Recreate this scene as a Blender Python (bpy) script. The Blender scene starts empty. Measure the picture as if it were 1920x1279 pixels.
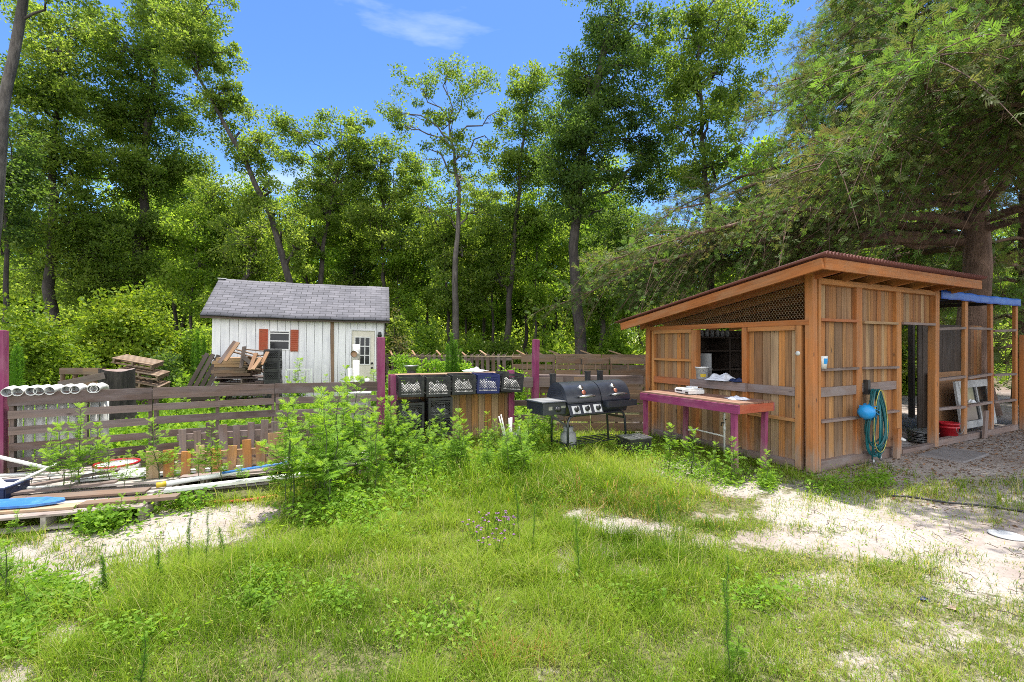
import bpy, math, random
import numpy as np
from mathutils import Vector, Matrix

random.seed(7)
RG = np.random.default_rng(11)
SC = bpy.context.scene
COL = SC.collection
PI = math.pi
CAMH, FPX, CX, HY = 1.6, 853.0, 960.0, 648.0


def P(x, y, Y):
    """point of the place seen in direction (x, y) of the 1920 px wide photograph at distance Y"""
    return Vector(((x - CX) / FPX * Y, Y, CAMH - (y - HY) / FPX * Y))


def G(x, y):
    return P(x, y, CAMH * FPX / (y - HY))


# ------------------------------------------------------------------ helpers
def rnd(a=0.0, b=1.0):
    return random.uniform(a, b)


class MB:
    def __init__(self):
        self.v, self.f, self.t, self.g, self.m, self.s = [], [], [], [], [], []

    def add(self, verts, faces, t=None, g=None, mi=0, smooth=False):
        b = len(self.v)
        t = rnd() if t is None else t
        verts = [Vector(q) for q in verts]
        self.v += verts
        self.t += [t] * len(verts)
        if g is None:
            o = Vector((rnd(0, 50), rnd(0, 50), rnd(0, 50)))
            g = [q + o for q in verts]
        self.g += g
        for fc in faces:
            self.f.append([b + i for i in fc])
            self.m.append(mi)
            self.s.append(smooth)

    def box(self, c, size, R=None, t=None, mi=0):
        c = Vector(c)
        hx, hy, hz = size[0] / 2, size[1] / 2, size[2] / 2
        ax = sorted(range(3), key=lambda i: -size[i])
        o = Vector((rnd(0, 50), rnd(0, 50), rnd(0, 50)))
        vs, gs = [], []
        for dz in (-hz, hz):
            for dx, dy in ((-hx, -hy), (hx, -hy), (hx, hy), (-hx, hy)):
                q = Vector((dx, dy, dz))
                gs.append(Vector((q[ax[0]], q[ax[1]], q[ax[2]])) + o)
                vs.append(c + (R @ q if R else q))
        self.add(vs, [(0, 3, 2, 1), (4, 5, 6, 7), (0, 1, 5, 4), (1, 2, 6, 5), (2, 3, 7, 6), (3, 0, 4, 7)], t, gs, mi)

    def beam(self, p0, p1, w, h, t=None, mi=0, up=(0, 0, 1), roll=0):
        """bar from p0 to p1; w across, h along up"""
        p0, p1 = Vector(p0), Vector(p1)
        d = p1 - p0
        L = d.length
        x = d.normalized()
        u = Vector(up)
        if abs(x.dot(u)) > 0.98:
            u = Vector((0, 1, 0))
        y = u.cross(x).normalized()
        z = x.cross(y)
        R = Matrix((x, y, z)).transposed()
        if roll:
            R = R @ Matrix.Rotation(roll, 3, 'X')
        self.box((p0 + p1) / 2, (L, w, h), R, t, mi)

    def tube(self, pts, r, n=8, t=None, mi=0, cap=True, smooth=True):
        pts = [Vector(q) for q in pts]
        rs = r if isinstance(r, (list, tuple)) else [r] * len(pts)
        vs, fs = [], []
        up = None
        for i, q in enumerate(pts):
            d = (pts[min(i + 1, len(pts) - 1)] - pts[max(i - 1, 0)])
            d = d.normalized() if d.length > 1e-9 else Vector((0, 0, 1))
            if up is None:
                up = Vector((0, 0, 1)) if abs(d.z) < 0.9 else Vector((1, 0, 0))
            a = up.cross(d)
            a = a.normalized() if a.length > 1e-6 else Vector((1, 0, 0)).cross(d).normalized()
            b = d.cross(a).normalized()
            up = b
            for k in range(n):
                an = 2 * PI * k / n
                vs.append(q + (a * math.cos(an) + b * math.sin(an)) * rs[i])
        for i in range(len(pts) - 1):
            for k in range(n):
                k2 = (k + 1) % n
                fs.append((i * n + k, i * n + k2, (i + 1) * n + k2, (i + 1) * n + k))
        if cap:
            fs.append(tuple(range(n - 1, -1, -1)))
            fs.append(tuple(range((len(pts) - 1) * n, len(pts) * n)))
        self.add(vs, fs, t, None, mi, smooth)

    def lathe(self, prof, c=(0, 0, 0), n=20, R=None, t=None, mi=0, smooth=True):
        c = Vector(c)
        vs, fs = [], []
        for r, z in prof:
            for k in range(n):
                an = 2 * PI * k / n
                q = Vector((r * math.cos(an), r * math.sin(an), z))
                vs.append(c + (R @ q if R else q))
        for i in range(len(prof) - 1):
            for k in range(n):
                k2 = (k + 1) % n
                fs.append((i * n + k, i * n + k2, (i + 1) * n + k2, (i + 1) * n + k))
        self.add(vs, fs, t, None, mi, smooth)

    def grid(self, fn, nu, nv, t=None, mi=0, smooth=True):
        vs = [fn(i / nu, j / nv) for j in range(nv + 1) for i in range(nu + 1)]
        fs = [(j * (nu + 1) + i, j * (nu + 1) + i + 1, (j + 1) * (nu + 1) + i + 1, (j + 1) * (nu + 1) + i) for j in range(nv) for i in range(nu)]
        self.add(vs, fs, t, None, mi, smooth)

    def build(self, name, mat, parent=None, bevel=0.0, solid=0.0):
        me = bpy.data.meshes.new(name)
        me.from_pydata([tuple(q) for q in self.v], [], self.f)
        a = me.attributes.new('tint', 'FLOAT', 'POINT')
        a.data.foreach_set('value', np.array(self.t, dtype=np.float32))
        a = me.attributes.new('gco', 'FLOAT_VECTOR', 'POINT')
        a.data.foreach_set('vector', np.array([tuple(q) for q in self.g], dtype=np.float32).ravel())
        for m in (mat if isinstance(mat, (list, tuple)) else [mat]):
            me.materials.append(m)
        me.polygons.foreach_set('material_index', np.array(self.m, dtype=np.int32))
        me.polygons.foreach_set('use_smooth', np.array(self.s, dtype=bool))
        me.update()
        o = bpy.data.objects.new(name, me)
        COL.objects.link(o)
        if parent is not None:
            o.parent = parent
        if solid:
            md = o.modifiers.new('solid', 'SOLIDIFY')
            md.thickness = solid
            md.offset = 0
        if bevel:
            md = o.modifiers.new('bevel', 'BEVEL')
            md.width = bevel
            md.segments = 2
            md.limit_method = 'ANGLE'
        return o


def tag(o, label, cat, group=None, kind=None):
    if label:
        o['label'] = label
    if cat:
        o['category'] = cat
    if group:
        o['group'] = group
    if kind:
        o['kind'] = kind
    return o


def thing(name, label, cat, loc=(0, 0, 0), rz=0.0, group=None, rot=None):
    o = bpy.data.objects.new(name, None)
    o.empty_display_size = 0.2
    COL.objects.link(o)
    o.location = loc
    o.rotation_euler = rot if rot else (0, 0, rz)
    return tag(o, label, cat, group)


def solo(name, mb, mat, label, cat, loc=(0, 0, 0), rot=(0, 0, 0), group=None, bevel=0, solid=0):
    o = mb.build(name, mat, None, bevel, solid)
    o.location = loc
    o.rotation_euler = rot
    return tag(o, label, cat, group)


def kids(o):
    return [c for c in COL.objects if c.parent == o]


def dup(root, loc, rot, label=None, group=None):
    ch = kids(root)
    r = root.copy()
    COL.objects.link(r)
    r.location = loc
    r.rotation_euler = rot
    if label:
        r['label'] = label
    if group:
        r['group'] = group
    for c in ch:
        d = c.copy()
        COL.objects.link(d)
        d.parent = r
        for g in kids(c):
            e = g.copy()
            COL.objects.link(e)
            e.parent = d
    return r


# ------------------------------------------------------------------ materials
def nt(name):
    m = bpy.data.materials.new(name)
    m.use_nodes = True
    n = m.node_tree
    n.nodes.clear()
    out = n.nodes.new('ShaderNodeOutputMaterial')
    return m, n, out


def N(n, typ, **kw):
    x = n.nodes.new(typ)
    for k, v in kw.items():
        if k.startswith('i_'):
            x.inputs[k[2:].replace('_', ' ')].default_value = v
        else:
            setattr(x, k, v)
    return x


def ramp(n, fac, stops, interp='LINEAR'):
    r = n.nodes.new('ShaderNodeValToRGB')
    r.color_ramp.interpolation = interp
    e = r.color_ramp.elements
    while len(e) > 1:
        e.remove(e[-1])
    e[0].position = stops[0][0]
    e[0].color = (*stops[0][1], 1)
    for p, c in stops[1:]:
        q = e.new(p)
        q.color = (*c, 1)
    n.links.new(fac, r.inputs[0])
    return r.outputs[0]


def mixc(n, fac, a, b, mode='MIX'):
    x = n.nodes.new('ShaderNodeMix')
    x.data_type = 'RGBA'
    x.blend_type = mode
    for s, v in ((x.inputs[0], fac), (x.inputs[6], a), (x.inputs[7], b)):
        if hasattr(v, 'links') or hasattr(v, 'is_linked'):
            n.links.new(v, s)
        else:
            s.default_value = v if not isinstance(v, tuple) or len(v) == 4 else (*v, 1)
    return x.outputs[2]


def mth(n, op, a, b=0.5, c=None):
    x = n.nodes.new('ShaderNodeMath')
    x.operation = op
    for i, v in enumerate((a, b) if c is None else (a, b, c)):
        if hasattr(v, 'is_linked'):
            n.links.new(v, x.inputs[i])
        else:
            x.inputs[i].default_value = v
    return x.outputs[0]


def noise(n, vec, scale, detail=4, rough=0.55, mapping=None):
    if mapping:
        mp = n.nodes.new('ShaderNodeMapping')
        mp.inputs['Scale'].default_value = mapping
        n.links.new(vec, mp.inputs['Vector'])
        vec = mp.outputs[0]
    x = n.nodes.new('ShaderNodeTexNoise')
    x.inputs['Scale'].default_value = scale
    x.inputs['Detail'].default_value = detail
    x.inputs['Roughness'].default_value = rough
    n.links.new(vec, x.inputs['Vector'])
    return x.outputs['Fac']


def attr(n, name):
    a = n.nodes.new('ShaderNodeAttribute')
    a.attribute_name = name
    return a


def bumped(n, h, strength, dist=0.01):
    b = n.nodes.new('ShaderNodeBump')
    b.inputs['Strength'].default_value = strength
    b.inputs['Distance'].default_value = dist
    n.links.new(h, b.inputs['Height'])
    return b.outputs[0]


def wood(name, palette, grey=(0.2, 0.18, 0.17), wear=0.45, rough=0.8, grain=0.55, step=False, splash=0.0):
    if step:      # honey coloured reclaimed boards
        palette = [(min(c[0] * 1.14, 1), c[1] * 0.95, c[2] * 0.70) for c in palette]
        grey = (grey[0] * 1.1, grey[1] * 0.95, grey[2] * 0.8)
    m, n, out = nt(name)
    bs = N(n, 'ShaderNodeBsdfPrincipled', i_Roughness=rough)
    g = attr(n, 'gco').outputs['Vector']
    t = attr(n, 'tint').outputs['Fac']
    k = len(palette)
    base = ramp(n, t, [(i / k if step else i / max(k - 1, 1), c) for i, c in enumerate(palette)], 'CONSTANT' if step else 'LINEAR')
    g1 = noise(n, g, 1.0, 6, 0.65, (1.6, 45, 45))
    g2 = noise(n, g, 1.0, 3, 0.5, (0.9, 14, 14))
    gv = mth(n, 'MULTIPLY_ADD', g1, 0.6, mth(n, 'MULTIPLY', g2, 0.4))
    shade = ramp(n, gv, [(0.3, (1 - grain,) * 3), (0.5, (0.85, 0.85, 0.85)), (0.7, (1.2, 1.18, 1.15))])
    c = mixc(n, 1.0, base, shade, 'MULTIPLY')
    w = noise(n, g, 3.0, 5, 0.6, (1.0, 2.5, 2.5))
    wf = ramp(n, w, [(0.42, (0, 0, 0)), (0.68, (wear,) * 3)])
    c = mixc(n, wf, c, grey)
    kn = n.nodes.new('ShaderNodeTexVoronoi')
    kn.inputs['Scale'].default_value = 1.0
    mp = n.nodes.new('ShaderNodeMapping')
    mp.inputs['Scale'].default_value = (3.0, 9, 9)
    n.links.new(g, mp.inputs['Vector'])
    n.links.new(mp.outputs[0], kn.inputs['Vector'])
    kf = ramp(n, kn.outputs['Distance'], [(0.05, (0.8, 0.8, 0.8)), (0.13, (0, 0, 0))])
    c = mixc(n, kf, c, (0.05, 0.03, 0.02))
    if splash:
        # pale sand splashed and weathered grey at the foot
        gp = n.nodes.new('ShaderNodeNewGeometry')
        sx_ = n.nodes.new('ShaderNodeSeparateXYZ')
        n.links.new(gp.outputs['Position'], sx_.inputs[0])
        sv = mth(n, 'MULTIPLY_ADD', noise(n, g, 4.0, 5, 0.6, (1.0, 4, 4)), 0.9, mth(n, 'MULTIPLY', sx_.outputs['Z'], -1.0))
        c = mixc(n, ramp(n, sv, [(0.08, (0, 0, 0)), (0.42, (splash,) * 3)]), c, (0.33, 0.26, 0.21))
    n.links.new(c, bs.inputs['Base Color'])
    n.links.new(bumped(n, gv, 0.5, 0.006), bs.inputs['Normal'])
    n.links.new(bs.outputs[0], out.inputs[0])
    return m


def plain(name, col, rough=0.5, metal=0.0, dirt=None, dscale=6.0, damount=0.5, bump=0.0, tint=0.0, spec=0.5):
    m, n, out = nt(name)
    bs = N(n, 'ShaderNodeBsdfPrincipled', i_Roughness=rough, i_Metallic=metal)
    bs.inputs['Specular IOR Level'].default_value = spec
    g = attr(n, 'gco').outputs['Vector']
    f = noise(n, g, dscale, 6, 0.65)
    lo = tuple(v * 0.8 for v in col)
    c = ramp(n, f, [(0.3, lo), (0.6, col)])
    if dirt:
        f2 = noise(n, g, dscale * 0.6, 7, 0.7)
        c = mixc(n, ramp(n, f2, [(0.48, (0, 0, 0)), (0.68, (damount,) * 3)]), c, dirt)
    if tint:
        t = attr(n, 'tint').outputs['Fac']
        c = mixc(n, 1.0, c, ramp(n, t, [(0, (1 - tint,) * 3), (1, (1 + tint,) * 3)]), 'MULTIPLY')
    n.links.new(c, bs.inputs['Base Color'])
    rr = mth(n, 'MULTIPLY_ADD', f, 0.3, rough - 0.15)
    n.links.new(rr, bs.inputs['Roughness'])
    if bump:
        n.links.new(bumped(n, noise(n, g, dscale * 5, 5), bump, 0.01), bs.inputs['Normal'])
    n.links.new(bs.outputs[0], out.inputs[0])
    return m


def leafmat(name, palette, trans=0.45, boost=1.5, rough=0.55, spec=0.22):
    m, n, out = nt(name)
    t = attr(n, 'tint').outputs['Fac']
    k = len(palette)
    c = ramp(n, t, [(i / max(k - 1, 1), q) for i, q in enumerate(palette)])
    bs = N(n, 'ShaderNodeBsdfPrincipled', i_Roughness=rough)
    bs.inputs['Specular IOR Level'].default_value = spec
    n.links.new(c, bs.inputs['Base Color'])
    tr = n.nodes.new('ShaderNodeBsdfTranslucent')
    n.links.new(mixc(n, 1.0, c, (boost * 1.12, boost * 1.05, boost * 0.55), 'MULTIPLY'), tr.inputs['Color'])
    mx = n.nodes.new('ShaderNodeMixShader')
    mx.inputs[0].default_value = trans
    n.links.new(bs.outputs[0], mx.inputs[1])
    n.links.new(tr.outputs[0], mx.inputs[2])
    n.links.new(mx.outputs[0], out.inputs[0])
    return m


def bark(name, a, b):
    m, n, out = nt(name)
    bs = N(n, 'ShaderNodeBsdfPrincipled', i_Roughness=0.9)
    tc = n.nodes.new('ShaderNodeTexCoord').outputs['Object']
    f = noise(n, tc, 1.0, 7, 0.7, (14, 14, 2.5))
    f2 = noise(n, tc, 1.2, 3)
    c = mixc(n, ramp(n, f2, [(0.4, (0, 0, 0)), (0.7, (1, 1, 1))]), ramp(n, f, [(0.35, a), (0.65, b)]), ramp(n, f, [(0.3, tuple(v * 0.7 for v in a)), (0.7, a)]))
    n.links.new(c, bs.inputs['Base Color'])
    n.links.new(bumped(n, f, 1.0, 0.05), bs.inputs['Normal'])
    n.links.new(bs.outputs[0], out.inputs[0])
    return m


M = {}
M['fence'] = wood('fence_wood', [(0.085, 0.055, 0.045), (0.15, 0.10, 0.08), (0.21, 0.155, 0.13), (0.13, 0.075, 0.05)], (0.20, 0.165, 0.165), 0.6, 0.8, 0.7)
M['bleached'] = wood('bleached_pallet_wood', [(0.34, 0.29, 0.26), (0.44, 0.39, 0.35), (0.28, 0.22, 0.19)], (0.48, 0.45, 0.43), 0.5)
M['brownfence'] = wood('brown_pallet_wood', [(0.13, 0.075, 0.045), (0.20, 0.115, 0.065), (0.27, 0.17, 0.10), (0.16, 0.10, 0.07)], (0.18, 0.15, 0.13), 0.55)
M['freshpallet'] = wood('fresh_pallet_wood', [(0.34, 0.19, 0.09), (0.45, 0.28, 0.15), (0.30, 0.15, 0.07), (0.5, 0.36, 0.23)], (0.3, 0.25, 0.2), 0.3)
M['orange'] = wood('orange_lumber', [(0.50, 0.19, 0.045), (0.58, 0.25, 0.07), (0.46, 0.145, 0.03), (0.60, 0.29, 0.10)], (0.36, 0.19, 0.09), 0.55, 0.7, 0.6, splash=0.8)
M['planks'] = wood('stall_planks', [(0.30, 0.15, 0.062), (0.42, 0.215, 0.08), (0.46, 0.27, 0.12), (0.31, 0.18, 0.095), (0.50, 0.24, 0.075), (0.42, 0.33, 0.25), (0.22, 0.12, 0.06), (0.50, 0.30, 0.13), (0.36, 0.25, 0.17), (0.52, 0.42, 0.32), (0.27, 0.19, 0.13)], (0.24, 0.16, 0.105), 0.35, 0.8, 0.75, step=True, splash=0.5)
M['shadeplanks'] = wood('shaded_brown_planks', [(0.26, 0.13, 0.058), (0.36, 0.19, 0.08), (0.40, 0.235, 0.11), (0.28, 0.17, 0.10), (0.46, 0.28, 0.13), (0.15, 0.09, 0.06), (0.35, 0.24, 0.165), (0.42, 0.195, 0.07), (0.42, 0.32, 0.22), (0.20, 0.14, 0.10)], (0.2, 0.135, 0.095), 0.35, 0.8, 0.75, step=True, splash=0.5)  # darker copy of the stall planks, side wall shade put into the colour
M['greyrail'] = wood('weathered_rail', [(0.22, 0.15, 0.12), (0.30, 0.21, 0.18)], (0.28, 0.24, 0.235), 0.7)
M['redrail'] = wood('red_lumber', [(0.46, 0.13, 0.04), (0.5, 0.16, 0.05)], (0.34, 0.19, 0.12), 0.3)
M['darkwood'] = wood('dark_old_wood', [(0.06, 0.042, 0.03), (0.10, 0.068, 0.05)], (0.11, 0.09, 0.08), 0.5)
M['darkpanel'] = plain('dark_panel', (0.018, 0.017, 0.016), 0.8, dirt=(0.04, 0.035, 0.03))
M['purple'] = wood('purple_paint', [(0.24, 0.026, 0.105), (0.30, 0.04, 0.14)], (0.33, 0.12, 0.18), 0.65, 0.6, 0.4, splash=0.7)
M['redpaint'] = wood('red_paint', [(0.42, 0.075, 0.03), (0.47, 0.095, 0.04)], (0.38, 0.14, 0.07), 0.6, 0.6, 0.35)
M['white'] = plain('white_plastic', (0.78, 0.78, 0.76), 0.4, dirt=(0.52, 0.5, 0.46), damount=0.45, bump=0.1)
M['pvc'] = plain('pvc_pipe', (0.80, 0.80, 0.76), 0.35, dirt=(0.45, 0.42, 0.36), damount=0.6, dscale=9)
M['grey'] = plain('grey_plastic', (0.36, 0.37, 0.38), 0.5, dirt=(0.22, 0.21, 0.2))
M['black'] = plain('black_plastic', (0.02, 0.02, 0.022), 0.45, dirt=(0.09, 0.085, 0.075), damount=0.5, dscale=12)
M['bluecrate'] = plain('blue_plastic', (0.012, 0.02, 0.12), 0.45, dirt=(0.05, 0.06, 0.12))
M['navy'] = plain('navy_plastic', (0.01, 0.022, 0.08), 0.5, dirt=(0.06, 0.06, 0.08), damount=0.7)
M['blueboard'] = plain('blue_paint', (0.03, 0.16, 0.52), 0.45, dirt=(0.12, 0.3, 0.6), damount=0.8)
M['sky_blue'] = plain('bright_blue_plastic', (0.015, 0.30, 0.72), 0.35, dirt=(0.10, 0.35, 0.65))
M['tarp'] = plain('blue_tarp', (0.012, 0.10, 0.50), 0.5, dirt=(0.05, 0.2, 0.62), dscale=4)
M['red'] = plain('red_plastic', (0.5, 0.014, 0.025), 0.4, dirt=(0.35, 0.05, 0.05))
M['cloth'] = plain('white_cloth', (0.74, 0.75, 0.79), 0.9, dirt=(0.55, 0.58, 0.68), dscale=10, bump=0.3)
M['grill'] = plain('black_grill_paint', (0.022, 0.026, 0.038), 0.30, 0.0, dirt=(0.06, 0.06, 0.066), damount=0.4, dscale=3, spec=0.9)
M['chrome'] = plain('bright_metal', (0.6, 0.6, 0.6), 0.3, 1.0, dirt=(0.35, 0.3, 0.25))
M['copper'] = plain('copper_disc', (0.45, 0.16, 0.10), 0.4, 0.6)
M['steel'] = plain('dull_steel', (0.42, 0.43, 0.44), 0.45, 0.8, dirt=(0.25, 0.22, 0.2))
M['wire'] = plain('wire', (0.34, 0.26, 0.17), 0.5, 0.2)
M['topwood'] = wood('red_brown_tabletop', [(0.20, 0.075, 0.045), (0.28, 0.135, 0.08), (0.24, 0.09, 0.055), (0.33, 0.19, 0.12)], (0.26, 0.17, 0.13), 0.5, 0.7, 0.6)
M['tanpallet'] = wood('tan_pallet_wood', [(0.24, 0.155, 0.095), (0.33, 0.23, 0.15), (0.22, 0.13, 0.075)], (0.25, 0.2, 0.17), 0.5)
M['litterwhite'] = plain('dusty_white_litter', (0.5, 0.5, 0.48), 0.9, dirt=(0.3, 0.29, 0.26), damount=0.7, dscale=14)
M['deadleaf'] = plain('dead_leaves', (0.20, 0.11, 0.06), 0.9, tint=0.6)
M['palegrey'] = plain('grey_paint_shade_gleam', (0.50, 0.51, 0.52), 0.6, dirt=(0.33, 0.32, 0.31))
M['roofrust'] = plain('rusty_roof_sheet', (0.19, 0.06, 0.05), 0.6, 0.0, dirt=(0.11, 0.04, 0.03), dscale=2)
M['glass'] = plain('dark_glass', (0.012, 0.014, 0.016), 0.12)
M['hose'] = plain('teal_hose', (0.008, 0.13, 0.15), 0.4, tint=0.25)
M['yellow'] = plain('yellow_stripe', (0.62, 0.55, 0.10), 0.45)
M['ply'] = wood('plywood', [(0.36, 0.17, 0.07), (0.42, 0.22, 0.10)], (0.3, 0.18, 0.1), 0.4, 0.8, 0.25)
M['slab'] = plain('concrete_slab', (0.26, 0.24, 0.24), 0.9, dirt=(0.14, 0.12, 0.11), bump=0.4)
M['bark'] = bark('dark_bark', (0.035, 0.029, 0.026), (0.12, 0.10, 0.088))
M['barkdark'] = bark('stump_bark', (0.02, 0.017, 0.015), (0.07, 0.058, 0.05))
M['barkgrey'] = bark('grey_bark', (0.07, 0.06, 0.055), (0.22, 0.19, 0.17))
M['barkred'] = bark('cedar_bark', (0.12, 0.07, 0.05), (0.32, 0.20, 0.15))
M['orangehose'] = plain('orange_cord', (0.6, 0.10, 0.05), 0.5)
M['yellowcaution'] = plain('yellow_plastic', (0.6, 0.42, 0.03), 0.5)
OAK = [(0.05, 0.09, 0.016), (0.09, 0.15, 0.026), (0.14, 0.205, 0.038), (0.20, 0.255, 0.065)]
M['oak'] = leafmat('oak_leaves', OAK, 0.58, 2.15)
M['oakdark'] = leafmat('dark_oak_leaves', [(0.032, 0.07, 0.018), (0.058, 0.11, 0.026), (0.09, 0.15, 0.034), (0.14, 0.20, 0.052)], 0.54, 2.1)
M['fresh'] = leafmat('fresh_leaves', [(0.075, 0.14, 0.018), (0.12, 0.21, 0.026), (0.18, 0.27, 0.04), (0.24, 0.32, 0.06)], 0.6, 2.0)
M['yellowbush'] = leafmat('yellow_green_leaves', [(0.10, 0.18, 0.016), (0.17, 0.26, 0.024), (0.25, 0.34, 0.035), (0.33, 0.39, 0.055)], 0.48, 1.5)
M['cedar'] = leafmat('cedar_sprays', [(0.155, 0.14, 0.07), (0.13, 0.165, 0.06), (0.105, 0.195, 0.045), (0.165, 0.30, 0.06)], 0.42, 1.6, 0.6)
M['weed'] = leafmat('ragweed_leaves', [(0.10, 0.21, 0.018), (0.16, 0.30, 0.028), (0.22, 0.37, 0.04), (0.30, 0.43, 0.07)], 0.5, 1.5)
M['fennel'] = leafmat('fennel_leaves', [(0.06, 0.15, 0.015), (0.09, 0.21, 0.02), (0.14, 0.28, 0.03)], 0.45, 1.5)
M['stem'] = plain('green_stem', (0.07, 0.10, 0.03), 0.6)
M['grass'] = leafmat('grass_blades', [(0.085, 0.165, 0.012), (0.145, 0.245, 0.018), (0.21, 0.32, 0.027), (0.29, 0.385, 0.05), (0.40, 0.42, 0.15), (0.50, 0.43, 0.22), (0.40, 0.14, 0.05)], 0.5, 1.4, 0.7, 0.08)
M['flower'] = plain('mauve_petals', (0.48, 0.24, 0.52), 0.6, tint=0.3)
M['straw'] = plain('dry_twigs', (0.14, 0.10, 0.07), 0.9, tint=0.5)

# siding
m, n, out = nt('white_siding')
bs = N(n, 'ShaderNodeBsdfPrincipled', i_Roughness=0.6)
g = attr(n, 'gco').outputs['Vector']
st = noise(n, g, 1.0, 6, 0.6, (0.6, 7, 7))
bl = noise(n, g, 2.2, 6, 0.65)
c = ramp(n, st, [(0.3, (0.62, 0.62, 0.64)), (0.55, (0.80, 0.80, 0.80))])
c = mixc(n, ramp(n, bl, [(0.52, (0, 0, 0)), (0.72, (0.5, 0.5, 0.5))]), c, (0.55, 0.56, 0.60))
n.links.new(c, bs.inputs['Base Color'])
n.links.new(bumped(n, st, 0.2, 0.01), bs.inputs['Normal'])
n.links.new(bs.outputs[0], out.inputs[0])
M['siding'] = m

# shingles: brick texture in the roof's own coordinates (gco: x along ridge, y up slope)
m, n, out = nt('grey_shingles')
bs = N(n, 'ShaderNodeBsdfPrincipled', i_Roughness=0.95)
g = attr(n, 'gco').outputs['Vector']
br = n.nodes.new('ShaderNodeTexBrick')
br.offset = 0.5
for k, v in (('Scale', 1.0), ('Mortar Size', 0.008), ('Brick Width', 0.30), ('Row Height', 0.125), ('Bias', -0.1)):
    br.inputs[k].default_value = v
br.inputs['Color1'].default_value = (0.135, 0.134, 0.152, 1)
br.inputs['Color2'].default_value = (0.195, 0.192, 0.215, 1)
br.inputs['Mortar'].default_value = (0.05, 0.05, 0.055, 1)
n.links.new(g, br.inputs['Vector'])
f = noise(n, g, 60, 3)
c = mixc(n, 1.0, br.outputs['Color'], ramp(n, f, [(0.3, (0.75, 0.75, 0.75)), (0.7, (1.15, 1.15, 1.15))]), 'MULTIPLY')
c = mixc(n, 1.0, c, ramp(n, noise(n, g, 1.3, 4), [(0.35, (0.82, 0.82, 0.84)), (0.65, (1.08, 1.06, 1.06))]), 'MULTIPLY')
n.links.new(c, bs.inputs['Base Color'])
n.links.new(bumped(n, mth(n, 'MULTIPLY_ADD', br.outputs['Fac'], -1.0, f), 0.5, 0.01), bs.inputs['Normal'])
n.links.new(bs.outputs[0], out.inputs[0])
M['shingle'] = m

# ground
m, n, out = nt('ground_cover')
bs = N(n, 'ShaderNodeBsdfPrincipled', i_Roughness=0.95)
bs.inputs['Specular IOR Level'].default_value = 0.2
pos = n.nodes.new('ShaderNodeTexCoord').outputs['Object']
sd = attr(n, 'sand').outputs['Fac']
lt = attr(n, 'litter').outputs['Fac']
n1 = noise(n, pos, 3.2, 8, 0.68)
n2 = noise(n, pos, 28, 6, 0.7)
n3 = noise(n, pos, 0.8, 5, 0.6)
n4 = noise(n, pos, 60, 4, 0.6)
sandc = ramp(n, n2, [(0.3, (0.30, 0.26, 0.235)), (0.5, (0.385, 0.34, 0.31)), (0.7, (0.44, 0.395, 0.365))])
sandc = mixc(n, ramp(n, n3, [(0.40, (0, 0, 0)), (0.66, (0.8, 0.8, 0.8))]), sandc, (0.29, 0.235, 0.205))
sandc = mixc(n, ramp(n, n1, [(0.5, (0, 0, 0)), (0.7, (0.55, 0.55, 0.55))]), sandc, (0.25, 0.205, 0.18))
soil = ramp(n, n2, [(0.3, (0.045, 0.05, 0.018)), (0.5, (0.11, 0.11, 0.045)), (0.72, (0.24, 0.21, 0.12))])
sf = mth(n, 'ADD', sd, mth(n, 'MULTIPLY', mth(n, 'SUBTRACT', n1, 0.5), 1.5))
sf = mth(n, 'ADD', sf, mth(n, 'MULTIPLY', mth(n, 'SUBTRACT', n2, 0.5), 0.7))
c = mixc(n, ramp(n, sf, [(0.32, (0, 0, 0)), (0.55, (1, 1, 1))]), soil, sandc)
litc = ramp(n, n4, [(0.3, (0.09, 0.06, 0.045)), (0.5, (0.20, 0.145, 0.115)), (0.7, (0.33, 0.26, 0.22))])
lf = mth(n, 'ADD', lt, mth(n, 'MULTIPLY', mth(n, 'SUBTRACT', noise(n, pos, 2.4, 8, 0.72), 0.5), 1.8))
c = mixc(n, ramp(n, lf, [(0.5, (0, 0, 0)), (0.85, (0.8, 0.8, 0.8))]), c, litc)
# dark specks on the sand
sp = ramp(n, noise(n, pos, 45, 3, 0.5), [(0.64, (0, 0, 0)), (0.70, (0.6, 0.6, 0.6))])
c = mixc(n, sp, c, (0.12, 0.09, 0.07))
n.links.new(c, bs.inputs['Base Color'])
hh = mth(n, 'MULTIPLY_ADD', n2, 0.35, mth(n, 'ADD', n1, mth(n, 'MULTIPLY', noise(n, pos, 7.0, 3, 0.5), 1.3)))
n.links.new(bumped(n, hh, 0.55, 0.04), bs.inputs['Normal'])
n.links.new(bs.outputs[0], out.inputs[0])
M['ground'] = m

# ------------------------------------------------------------------ camera, light, world
cam = bpy.data.cameras.new('camera')
cam.sensor_width = 36
cam.lens = 36 * FPX / 1920
cam.shift_y = (HY - 639.5) / 1920
cam.clip_end = 2000
co = bpy.data.objects.new('camera', cam)
COL.objects.link(co)
co.location = (0, 0, CAMH)
co.rotation_euler = (PI / 2, 0, 0)
SC.camera = co

SUN_EL = math.radians(77)
sx, sy = 0.22, 0.975
l = math.hypot(sx, sy)
to_sun = Vector((sx / l * math.cos(SUN_EL), sy / l * math.cos(SUN_EL), math.sin(SUN_EL)))
sun = bpy.data.lights.new('sun', 'SUN')
sun.energy = 4.2
sun.angle = math.radians(0.6)
sun.color = (1.0, 0.95, 0.86)
so = bpy.data.objects.new('sun', sun)
COL.objects.link(so)
so.rotation_euler = (-to_sun).to_track_quat('-Z', 'Y').to_euler()
so.location = (0, 0, 30)

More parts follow.
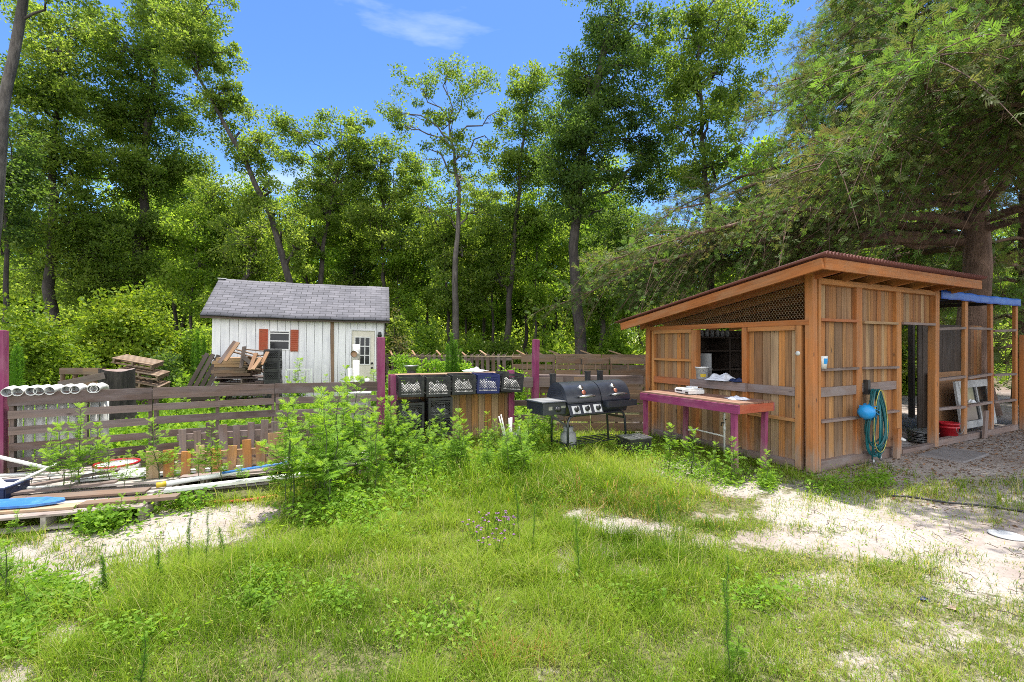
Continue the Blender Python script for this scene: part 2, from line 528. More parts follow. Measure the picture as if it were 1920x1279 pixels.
w = bpy.data.worlds.new('World')
SC.world = w
w.use_nodes = True
n = w.node_tree
n.nodes.clear()
wo = n.nodes.new('ShaderNodeOutputWorld')
bg = n.nodes.new('ShaderNodeBackground')
bg.inputs['Strength'].default_value = 0.15
sk = n.nodes.new('ShaderNodeTexSky')
sk.sky_type = 'NISHITA'
sk.sun_disc = False
sk.sun_elevation = SUN_EL
sk.sun_rotation = math.atan2(sx, sy)
sk.air_density = 1.0
sk.dust_density = 0.3
sk.ozone_density = 2.0
tc = n.nodes.new('ShaderNodeTexCoord').outputs['Generated']
mp = n.nodes.new('ShaderNodeMapping')
mp.inputs['Rotation'].default_value = (0, 0, 0.35)
mp.inputs['Scale'].default_value = (1.0, 2.0, 5.0)
n.links.new(tc, mp.inputs['Vector'])
cl = noise(n, mp.outputs[0], 1.5, 7, 0.55)
cl2 = noise(n, tc, 2.0, 3, 0.5)
cf = ramp(n, mth(n, 'MULTIPLY_ADD', cl2, 0.5, cl), [(0.86, (0, 0, 0)), (1.08, (0.40, 0.40, 0.40))])
gm_n = n.nodes.new('ShaderNodeGamma')
gm_n.inputs[1].default_value = 1.25
n.links.new(sk.outputs[0], gm_n.inputs[0])
hsv = n.nodes.new('ShaderNodeHueSaturation')
hsv.inputs['Saturation'].default_value = 1.12
hsv.inputs['Value'].default_value = 0.55
hsv.inputs['Hue'].default_value = 0.503
n.links.new(gm_n.outputs[0], hsv.inputs['Color'])
skc = mixc(n, cf, hsv.outputs[0], (5.0, 5.3, 5.8))
# a bank of unseen bright cloud, added behind the camera as fill light
sep = n.nodes.new('ShaderNodeSeparateXYZ')
n.links.new(tc, sep.inputs[0])
cu = noise(n, tc, 3.0, 7, 0.6)
fill_bank = mth(n, 'MULTIPLY_ADD', sep.outputs['Y'], -0.55, cu)
bf = ramp(n, fill_bank, [(0.52, (0, 0, 0)), (0.72, (0.95, 0.95, 0.95))])
skc = mixc(n, bf, skc, (7.4, 7.6, 7.9))
n.links.new(skc, bg.inputs['Color'])
n.links.new(bg.outputs[0], wo.inputs[0])

vs = SC.view_settings
vs.view_transform = 'Standard'
vs.look = 'None'
vs.gamma = 1
vs.exposure = 0.95
SC.cycles.max_bounces = 14
SC.cycles.diffuse_bounces = 10
SC.cycles.glossy_bounces = 3
SC.cycles.transmission_bounces = 10
SC.cycles.transparent_max_bounces = 4
SC.cycles.use_denoising = False
SC.cycles.filter_width = 0.95
SC.cycles.sample_clamp_indirect = 6

# ------------------------------------------------------------------ ground
SAND = [(1090, 965, 40, 12, .75), (1320, 1010, 60, 18, .6), (1050, 1060, 30, 12, .6), (640, 938, 60, 10, .55), (790, 925, 40, 8, .55), (1180, 1062, 50, 12, .5), (1420, 1010, 70, 20, .6),
        (60, 1060, 90, 45, 1), (200, 1010, 130, 45, 1), (350, 985, 120, 36, 1), (470, 962, 80, 22, .7), (140, 1085, 70, 38, 1), (95, 1185, 60, 24, .9), (25, 1260, 50, 40, .8),
        (1290, 880, 60, 22, .8), (1400, 905, 70, 22, .9), (1480, 955, 60, 36, .9), (1600, 965, 110, 40, 1), (1750, 985, 150, 60, 1.1), (1890, 1030, 150, 85, 1.1),
        (1650, 1020, 120, 36, .9), (1500, 1012, 90, 24, .8), (1860, 1095, 120, 44, .7), (1160, 985, 62, 17, .9), (1235, 990, 50, 14, .8), (1070, 1040, 30, 20, .55),
        (1135, 1030, 40, 14, .6), (1550, 1085, 110, 28, .6), (1690, 1165, 100, 22, .5), (1620, 1232, 90, 22, .55), (1360, 965, 70, 16, .5), (1030, 1255, 40, 15, .45),
        (1800, 1195, 90, 20, .6), (1480, 1240, 60, 18, .45), (1240, 1010, 60, 14, .5), (880, 920, 30, 8, .4), (1700, 930, 200, 40, .9), (1440, 1075, 50, 20, .35)]
SA, SCOS, SSIN = (3.79, 5.76), 0.8934, 0.4494


def loc_uv(X, Y):
    return (X - SA[0]) * SCOS + (Y - SA[1]) * SSIN, -(X - SA[0]) * SSIN + (Y - SA[1]) * SCOS


def sand_mask(X, Y):
    Ys = np.maximum(Y, 0.8)
    px = CX + FPX * X / Ys
    py = HY + FPX * CAMH / Ys
    s = np.zeros_like(X)
    for a, b, rx, ry, wv in SAND:
        s = np.maximum(s, wv * np.exp(-(((px - a) / rx) ** 2 + ((py - b) / ry) ** 2) * 0.7))
    rt = np.clip((px - 1230) / 300, 0, 1) * np.clip((py - 900) / 60, 0, 1) * (Y > 0.8)
    s = np.maximum(s, 0.36 * rt)
    u, v = loc_uv(X, Y)
    yard = (u > -0.1) & (v < 4)
    s = np.where(yard & (v < 0.2), np.maximum(s, 0.82 * np.clip((-v + 0.4) / 0.3, 0, 1) * np.clip((Y - 3.8) / 0.8, 0, 1)), s)
    s = np.where(yard & (v >= 0.2), 0.7, s)
    return s


def litter_mask(X, Y):
    u, v = loc_uv(X, Y)
    a = np.clip((u - 0.9) / 2.0, 0, 1) * np.clip((v + 1.5) / 1.2, 0, 1) * 0.42
    b = np.clip((Y - 11) / 5, 0, 1) * 0.9
    return np.maximum(a, b)


def gh(X, Y):
    return 0.014 * np.sin(1.3 * X + 0.5) * np.cos(1.1 * Y) + 0.010 * np.sin(3.1 * X - 1.7 * Y) - 0.012


xs = np.concatenate([np.linspace(-400, -40, 19)[:-1], np.linspace(-40, -9, 32)[:-1], np.linspace(-9, 9, 301)[:-1], np.linspace(9, 40, 32)[:-1], np.linspace(40, 400, 19)])
ys = np.concatenate([np.linspace(-60, -2, 15)[:-1], np.linspace(-2, 1.5, 12)[:-1], np.linspace(1.5, 12, 181)[:-1], np.linspace(12, 60, 49)[:-1], np.linspace(60, 700, 21)])
GX, GY = np.meshgrid(xs, ys)
near = np.exp(-np.maximum(np.hypot(GX, GY - 5) - 14, 0) / 4)
GZ = gh(GX, GY) * near
nx, ny = len(xs), len(ys)


def fastmesh(name, verts, quads, tint=None, mats=(), mi=None, extra=None, smooth=False):
    me = bpy.data.meshes.new(name)
    verts = np.ascontiguousarray(verts, dtype=np.float32)
    quads = np.ascontiguousarray(quads, dtype=np.int32)
    me.vertices.add(len(verts))
    me.vertices.foreach_set('co', verts.ravel())
    me.loops.add(quads.size)
    me.loops.foreach_set('vertex_index', quads.ravel())
    me.polygons.add(len(quads))
    me.polygons.foreach_set('loop_start', np.arange(0, quads.size, 4, dtype=np.int32))
    for m_ in mats:
        me.materials.append(m_)
    if mi is not None:
        me.polygons.foreach_set('material_index', np.ascontiguousarray(mi, dtype=np.int32))
    if smooth:
        me.polygons.foreach_set('use_smooth', np.ones(len(quads), dtype=bool))
    me.update(calc_edges=True)
    if tint is not None:
        a = me.attributes.new('tint', 'FLOAT', 'POINT')
        a.data.foreach_set('value', np.ascontiguousarray(tint, dtype=np.float32))
    for k, v in (extra or {}).items():
        a = me.attributes.new(k, 'FLOAT', 'POINT')
        a.data.foreach_set('value', np.ascontiguousarray(v, dtype=np.float32))
    return me


def link(name, me, parent=None, loc=(0, 0, 0)):
    o = bpy.data.objects.new(name, me)
    COL.objects.link(o)
    if parent is not None:
        o.parent = parent
    o.location = loc
    return o


I, J = np.meshgrid(np.arange(nx - 1), np.arange(ny - 1))
b0 = (J * nx + I).ravel()
gm = fastmesh('ground', np.stack([GX.ravel(), GY.ravel(), GZ.ravel()], 1), np.stack([b0, b0 + 1, b0 + nx + 1, b0 + nx], 1), None, [M['ground']], None,
              {'sand': sand_mask(GX.ravel(), GY.ravel()), 'litter': litter_mask(GX.ravel(), GY.ravel())}, True)
tag(link('ground', gm), 'sandy ground with patches of weeds and grass', 'ground', kind='structure')


# ------------------------------------------------------------------ foliage toolkit
class FM:
    """collects quads as numpy arrays"""
    def __init__(self):
        self.v, self.q, self.t, self.m, self.nv = [], [], [], [], 0

    def add(self, v, q, t, mi=0):
        self.v.append(v)
        self.q.append(q + self.nv)
        self.t.append(t)
        self.m.append(np.full(len(q), mi, dtype=np.int32))
        self.nv += len(v)

    def mesh(self, name, mats, smooth=False):
        return fastmesh(name, np.concatenate(self.v), np.concatenate(self.q), np.concatenate(self.t), mats, np.concatenate(self.m), None, smooth)

    def leaves(self, c, d, nrm, L, W, t, mi=0):
        """rhombic leaves: base c, axis d, normal nrm"""
        d = d / (np.linalg.norm(d, axis=1, keepdims=True) + 1e-9)
        s = np.cross(d, nrm)
        s /= np.linalg.norm(s, axis=1, keepdims=True) + 1e-9
        L = L[:, None]
        W = W[:, None]
        v = np.stack([c, c + d * L * 0.45 + s * W, c + d * L, c + d * L * 0.45 - s * W], 1).reshape(-1, 3)
        k = len(c)
        self.add(v, np.arange(4 * k).reshape(k, 4), np.repeat(t, 4), mi)

    def clumps(self, C, r, n, L, tc, flat=0.75, up=0.7, mi=0, droop=0.0, tvar=0.22):
        """C: clump centres, r: radii, n leaves each, tc: clump tints"""
        k = len(C)
        c = np.repeat(C, n, 0)
        rr = np.repeat(r, n)[:, None]
        dv = RG.normal(size=(k * n, 3))
        dv /= np.linalg.norm(dv, axis=1, keepdims=True)
        u = RG.random((k * n, 1)) ** 0.45
        off = dv * u * rr
        off[:, 2] *= flat
        c = c + off
        ax = RG.normal(size=(k * n, 3)) + dv * 0.8
        ax[:, 2] -= droop
        nr = RG.normal(size=(k * n, 3))
        nr[:, 2] += up
        ln = L * RG.uniform(0.6, 1.3, k * n)
        t = np.clip(np.repeat(tc, n) + RG.normal(0, tvar, k * n), 0, 1)
        self.leaves(c, ax, nr, ln, ln * RG.uniform(0.22, 0.34, k * n), t, mi)

    def tube(self, pts, rad, n=6, t=0.5, mi=0):
        pts = np.asarray(pts, dtype=float)
        k = len(pts)
        rad = np.broadcast_to(np.asarray(rad, dtype=float), (k,))
        d = np.gradient(pts, axis=0)
        d /= np.linalg.norm(d, axis=1, keepdims=True) + 1e-9
        ref = np.where(np.abs(d[:, 2:3]) > 0.9, np.array([[1.0, 0, 0]]), np.array([[0, 0, 1.0]]))
        ref = ref[len(ref) // 2][None, :].repeat(k, 0)
        a = np.cross(ref, d)
        a /= np.linalg.norm(a, axis=1, keepdims=True) + 1e-9
        b = np.cross(d, a)
        an = np.arange(n) * 2 * PI / n
        v = pts[:, None, :] + rad[:, None, None] * (a[:, None, :] * np.cos(an)[None, :, None] + b[:, None, :] * np.sin(an)[None, :, None])
        i, j = np.meshgrid(np.arange(k - 1), np.arange(n), indexing='ij')
        i, j = i.ravel(), j.ravel()
        j2 = (j + 1) % n
        q = np.stack([i * n + j, i * n + j2, (i + 1) * n + j2, (i + 1) * n + j], 1)
        self.add(v.reshape(-1, 3), q, np.full(k * n, t), mi)


def curve(p0, p1, k, sag=0.0, wob=0.0):
    p0, p1 = np.asarray(p0, float), np.asarray(p1, float)
    s = np.linspace(0, 1, k)[:, None]
    q = p0 + (p1 - p0) * s
    q[:, 2:3] += sag * np.sin(PI * s) * np.linalg.norm(p1 - p0)
    w_ = RG.normal(0, wob, (k, 3))
    w_[0] = 0
    w_[-1] = 0
    return q + w_


def on_path(path, t):
    k = len(path) - 1
    f = min(max(t, 0), 1) * k
    i = min(int(f), k - 1)
    return path[i] + (path[i + 1] - path[i]) * (f - i)


def tree_into(W, Lf, path, r0, ells, leaf, dens, clump_r=(0.45, 0.8), nl=55, wmi=0, lmi=0, tb=0.5, twigs=True, r1=0.25, sides=8, fill=0.0):
    """W: FM for wood, Lf: FM for leaves; path: trunk points (k,3); ells: list of (cx,cy,cz,rx,ry,rz[,weight])"""
    path = np.asarray(path, float)
    k = 14
    pp = np.array([on_path(path, s) for s in np.linspace(0, 1, k)])
    pp[1:-1] += RG.normal(0, r0 * 0.25, (k - 2, 3)) * np.array([1, 1, 0])
    rad = r0 * (1 - (1 - r1) * np.linspace(0, 1, k) ** 0.8)
    rad[0] *= 1.35
    W.tube(pp, rad, sides, 0.5, wmi)
    if fill:
        ells = list(ells)
        for s in (0.62, 0.76, 0.9, 1.0):
            q = on_path(path, s)
            ells.append((q[0] + RG.normal(0, .35), q[1] + RG.normal(0, .35), q[2] + 0.2, fill, fill, fill * 0.9, 0.85))
    for e in ells:
        c = np.array(e[:3])
        R = np.array(e[3:6])
        wt = e[6] if len(e) > 6 else 1.0
        vol = R[0] * R[1] * R[2]
        num = max(5, int(dens * wt * vol ** 0.72 * 15))
        dv = RG.normal(size=(num, 3))
        dv /= np.linalg.norm(dv, axis=1, keepdims=True)
        u = RG.random((num, 1)) ** 0.42
        C = c + dv * u * R * RG.uniform(0.8, 1.12, (num, 1))
        # limb
        tt = 0.98
        for s in np.linspace(1, 0.15, 18):
            q = on_path(path, s)
            if q[2] < c[2] - 0.35 * math.hypot(c[0] - q[0], c[1] - q[1]):
                tt = s
                break
        st = on_path(path, tt)
        rl = max(0.02, r0 * 0.42 * (1 - 0.6 * tt))
        lb = curve(st, c + np.array([0, 0, R[2] * 0.3]), 7, 0.08, 0.12)
        W.tube(lb, np.linspace(rl, rl * 0.35, 7), 6, 0.5, wmi)
        if twigs:
            for q in C:
                if RG.random() < 0.55:
                    s0 = on_path(lb, RG.uniform(0.35, 1.0))
                    tw = curve(s0, q, 5, RG.uniform(-0.04, 0.12), 0.07)
                    W.tube(tw, np.linspace(rl * 0.35, 0.008, 5), 4, 0.5, wmi)
        cr = RG.uniform(clump_r[0], clump_r[1], num)
        # shell brighter/yellower clumps by chance only
        tc = np.clip(tb + RG.normal(0, 0.13, num), 0.05, 0.95)
        Lf.clumps(C, cr * RG.uniform(0.6, 1.35, num), int(nl * 1.75), leaf, tc, flat=0.6, mi=lmi)


def px_path(pts, Y, dy=None):
    return [np.array(P(x, y, Y + (dy[i] if dy else 0))) for i, (x, y) in enumerate(pts)]


def px_ell(lst, Y):
    """ellipses seen in the photograph -> ellipsoids at distance Y (+dY)"""
    out_ = []
    for e in lst:
        cx, cy, rx, ry = e[:4]
        dY = e[4] if len(e) > 4 else 0.0
        wt = e[5] if len(e) > 5 else 1.0
        D = Y + dY
        q = P(cx, cy, D)
        R = rx / FPX * D
        Rz = ry / FPX * D
        out_.append((q.x, q.y, q.z, R, max(R, Rz) * 0.75 if R < 3 else R * 0.8, Rz, wt))
    return out_


def px_tree(name, label, Y, trunk, r0, ells, leaf=0.15, dens=1.0, mat='oak', bk='bark', nl=55, clump_r=(0.45, 0.8), tb=0.5, group=None, r1=0.16, cat='tree', fill=1.1):
    base = np.array(P(trunk[0][0], HY, Y))
    base[2] = 0
    path = [base] + px_path(trunk[1:] if trunk[0][1] is None else trunk, Y)
    W, Lf = FM(), FM()
    tree_into(W, Lf, np.array(path) - base, r0, [(e[0] - base[0], e[1] - base[1], e[2], *e[3:]) for e in px_ell(ells, Y)], leaf * 0.76, dens, (clump_r[0] * 0.78, clump_r[1] * 0.8), nl, tb=tb, r1=r1, fill=fill)
    t = thing(name, label, cat, tuple(base), 0, group)
    link('trunk', W.mesh('trunk', [M[bk]], True), t)
    link('crown', Lf.mesh('crown', [M[mat]]), t)
    return t

# ================================================================== THE WHITE SHED
SH = Vector((-7.95, 12.0, 0))
ang = math.atan2(1.25, 4.2)
shed = thing('white_shed', 'white board sided shed with grey shingle roof and red shutters', 'shed', SH, 0, None, (0, math.radians(0.9), ang))
SL, SD, SE, SR = 4.38, 2.5, 2.50, 3.52      # length, depth, eave and ridge height (local x along the front, y to the back)
dx0, dx1 = 3.44, 4.16                          # door
wx0, wx1, wz0, wz1 = 1.36, 1.88, 1.52, 2.02     # window opening


def vboards(mb, a0, a1, z0, z1, plane, th, axis='x', wmin=0.08, wmax=0.14, gap=0.007, tfun=None, zj=0.0):
    a = a0
    while a < a1 - 0.01:
        wd = min(rnd(wmin, wmax), a1 - a)
        c = a + wd / 2
        zz0, zz1 = z0 + rnd(-zj, zj), z1 + rnd(-zj, zj)
        pl = plane + rnd(-0.003, 0.003)
        s = (wd - gap, th, zz1 - zz0) if axis == 'x' else (th, wd - gap, zz1 - zz0)
        mb.box((c, pl, (zz0 + zz1) / 2) if axis == 'x' else (pl, c, (zz0 + zz1) / 2), s, None, tfun() if tfun else None)
        a += wd


wall = MB()
for (a0, a1, z0, z1) in ((0, wx0, 0.05, SE), (wx0, wx1, 0.05, wz0), (wx0, wx1, wz1, SE), (wx1, dx0, 0.05, SE), (dx0, dx1, 2.12, SE), (dx1, SL, 0.05, SE)):
    vboards(wall, a0, a1, z0, z1, 0.012, 0.024, 'x', 0.2, 0.215, 0.009)
wall.box((SL / 2, 0.05, SE / 2), (SL - 0.02, 0.03, SE - 0.1)) if False else None
wall.box((0.012, SD / 2 + 0.02, SE / 2), (0.02, SD - 0.04, SE - 0.05))
wall.box((SL - 0.012, SD / 2 + 0.02, SE / 2), (0.02, SD - 0.04, SE - 0.05))
wall.box((SL / 2, SD, SE / 2), (SL - 0.05, 0.02, SE - 0.05))
for xx in (0.012, SL - 0.012):     # gables
    wall.add([(xx - .01, 0.02, SE - .03), (xx - .01, SD, SE - .03), (xx - .01, SD / 2, SR - .06), (xx + .01, 0.02, SE - .03), (xx + .01, SD, SE - .03), (xx + .01, SD / 2, SR - .06)],
             [(0, 1, 2), (3, 5, 4), (0, 2, 5, 3), (1, 4, 5, 2)])
wall.build('wall', M['siding'], shed)
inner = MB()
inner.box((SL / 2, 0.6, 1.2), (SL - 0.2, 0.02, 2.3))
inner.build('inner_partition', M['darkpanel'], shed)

def roof_pt(u, v, back=False):
    x = -0.22 + u * (SL + 0.36)
    y = -0.20 + v * (SD / 2 + 0.20)
    if back:
        y = SD + 0.2 - v * (SD / 2 + 0.2)
    z = SE - 0.12 + v * (SR - SE + 0.12) - 0.02 * math.sin(PI * u) + 0.006 * math.sin(u * 23)
    return Vector((x, y, z))


rf = MB()
for bk in (False, True):
    nu, nv = 24, 8
    vs_ = [roof_pt(i / nu, j / nv, bk) for j in range(nv + 1) for i in range(nu + 1)]
    sl = math.hypot(SD / 2 + .2, SR - SE + .12)
    gs_ = [Vector((i / nu * (SL + .36), j / nv * sl, 0)) for j in range(nv + 1) for i in range(nu + 1)]
    fs_ = [(j * (nu + 1) + i, j * (nu + 1) + i + 1, (j + 1) * (nu + 1) + i + 1, (j + 1) * (nu + 1) + i) for j in range(nv) for i in range(nu)]
    rf.add(vs_, fs_, 0.5, gs_, 0, True)
ro = rf.build('roof', M['shingle'], shed, 0, 0.03)
eb = MB()
for i in range(8):
    a, b = roof_pt(i / 8, 0.01), roof_pt((i + 1) / 8, 0.01)
    eb.beam(a + Vector((0, 0.03, -0.045)), b + Vector((0, 0.03, -0.045)), 0.03, 0.05)
eb.build('eave_board', M['darkwood'], shed)
rc = MB()
rc.beam(roof_pt(0, 1) + Vector((-.02, 0, 0.015)), roof_pt(0.04, 1) + Vector((0, 0, 0.015)), 0.14, 0.02)
rc.build('ridge_cap', M['white'], shed)
# window
wf = MB()
for a, b in (((wx0, 0.01, wz0), (wx1, 0.01, wz0)), ((wx0, .01, wz1), (wx1, .01, wz1)), ((wx0, .01, (wz0 + wz1) / 2 - .02), (wx1, .01, (wz0 + wz1) / 2 - .02)), ((wx0 + .02, .012, wz1 - 0.06), (wx1 - .02, .012, wz1 - 0.06))):
    wf.beam(a, b, 0.05, 0.028)
for xx in (wx0 + .014, wx1 - .014):
    wf.beam((xx, 0.008, wz0 + .014), (xx, 0.008, wz1 - .014), 0.03, 0.045)
wo_ = wf.build('window', M['white'], shed)
pn = MB()
pn.box(((wx0 + wx1) / 2, 0.03, (wz0 + wz1) / 2), (wx1 - wx0 - .03, 0.006, wz1 - wz0 - .03))
pn.build('pane', M['glass'], wo_)
for xx, wv in ((wx0 - 0.135, 0.215), (wx1 + 0.115, 0.20)):
    s_ = MB()
    s_.box((xx, -0.012, 1.77), (wv, 0.024, 0.60), None, 0.5)
    for k in range(11):
        s_.box((xx, -0.026, 1.50 + k * 0.054), (wv - 0.05, 0.008, 0.03), Matrix.Rotation(0.3, 3, 'X'), 0.2)
    s_.build('shutter', M['redpaint'], shed)
# door
dr = MB()
dr.box(((dx0 + dx1) / 2, 0.02, 1.055), (dx1 - dx0 - 0.1, 0.04, 2.05))
do = dr.build('door', plain('ivory_door_paint', (0.70, 0.66, 0.56), 0.5, dirt=(0.5, 0.46, 0.38), damount=0.35), shed)
fr = MB()
for xx in (dx0 + .022, dx1 - .022):
    fr.box((xx, 0.0, 1.06), (0.044, 0.06, 2.12))
fr.box(((dx0 + dx1) / 2, 0.0, 2.105), (dx1 - dx0 - .09, 0.06, 0.04))
fr.build('door_frame', M['siding'], shed)
dp = MB()
pcx, pz0, pw, ph = (dx0 + dx1) / 2 - 0.02, 1.12, 0.41, 0.78
dp.box((pcx, -0.004, pz0 + ph / 2), (pw, 0.008, ph))
dp.build('pane', M['glass'], do)
gb = MB()
for i in range(4):
    gb.box((pcx - pw / 2 + pw * i / 3, -0.012, pz0 + ph / 2), (0.024, 0.012, ph + 0.03))
for i in range(4):
    gb.box((pcx, -0.0135, pz0 + ph * i / 3), (pw + 0.03, 0.012, 0.024))
gb.build('glazing_bar', M['white'], do)
hb = MB()
for z_ in (1.02,):
    hb.lathe([(0.0, -0.06), (0.03, -0.055), (0.033, -0.035), (0.012, -0.02), (0.028, 0.0)], (dx1 - 0.11, 0.0, z_), 12, Matrix.Rotation(-PI / 2, 3, 'X'))
hb.build('knob', M['black'], do)
hb = MB()
hb.lathe([(0.0, -0.03), (0.03, -0.028), (0.033, 0.0)], (dx1 - 0.11, 0.0, 1.15), 12, Matrix.Rotation(-PI / 2, 3, 'X'))
hb.build('deadbolt', M['black'], do)
bt = MB()
bt.box((2.98, -0.014, 1.25), (0.085, 0.028, 2.3), Matrix.Rotation(-0.02, 3, 'Y'))
bt.build('batten', M['brownfence'], shed)
lm = MB()
lm.lathe([(0.03, 0), (0.06, 0.05), (0.062, 0.12), (0.0, 0.13)], (dx1 + 0.09, -0.06, 2.0), 12, Matrix.Rotation(2.0, 3, 'X'))
lm.box((dx1 + 0.09, -0.02, 2.03), (0.07, 0.05, 0.07))
lm.build('security_light', M['black'], shed)

# ================================================================== THE MARKET STALL
stall = thing('wooden_stall', 'open sided plank stall with orange lumber frame and sloping corrugated roof', 'stall', (SA[0], SA[1], 0), math.atan2(SSIN, SCOS))
WL, WD = 3.24, 2.85


def roof_z(y):
    return 2.635 - 0.172 * (y + 0.36)


def post(x, y, z1, w_=0.09, d_=0.09, mat='orange', parent=None, z0=0.0, name='post'):
    p_ = MB()
    p_.box((x, y, (z0 + z1) / 2), (w_, d_, z1 - z0), Matrix.Rotation(rnd(-.006, .006), 3, 'X'))
    return p_.build(name, M[mat], parent or stall, 0.004)


def part(name, mat, fn, parent=None, bevel=0.0, solid=0.0):
    q = MB()
    fn(q)
    return q.build(name, M[mat], parent or stall, bevel, solid)


# posts of the front wall (y) and side wall (x)
post(0, 0, 2.50, 0.10, 0.10)
post(-0.012, 0.135, 1.86, 0.085, 0.075)
post(0.0, WD, 1.96, 0.10, 0.10)
post(-0.005, WD - 0.13, 1.86, 0.09, 0.05)
post(-0.005, 0.90, 1.86, 0.10, 0.075)
post(-0.005, 1.80, 1.86, 0.10, 0.10)
post(1.05, 0, 2.46, 0.14, 0.06)
post(2.11, 0, 2.46, 0.14, 0.06)
post(WL, 0, 2.46, 0.13, 0.10)
post(0.09, -0.005, 2.46, 0.05, 0.10)
post(WL, WD, 1.96)
# rails
part('rail', 'orange', lambda q: q.beam((-0.012, -0.0, 1.895), (-0.012, WD, 1.905), 0.09, 0.07))
part('rail', 'greyrail', lambda q: q.beam((-0.03, 0.18, 1.0), (-0.03, 0.85, 1.0), 0.045, 0.11))
part('counter', 'greyrail', lambda q: q.beam((-0.06, 0.86, 1.0), (-0.06, 1.85, 1.0), 0.05, 0.12))
part('shelf', 'greyrail', lambda q: q.box((0.2, 1.35, 1.055), (0.5, 0.9, 0.025)))
part('rail', 'redrail', lambda q: q.beam((-0.03, 1.855, 1.0), (-0.03, WD - 0.16, 1.0), 0.045, 0.11))
part('rail', 'orange', lambda q: q.beam((-0.02, 1.855, 1.36), (-0.02, WD - 0.16, 1.36), 0.06, 0.04))
part('rail', 'orange', lambda q: q.beam((-0.02, 0.18, 0.63), (-0.02, 0.85, 0.63), 0.06, 0.04))
part('rail', 'orange', lambda q: q.beam((-0.026, 1.86, 1.84), (-0.026, WD - 0.16, 1.84), 0.05, 0.06))
part('rail', 'orange', lambda q: q.beam((-0.026, 0.18, 1.83), (-0.026, 0.85, 1.83), 0.05, 0.06))
part('sill_plate', 'greyrail', lambda q: q.beam((-0.03, 0.18, 0.06), (-0.03, WD - 0.17, 0.06), 0.05, 0.1))
part('rail', 'orange', lambda q: q.beam((0.12, -0.012, 2.42), (WL - .07, -0.012, 2.42), 0.08, 0.07))
for (a, b, z, mt_) in ((0.12, 0.975, 1.93, 'redrail'), (1.125, 2.035, 1.92, 'shadeplanks'), (2.185, WL - .07, 1.93, 'greyrail')):
    part('rail', mt_, lambda q: q.beam((a, -0.02, z), (b, -0.02, z), 0.07, 0.035))
for (a, b, z) in ((0.12, 0.975, 1.29), (1.125, 2.035, 1.29), (0.12, 0.975, 0.63), (1.125, 2.035, 0.64)):
    part('rail', 'greyrail', lambda q: q.beam((a, -0.025, z), (b, -0.025, z + rnd(-.01, .01)), 0.08, 0.03))
for (a, b, z) in ((0.12, 0.975, 1.0), (1.125, 2.035, 1.02)):
    part('rail', 'greyrail', lambda q: q.beam((a, -0.012, z), (b, -0.012, z + rnd(-.01, .01)), 0.03, 0.12))
part('sill_plate', 'greyrail', lambda q: q.beam((0.06, -0.01, 0.06), (2.05, -0.01, 0.06), 0.07, 0.13))
part('threshold', 'greyrail', lambda q: q.beam((2.18, 0.0, 0.03), (WL - .07, 0.0, 0.03), 0.09, 0.06))
# boarding
def brd(q):
    vboards(q, 0.15, 0.87, 0.1, 1.86, 0.012, 0.018, 'y')
    vboards(q, 0.87, 1.84, 0.1, 0.97, 0.014, 0.018, 'y')
    vboards(q, 1.84, WD - .15, 0.1, 1.86, 0.012, 0.018, 'y', 0.07, 0.11)
part('front_boarding', 'planks', brd)
def brd2(q):
    vboards(q, 0.05, 2.10, 0.1, 1.94, 0.03, 0.018, 'x', 0.07, 0.115)
    vboards(q, 0.05, 3.20, 1.93, 2.40, 0.032, 0.018, 'x', 0.07, 0.12)
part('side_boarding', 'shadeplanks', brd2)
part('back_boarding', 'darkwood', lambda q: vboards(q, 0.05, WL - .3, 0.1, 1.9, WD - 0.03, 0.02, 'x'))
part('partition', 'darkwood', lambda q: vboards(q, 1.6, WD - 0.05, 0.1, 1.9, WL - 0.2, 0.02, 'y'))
# roof frame
part('fascia', 'orange', lambda q: q.beam((-0.40, -0.36, roof_z(-.36) - .085), (-0.40, 3.15, roof_z(3.15) - .085), 0.04, 0.13), bevel=0.003)
part('fascia', 'orange', lambda q: q.beam((-0.378, -0.36, roof_z(-.36) - .085), (3.83, -0.36, roof_z(-.36) - .085), 0.04, 0.135), bevel=0.003)
for i, xx in enumerate((0.02, 0.62, 1.24, 1.86, 2.48, 3.10, 3.70)):
    part('rafter', 'orange' if i else 'redrail', lambda q: q.beam((xx, -0.335, roof_z(-.335) - .085), (xx, 3.1, roof_z(3.1) - .085), 0.04, 0.115))
for k in range(7):
    yy = 0.0 + k * 0.5
    part('outrigger', 'orange', lambda q: q.beam((-0.375, yy, roof_z(yy) - .06), (-0.005, yy, roof_z(yy) - .06), 0.085, 0.035))
for k in range(4):
    yy = 0.25 + k * 0.85
    part('purlin', 'shadeplanks', lambda q: q.beam((0.05, yy, roof_z(yy) - .014), (3.68, yy, roof_z(yy) - .014), 0.07, 0.02))
def corr(q):
    nu = 248
    def f(u, v):
        x = -0.46 + u * 4.36
        y = -0.42 + v * 3.70
        return Vector((x, y, roof_z(y) + 0.022 + 0.02 * math.sin(x * 2 * PI / 0.0703)))
    q.grid(f, nu * 2, 6, 0.5)
part('roof', 'roofrust', corr, solid=0.005)
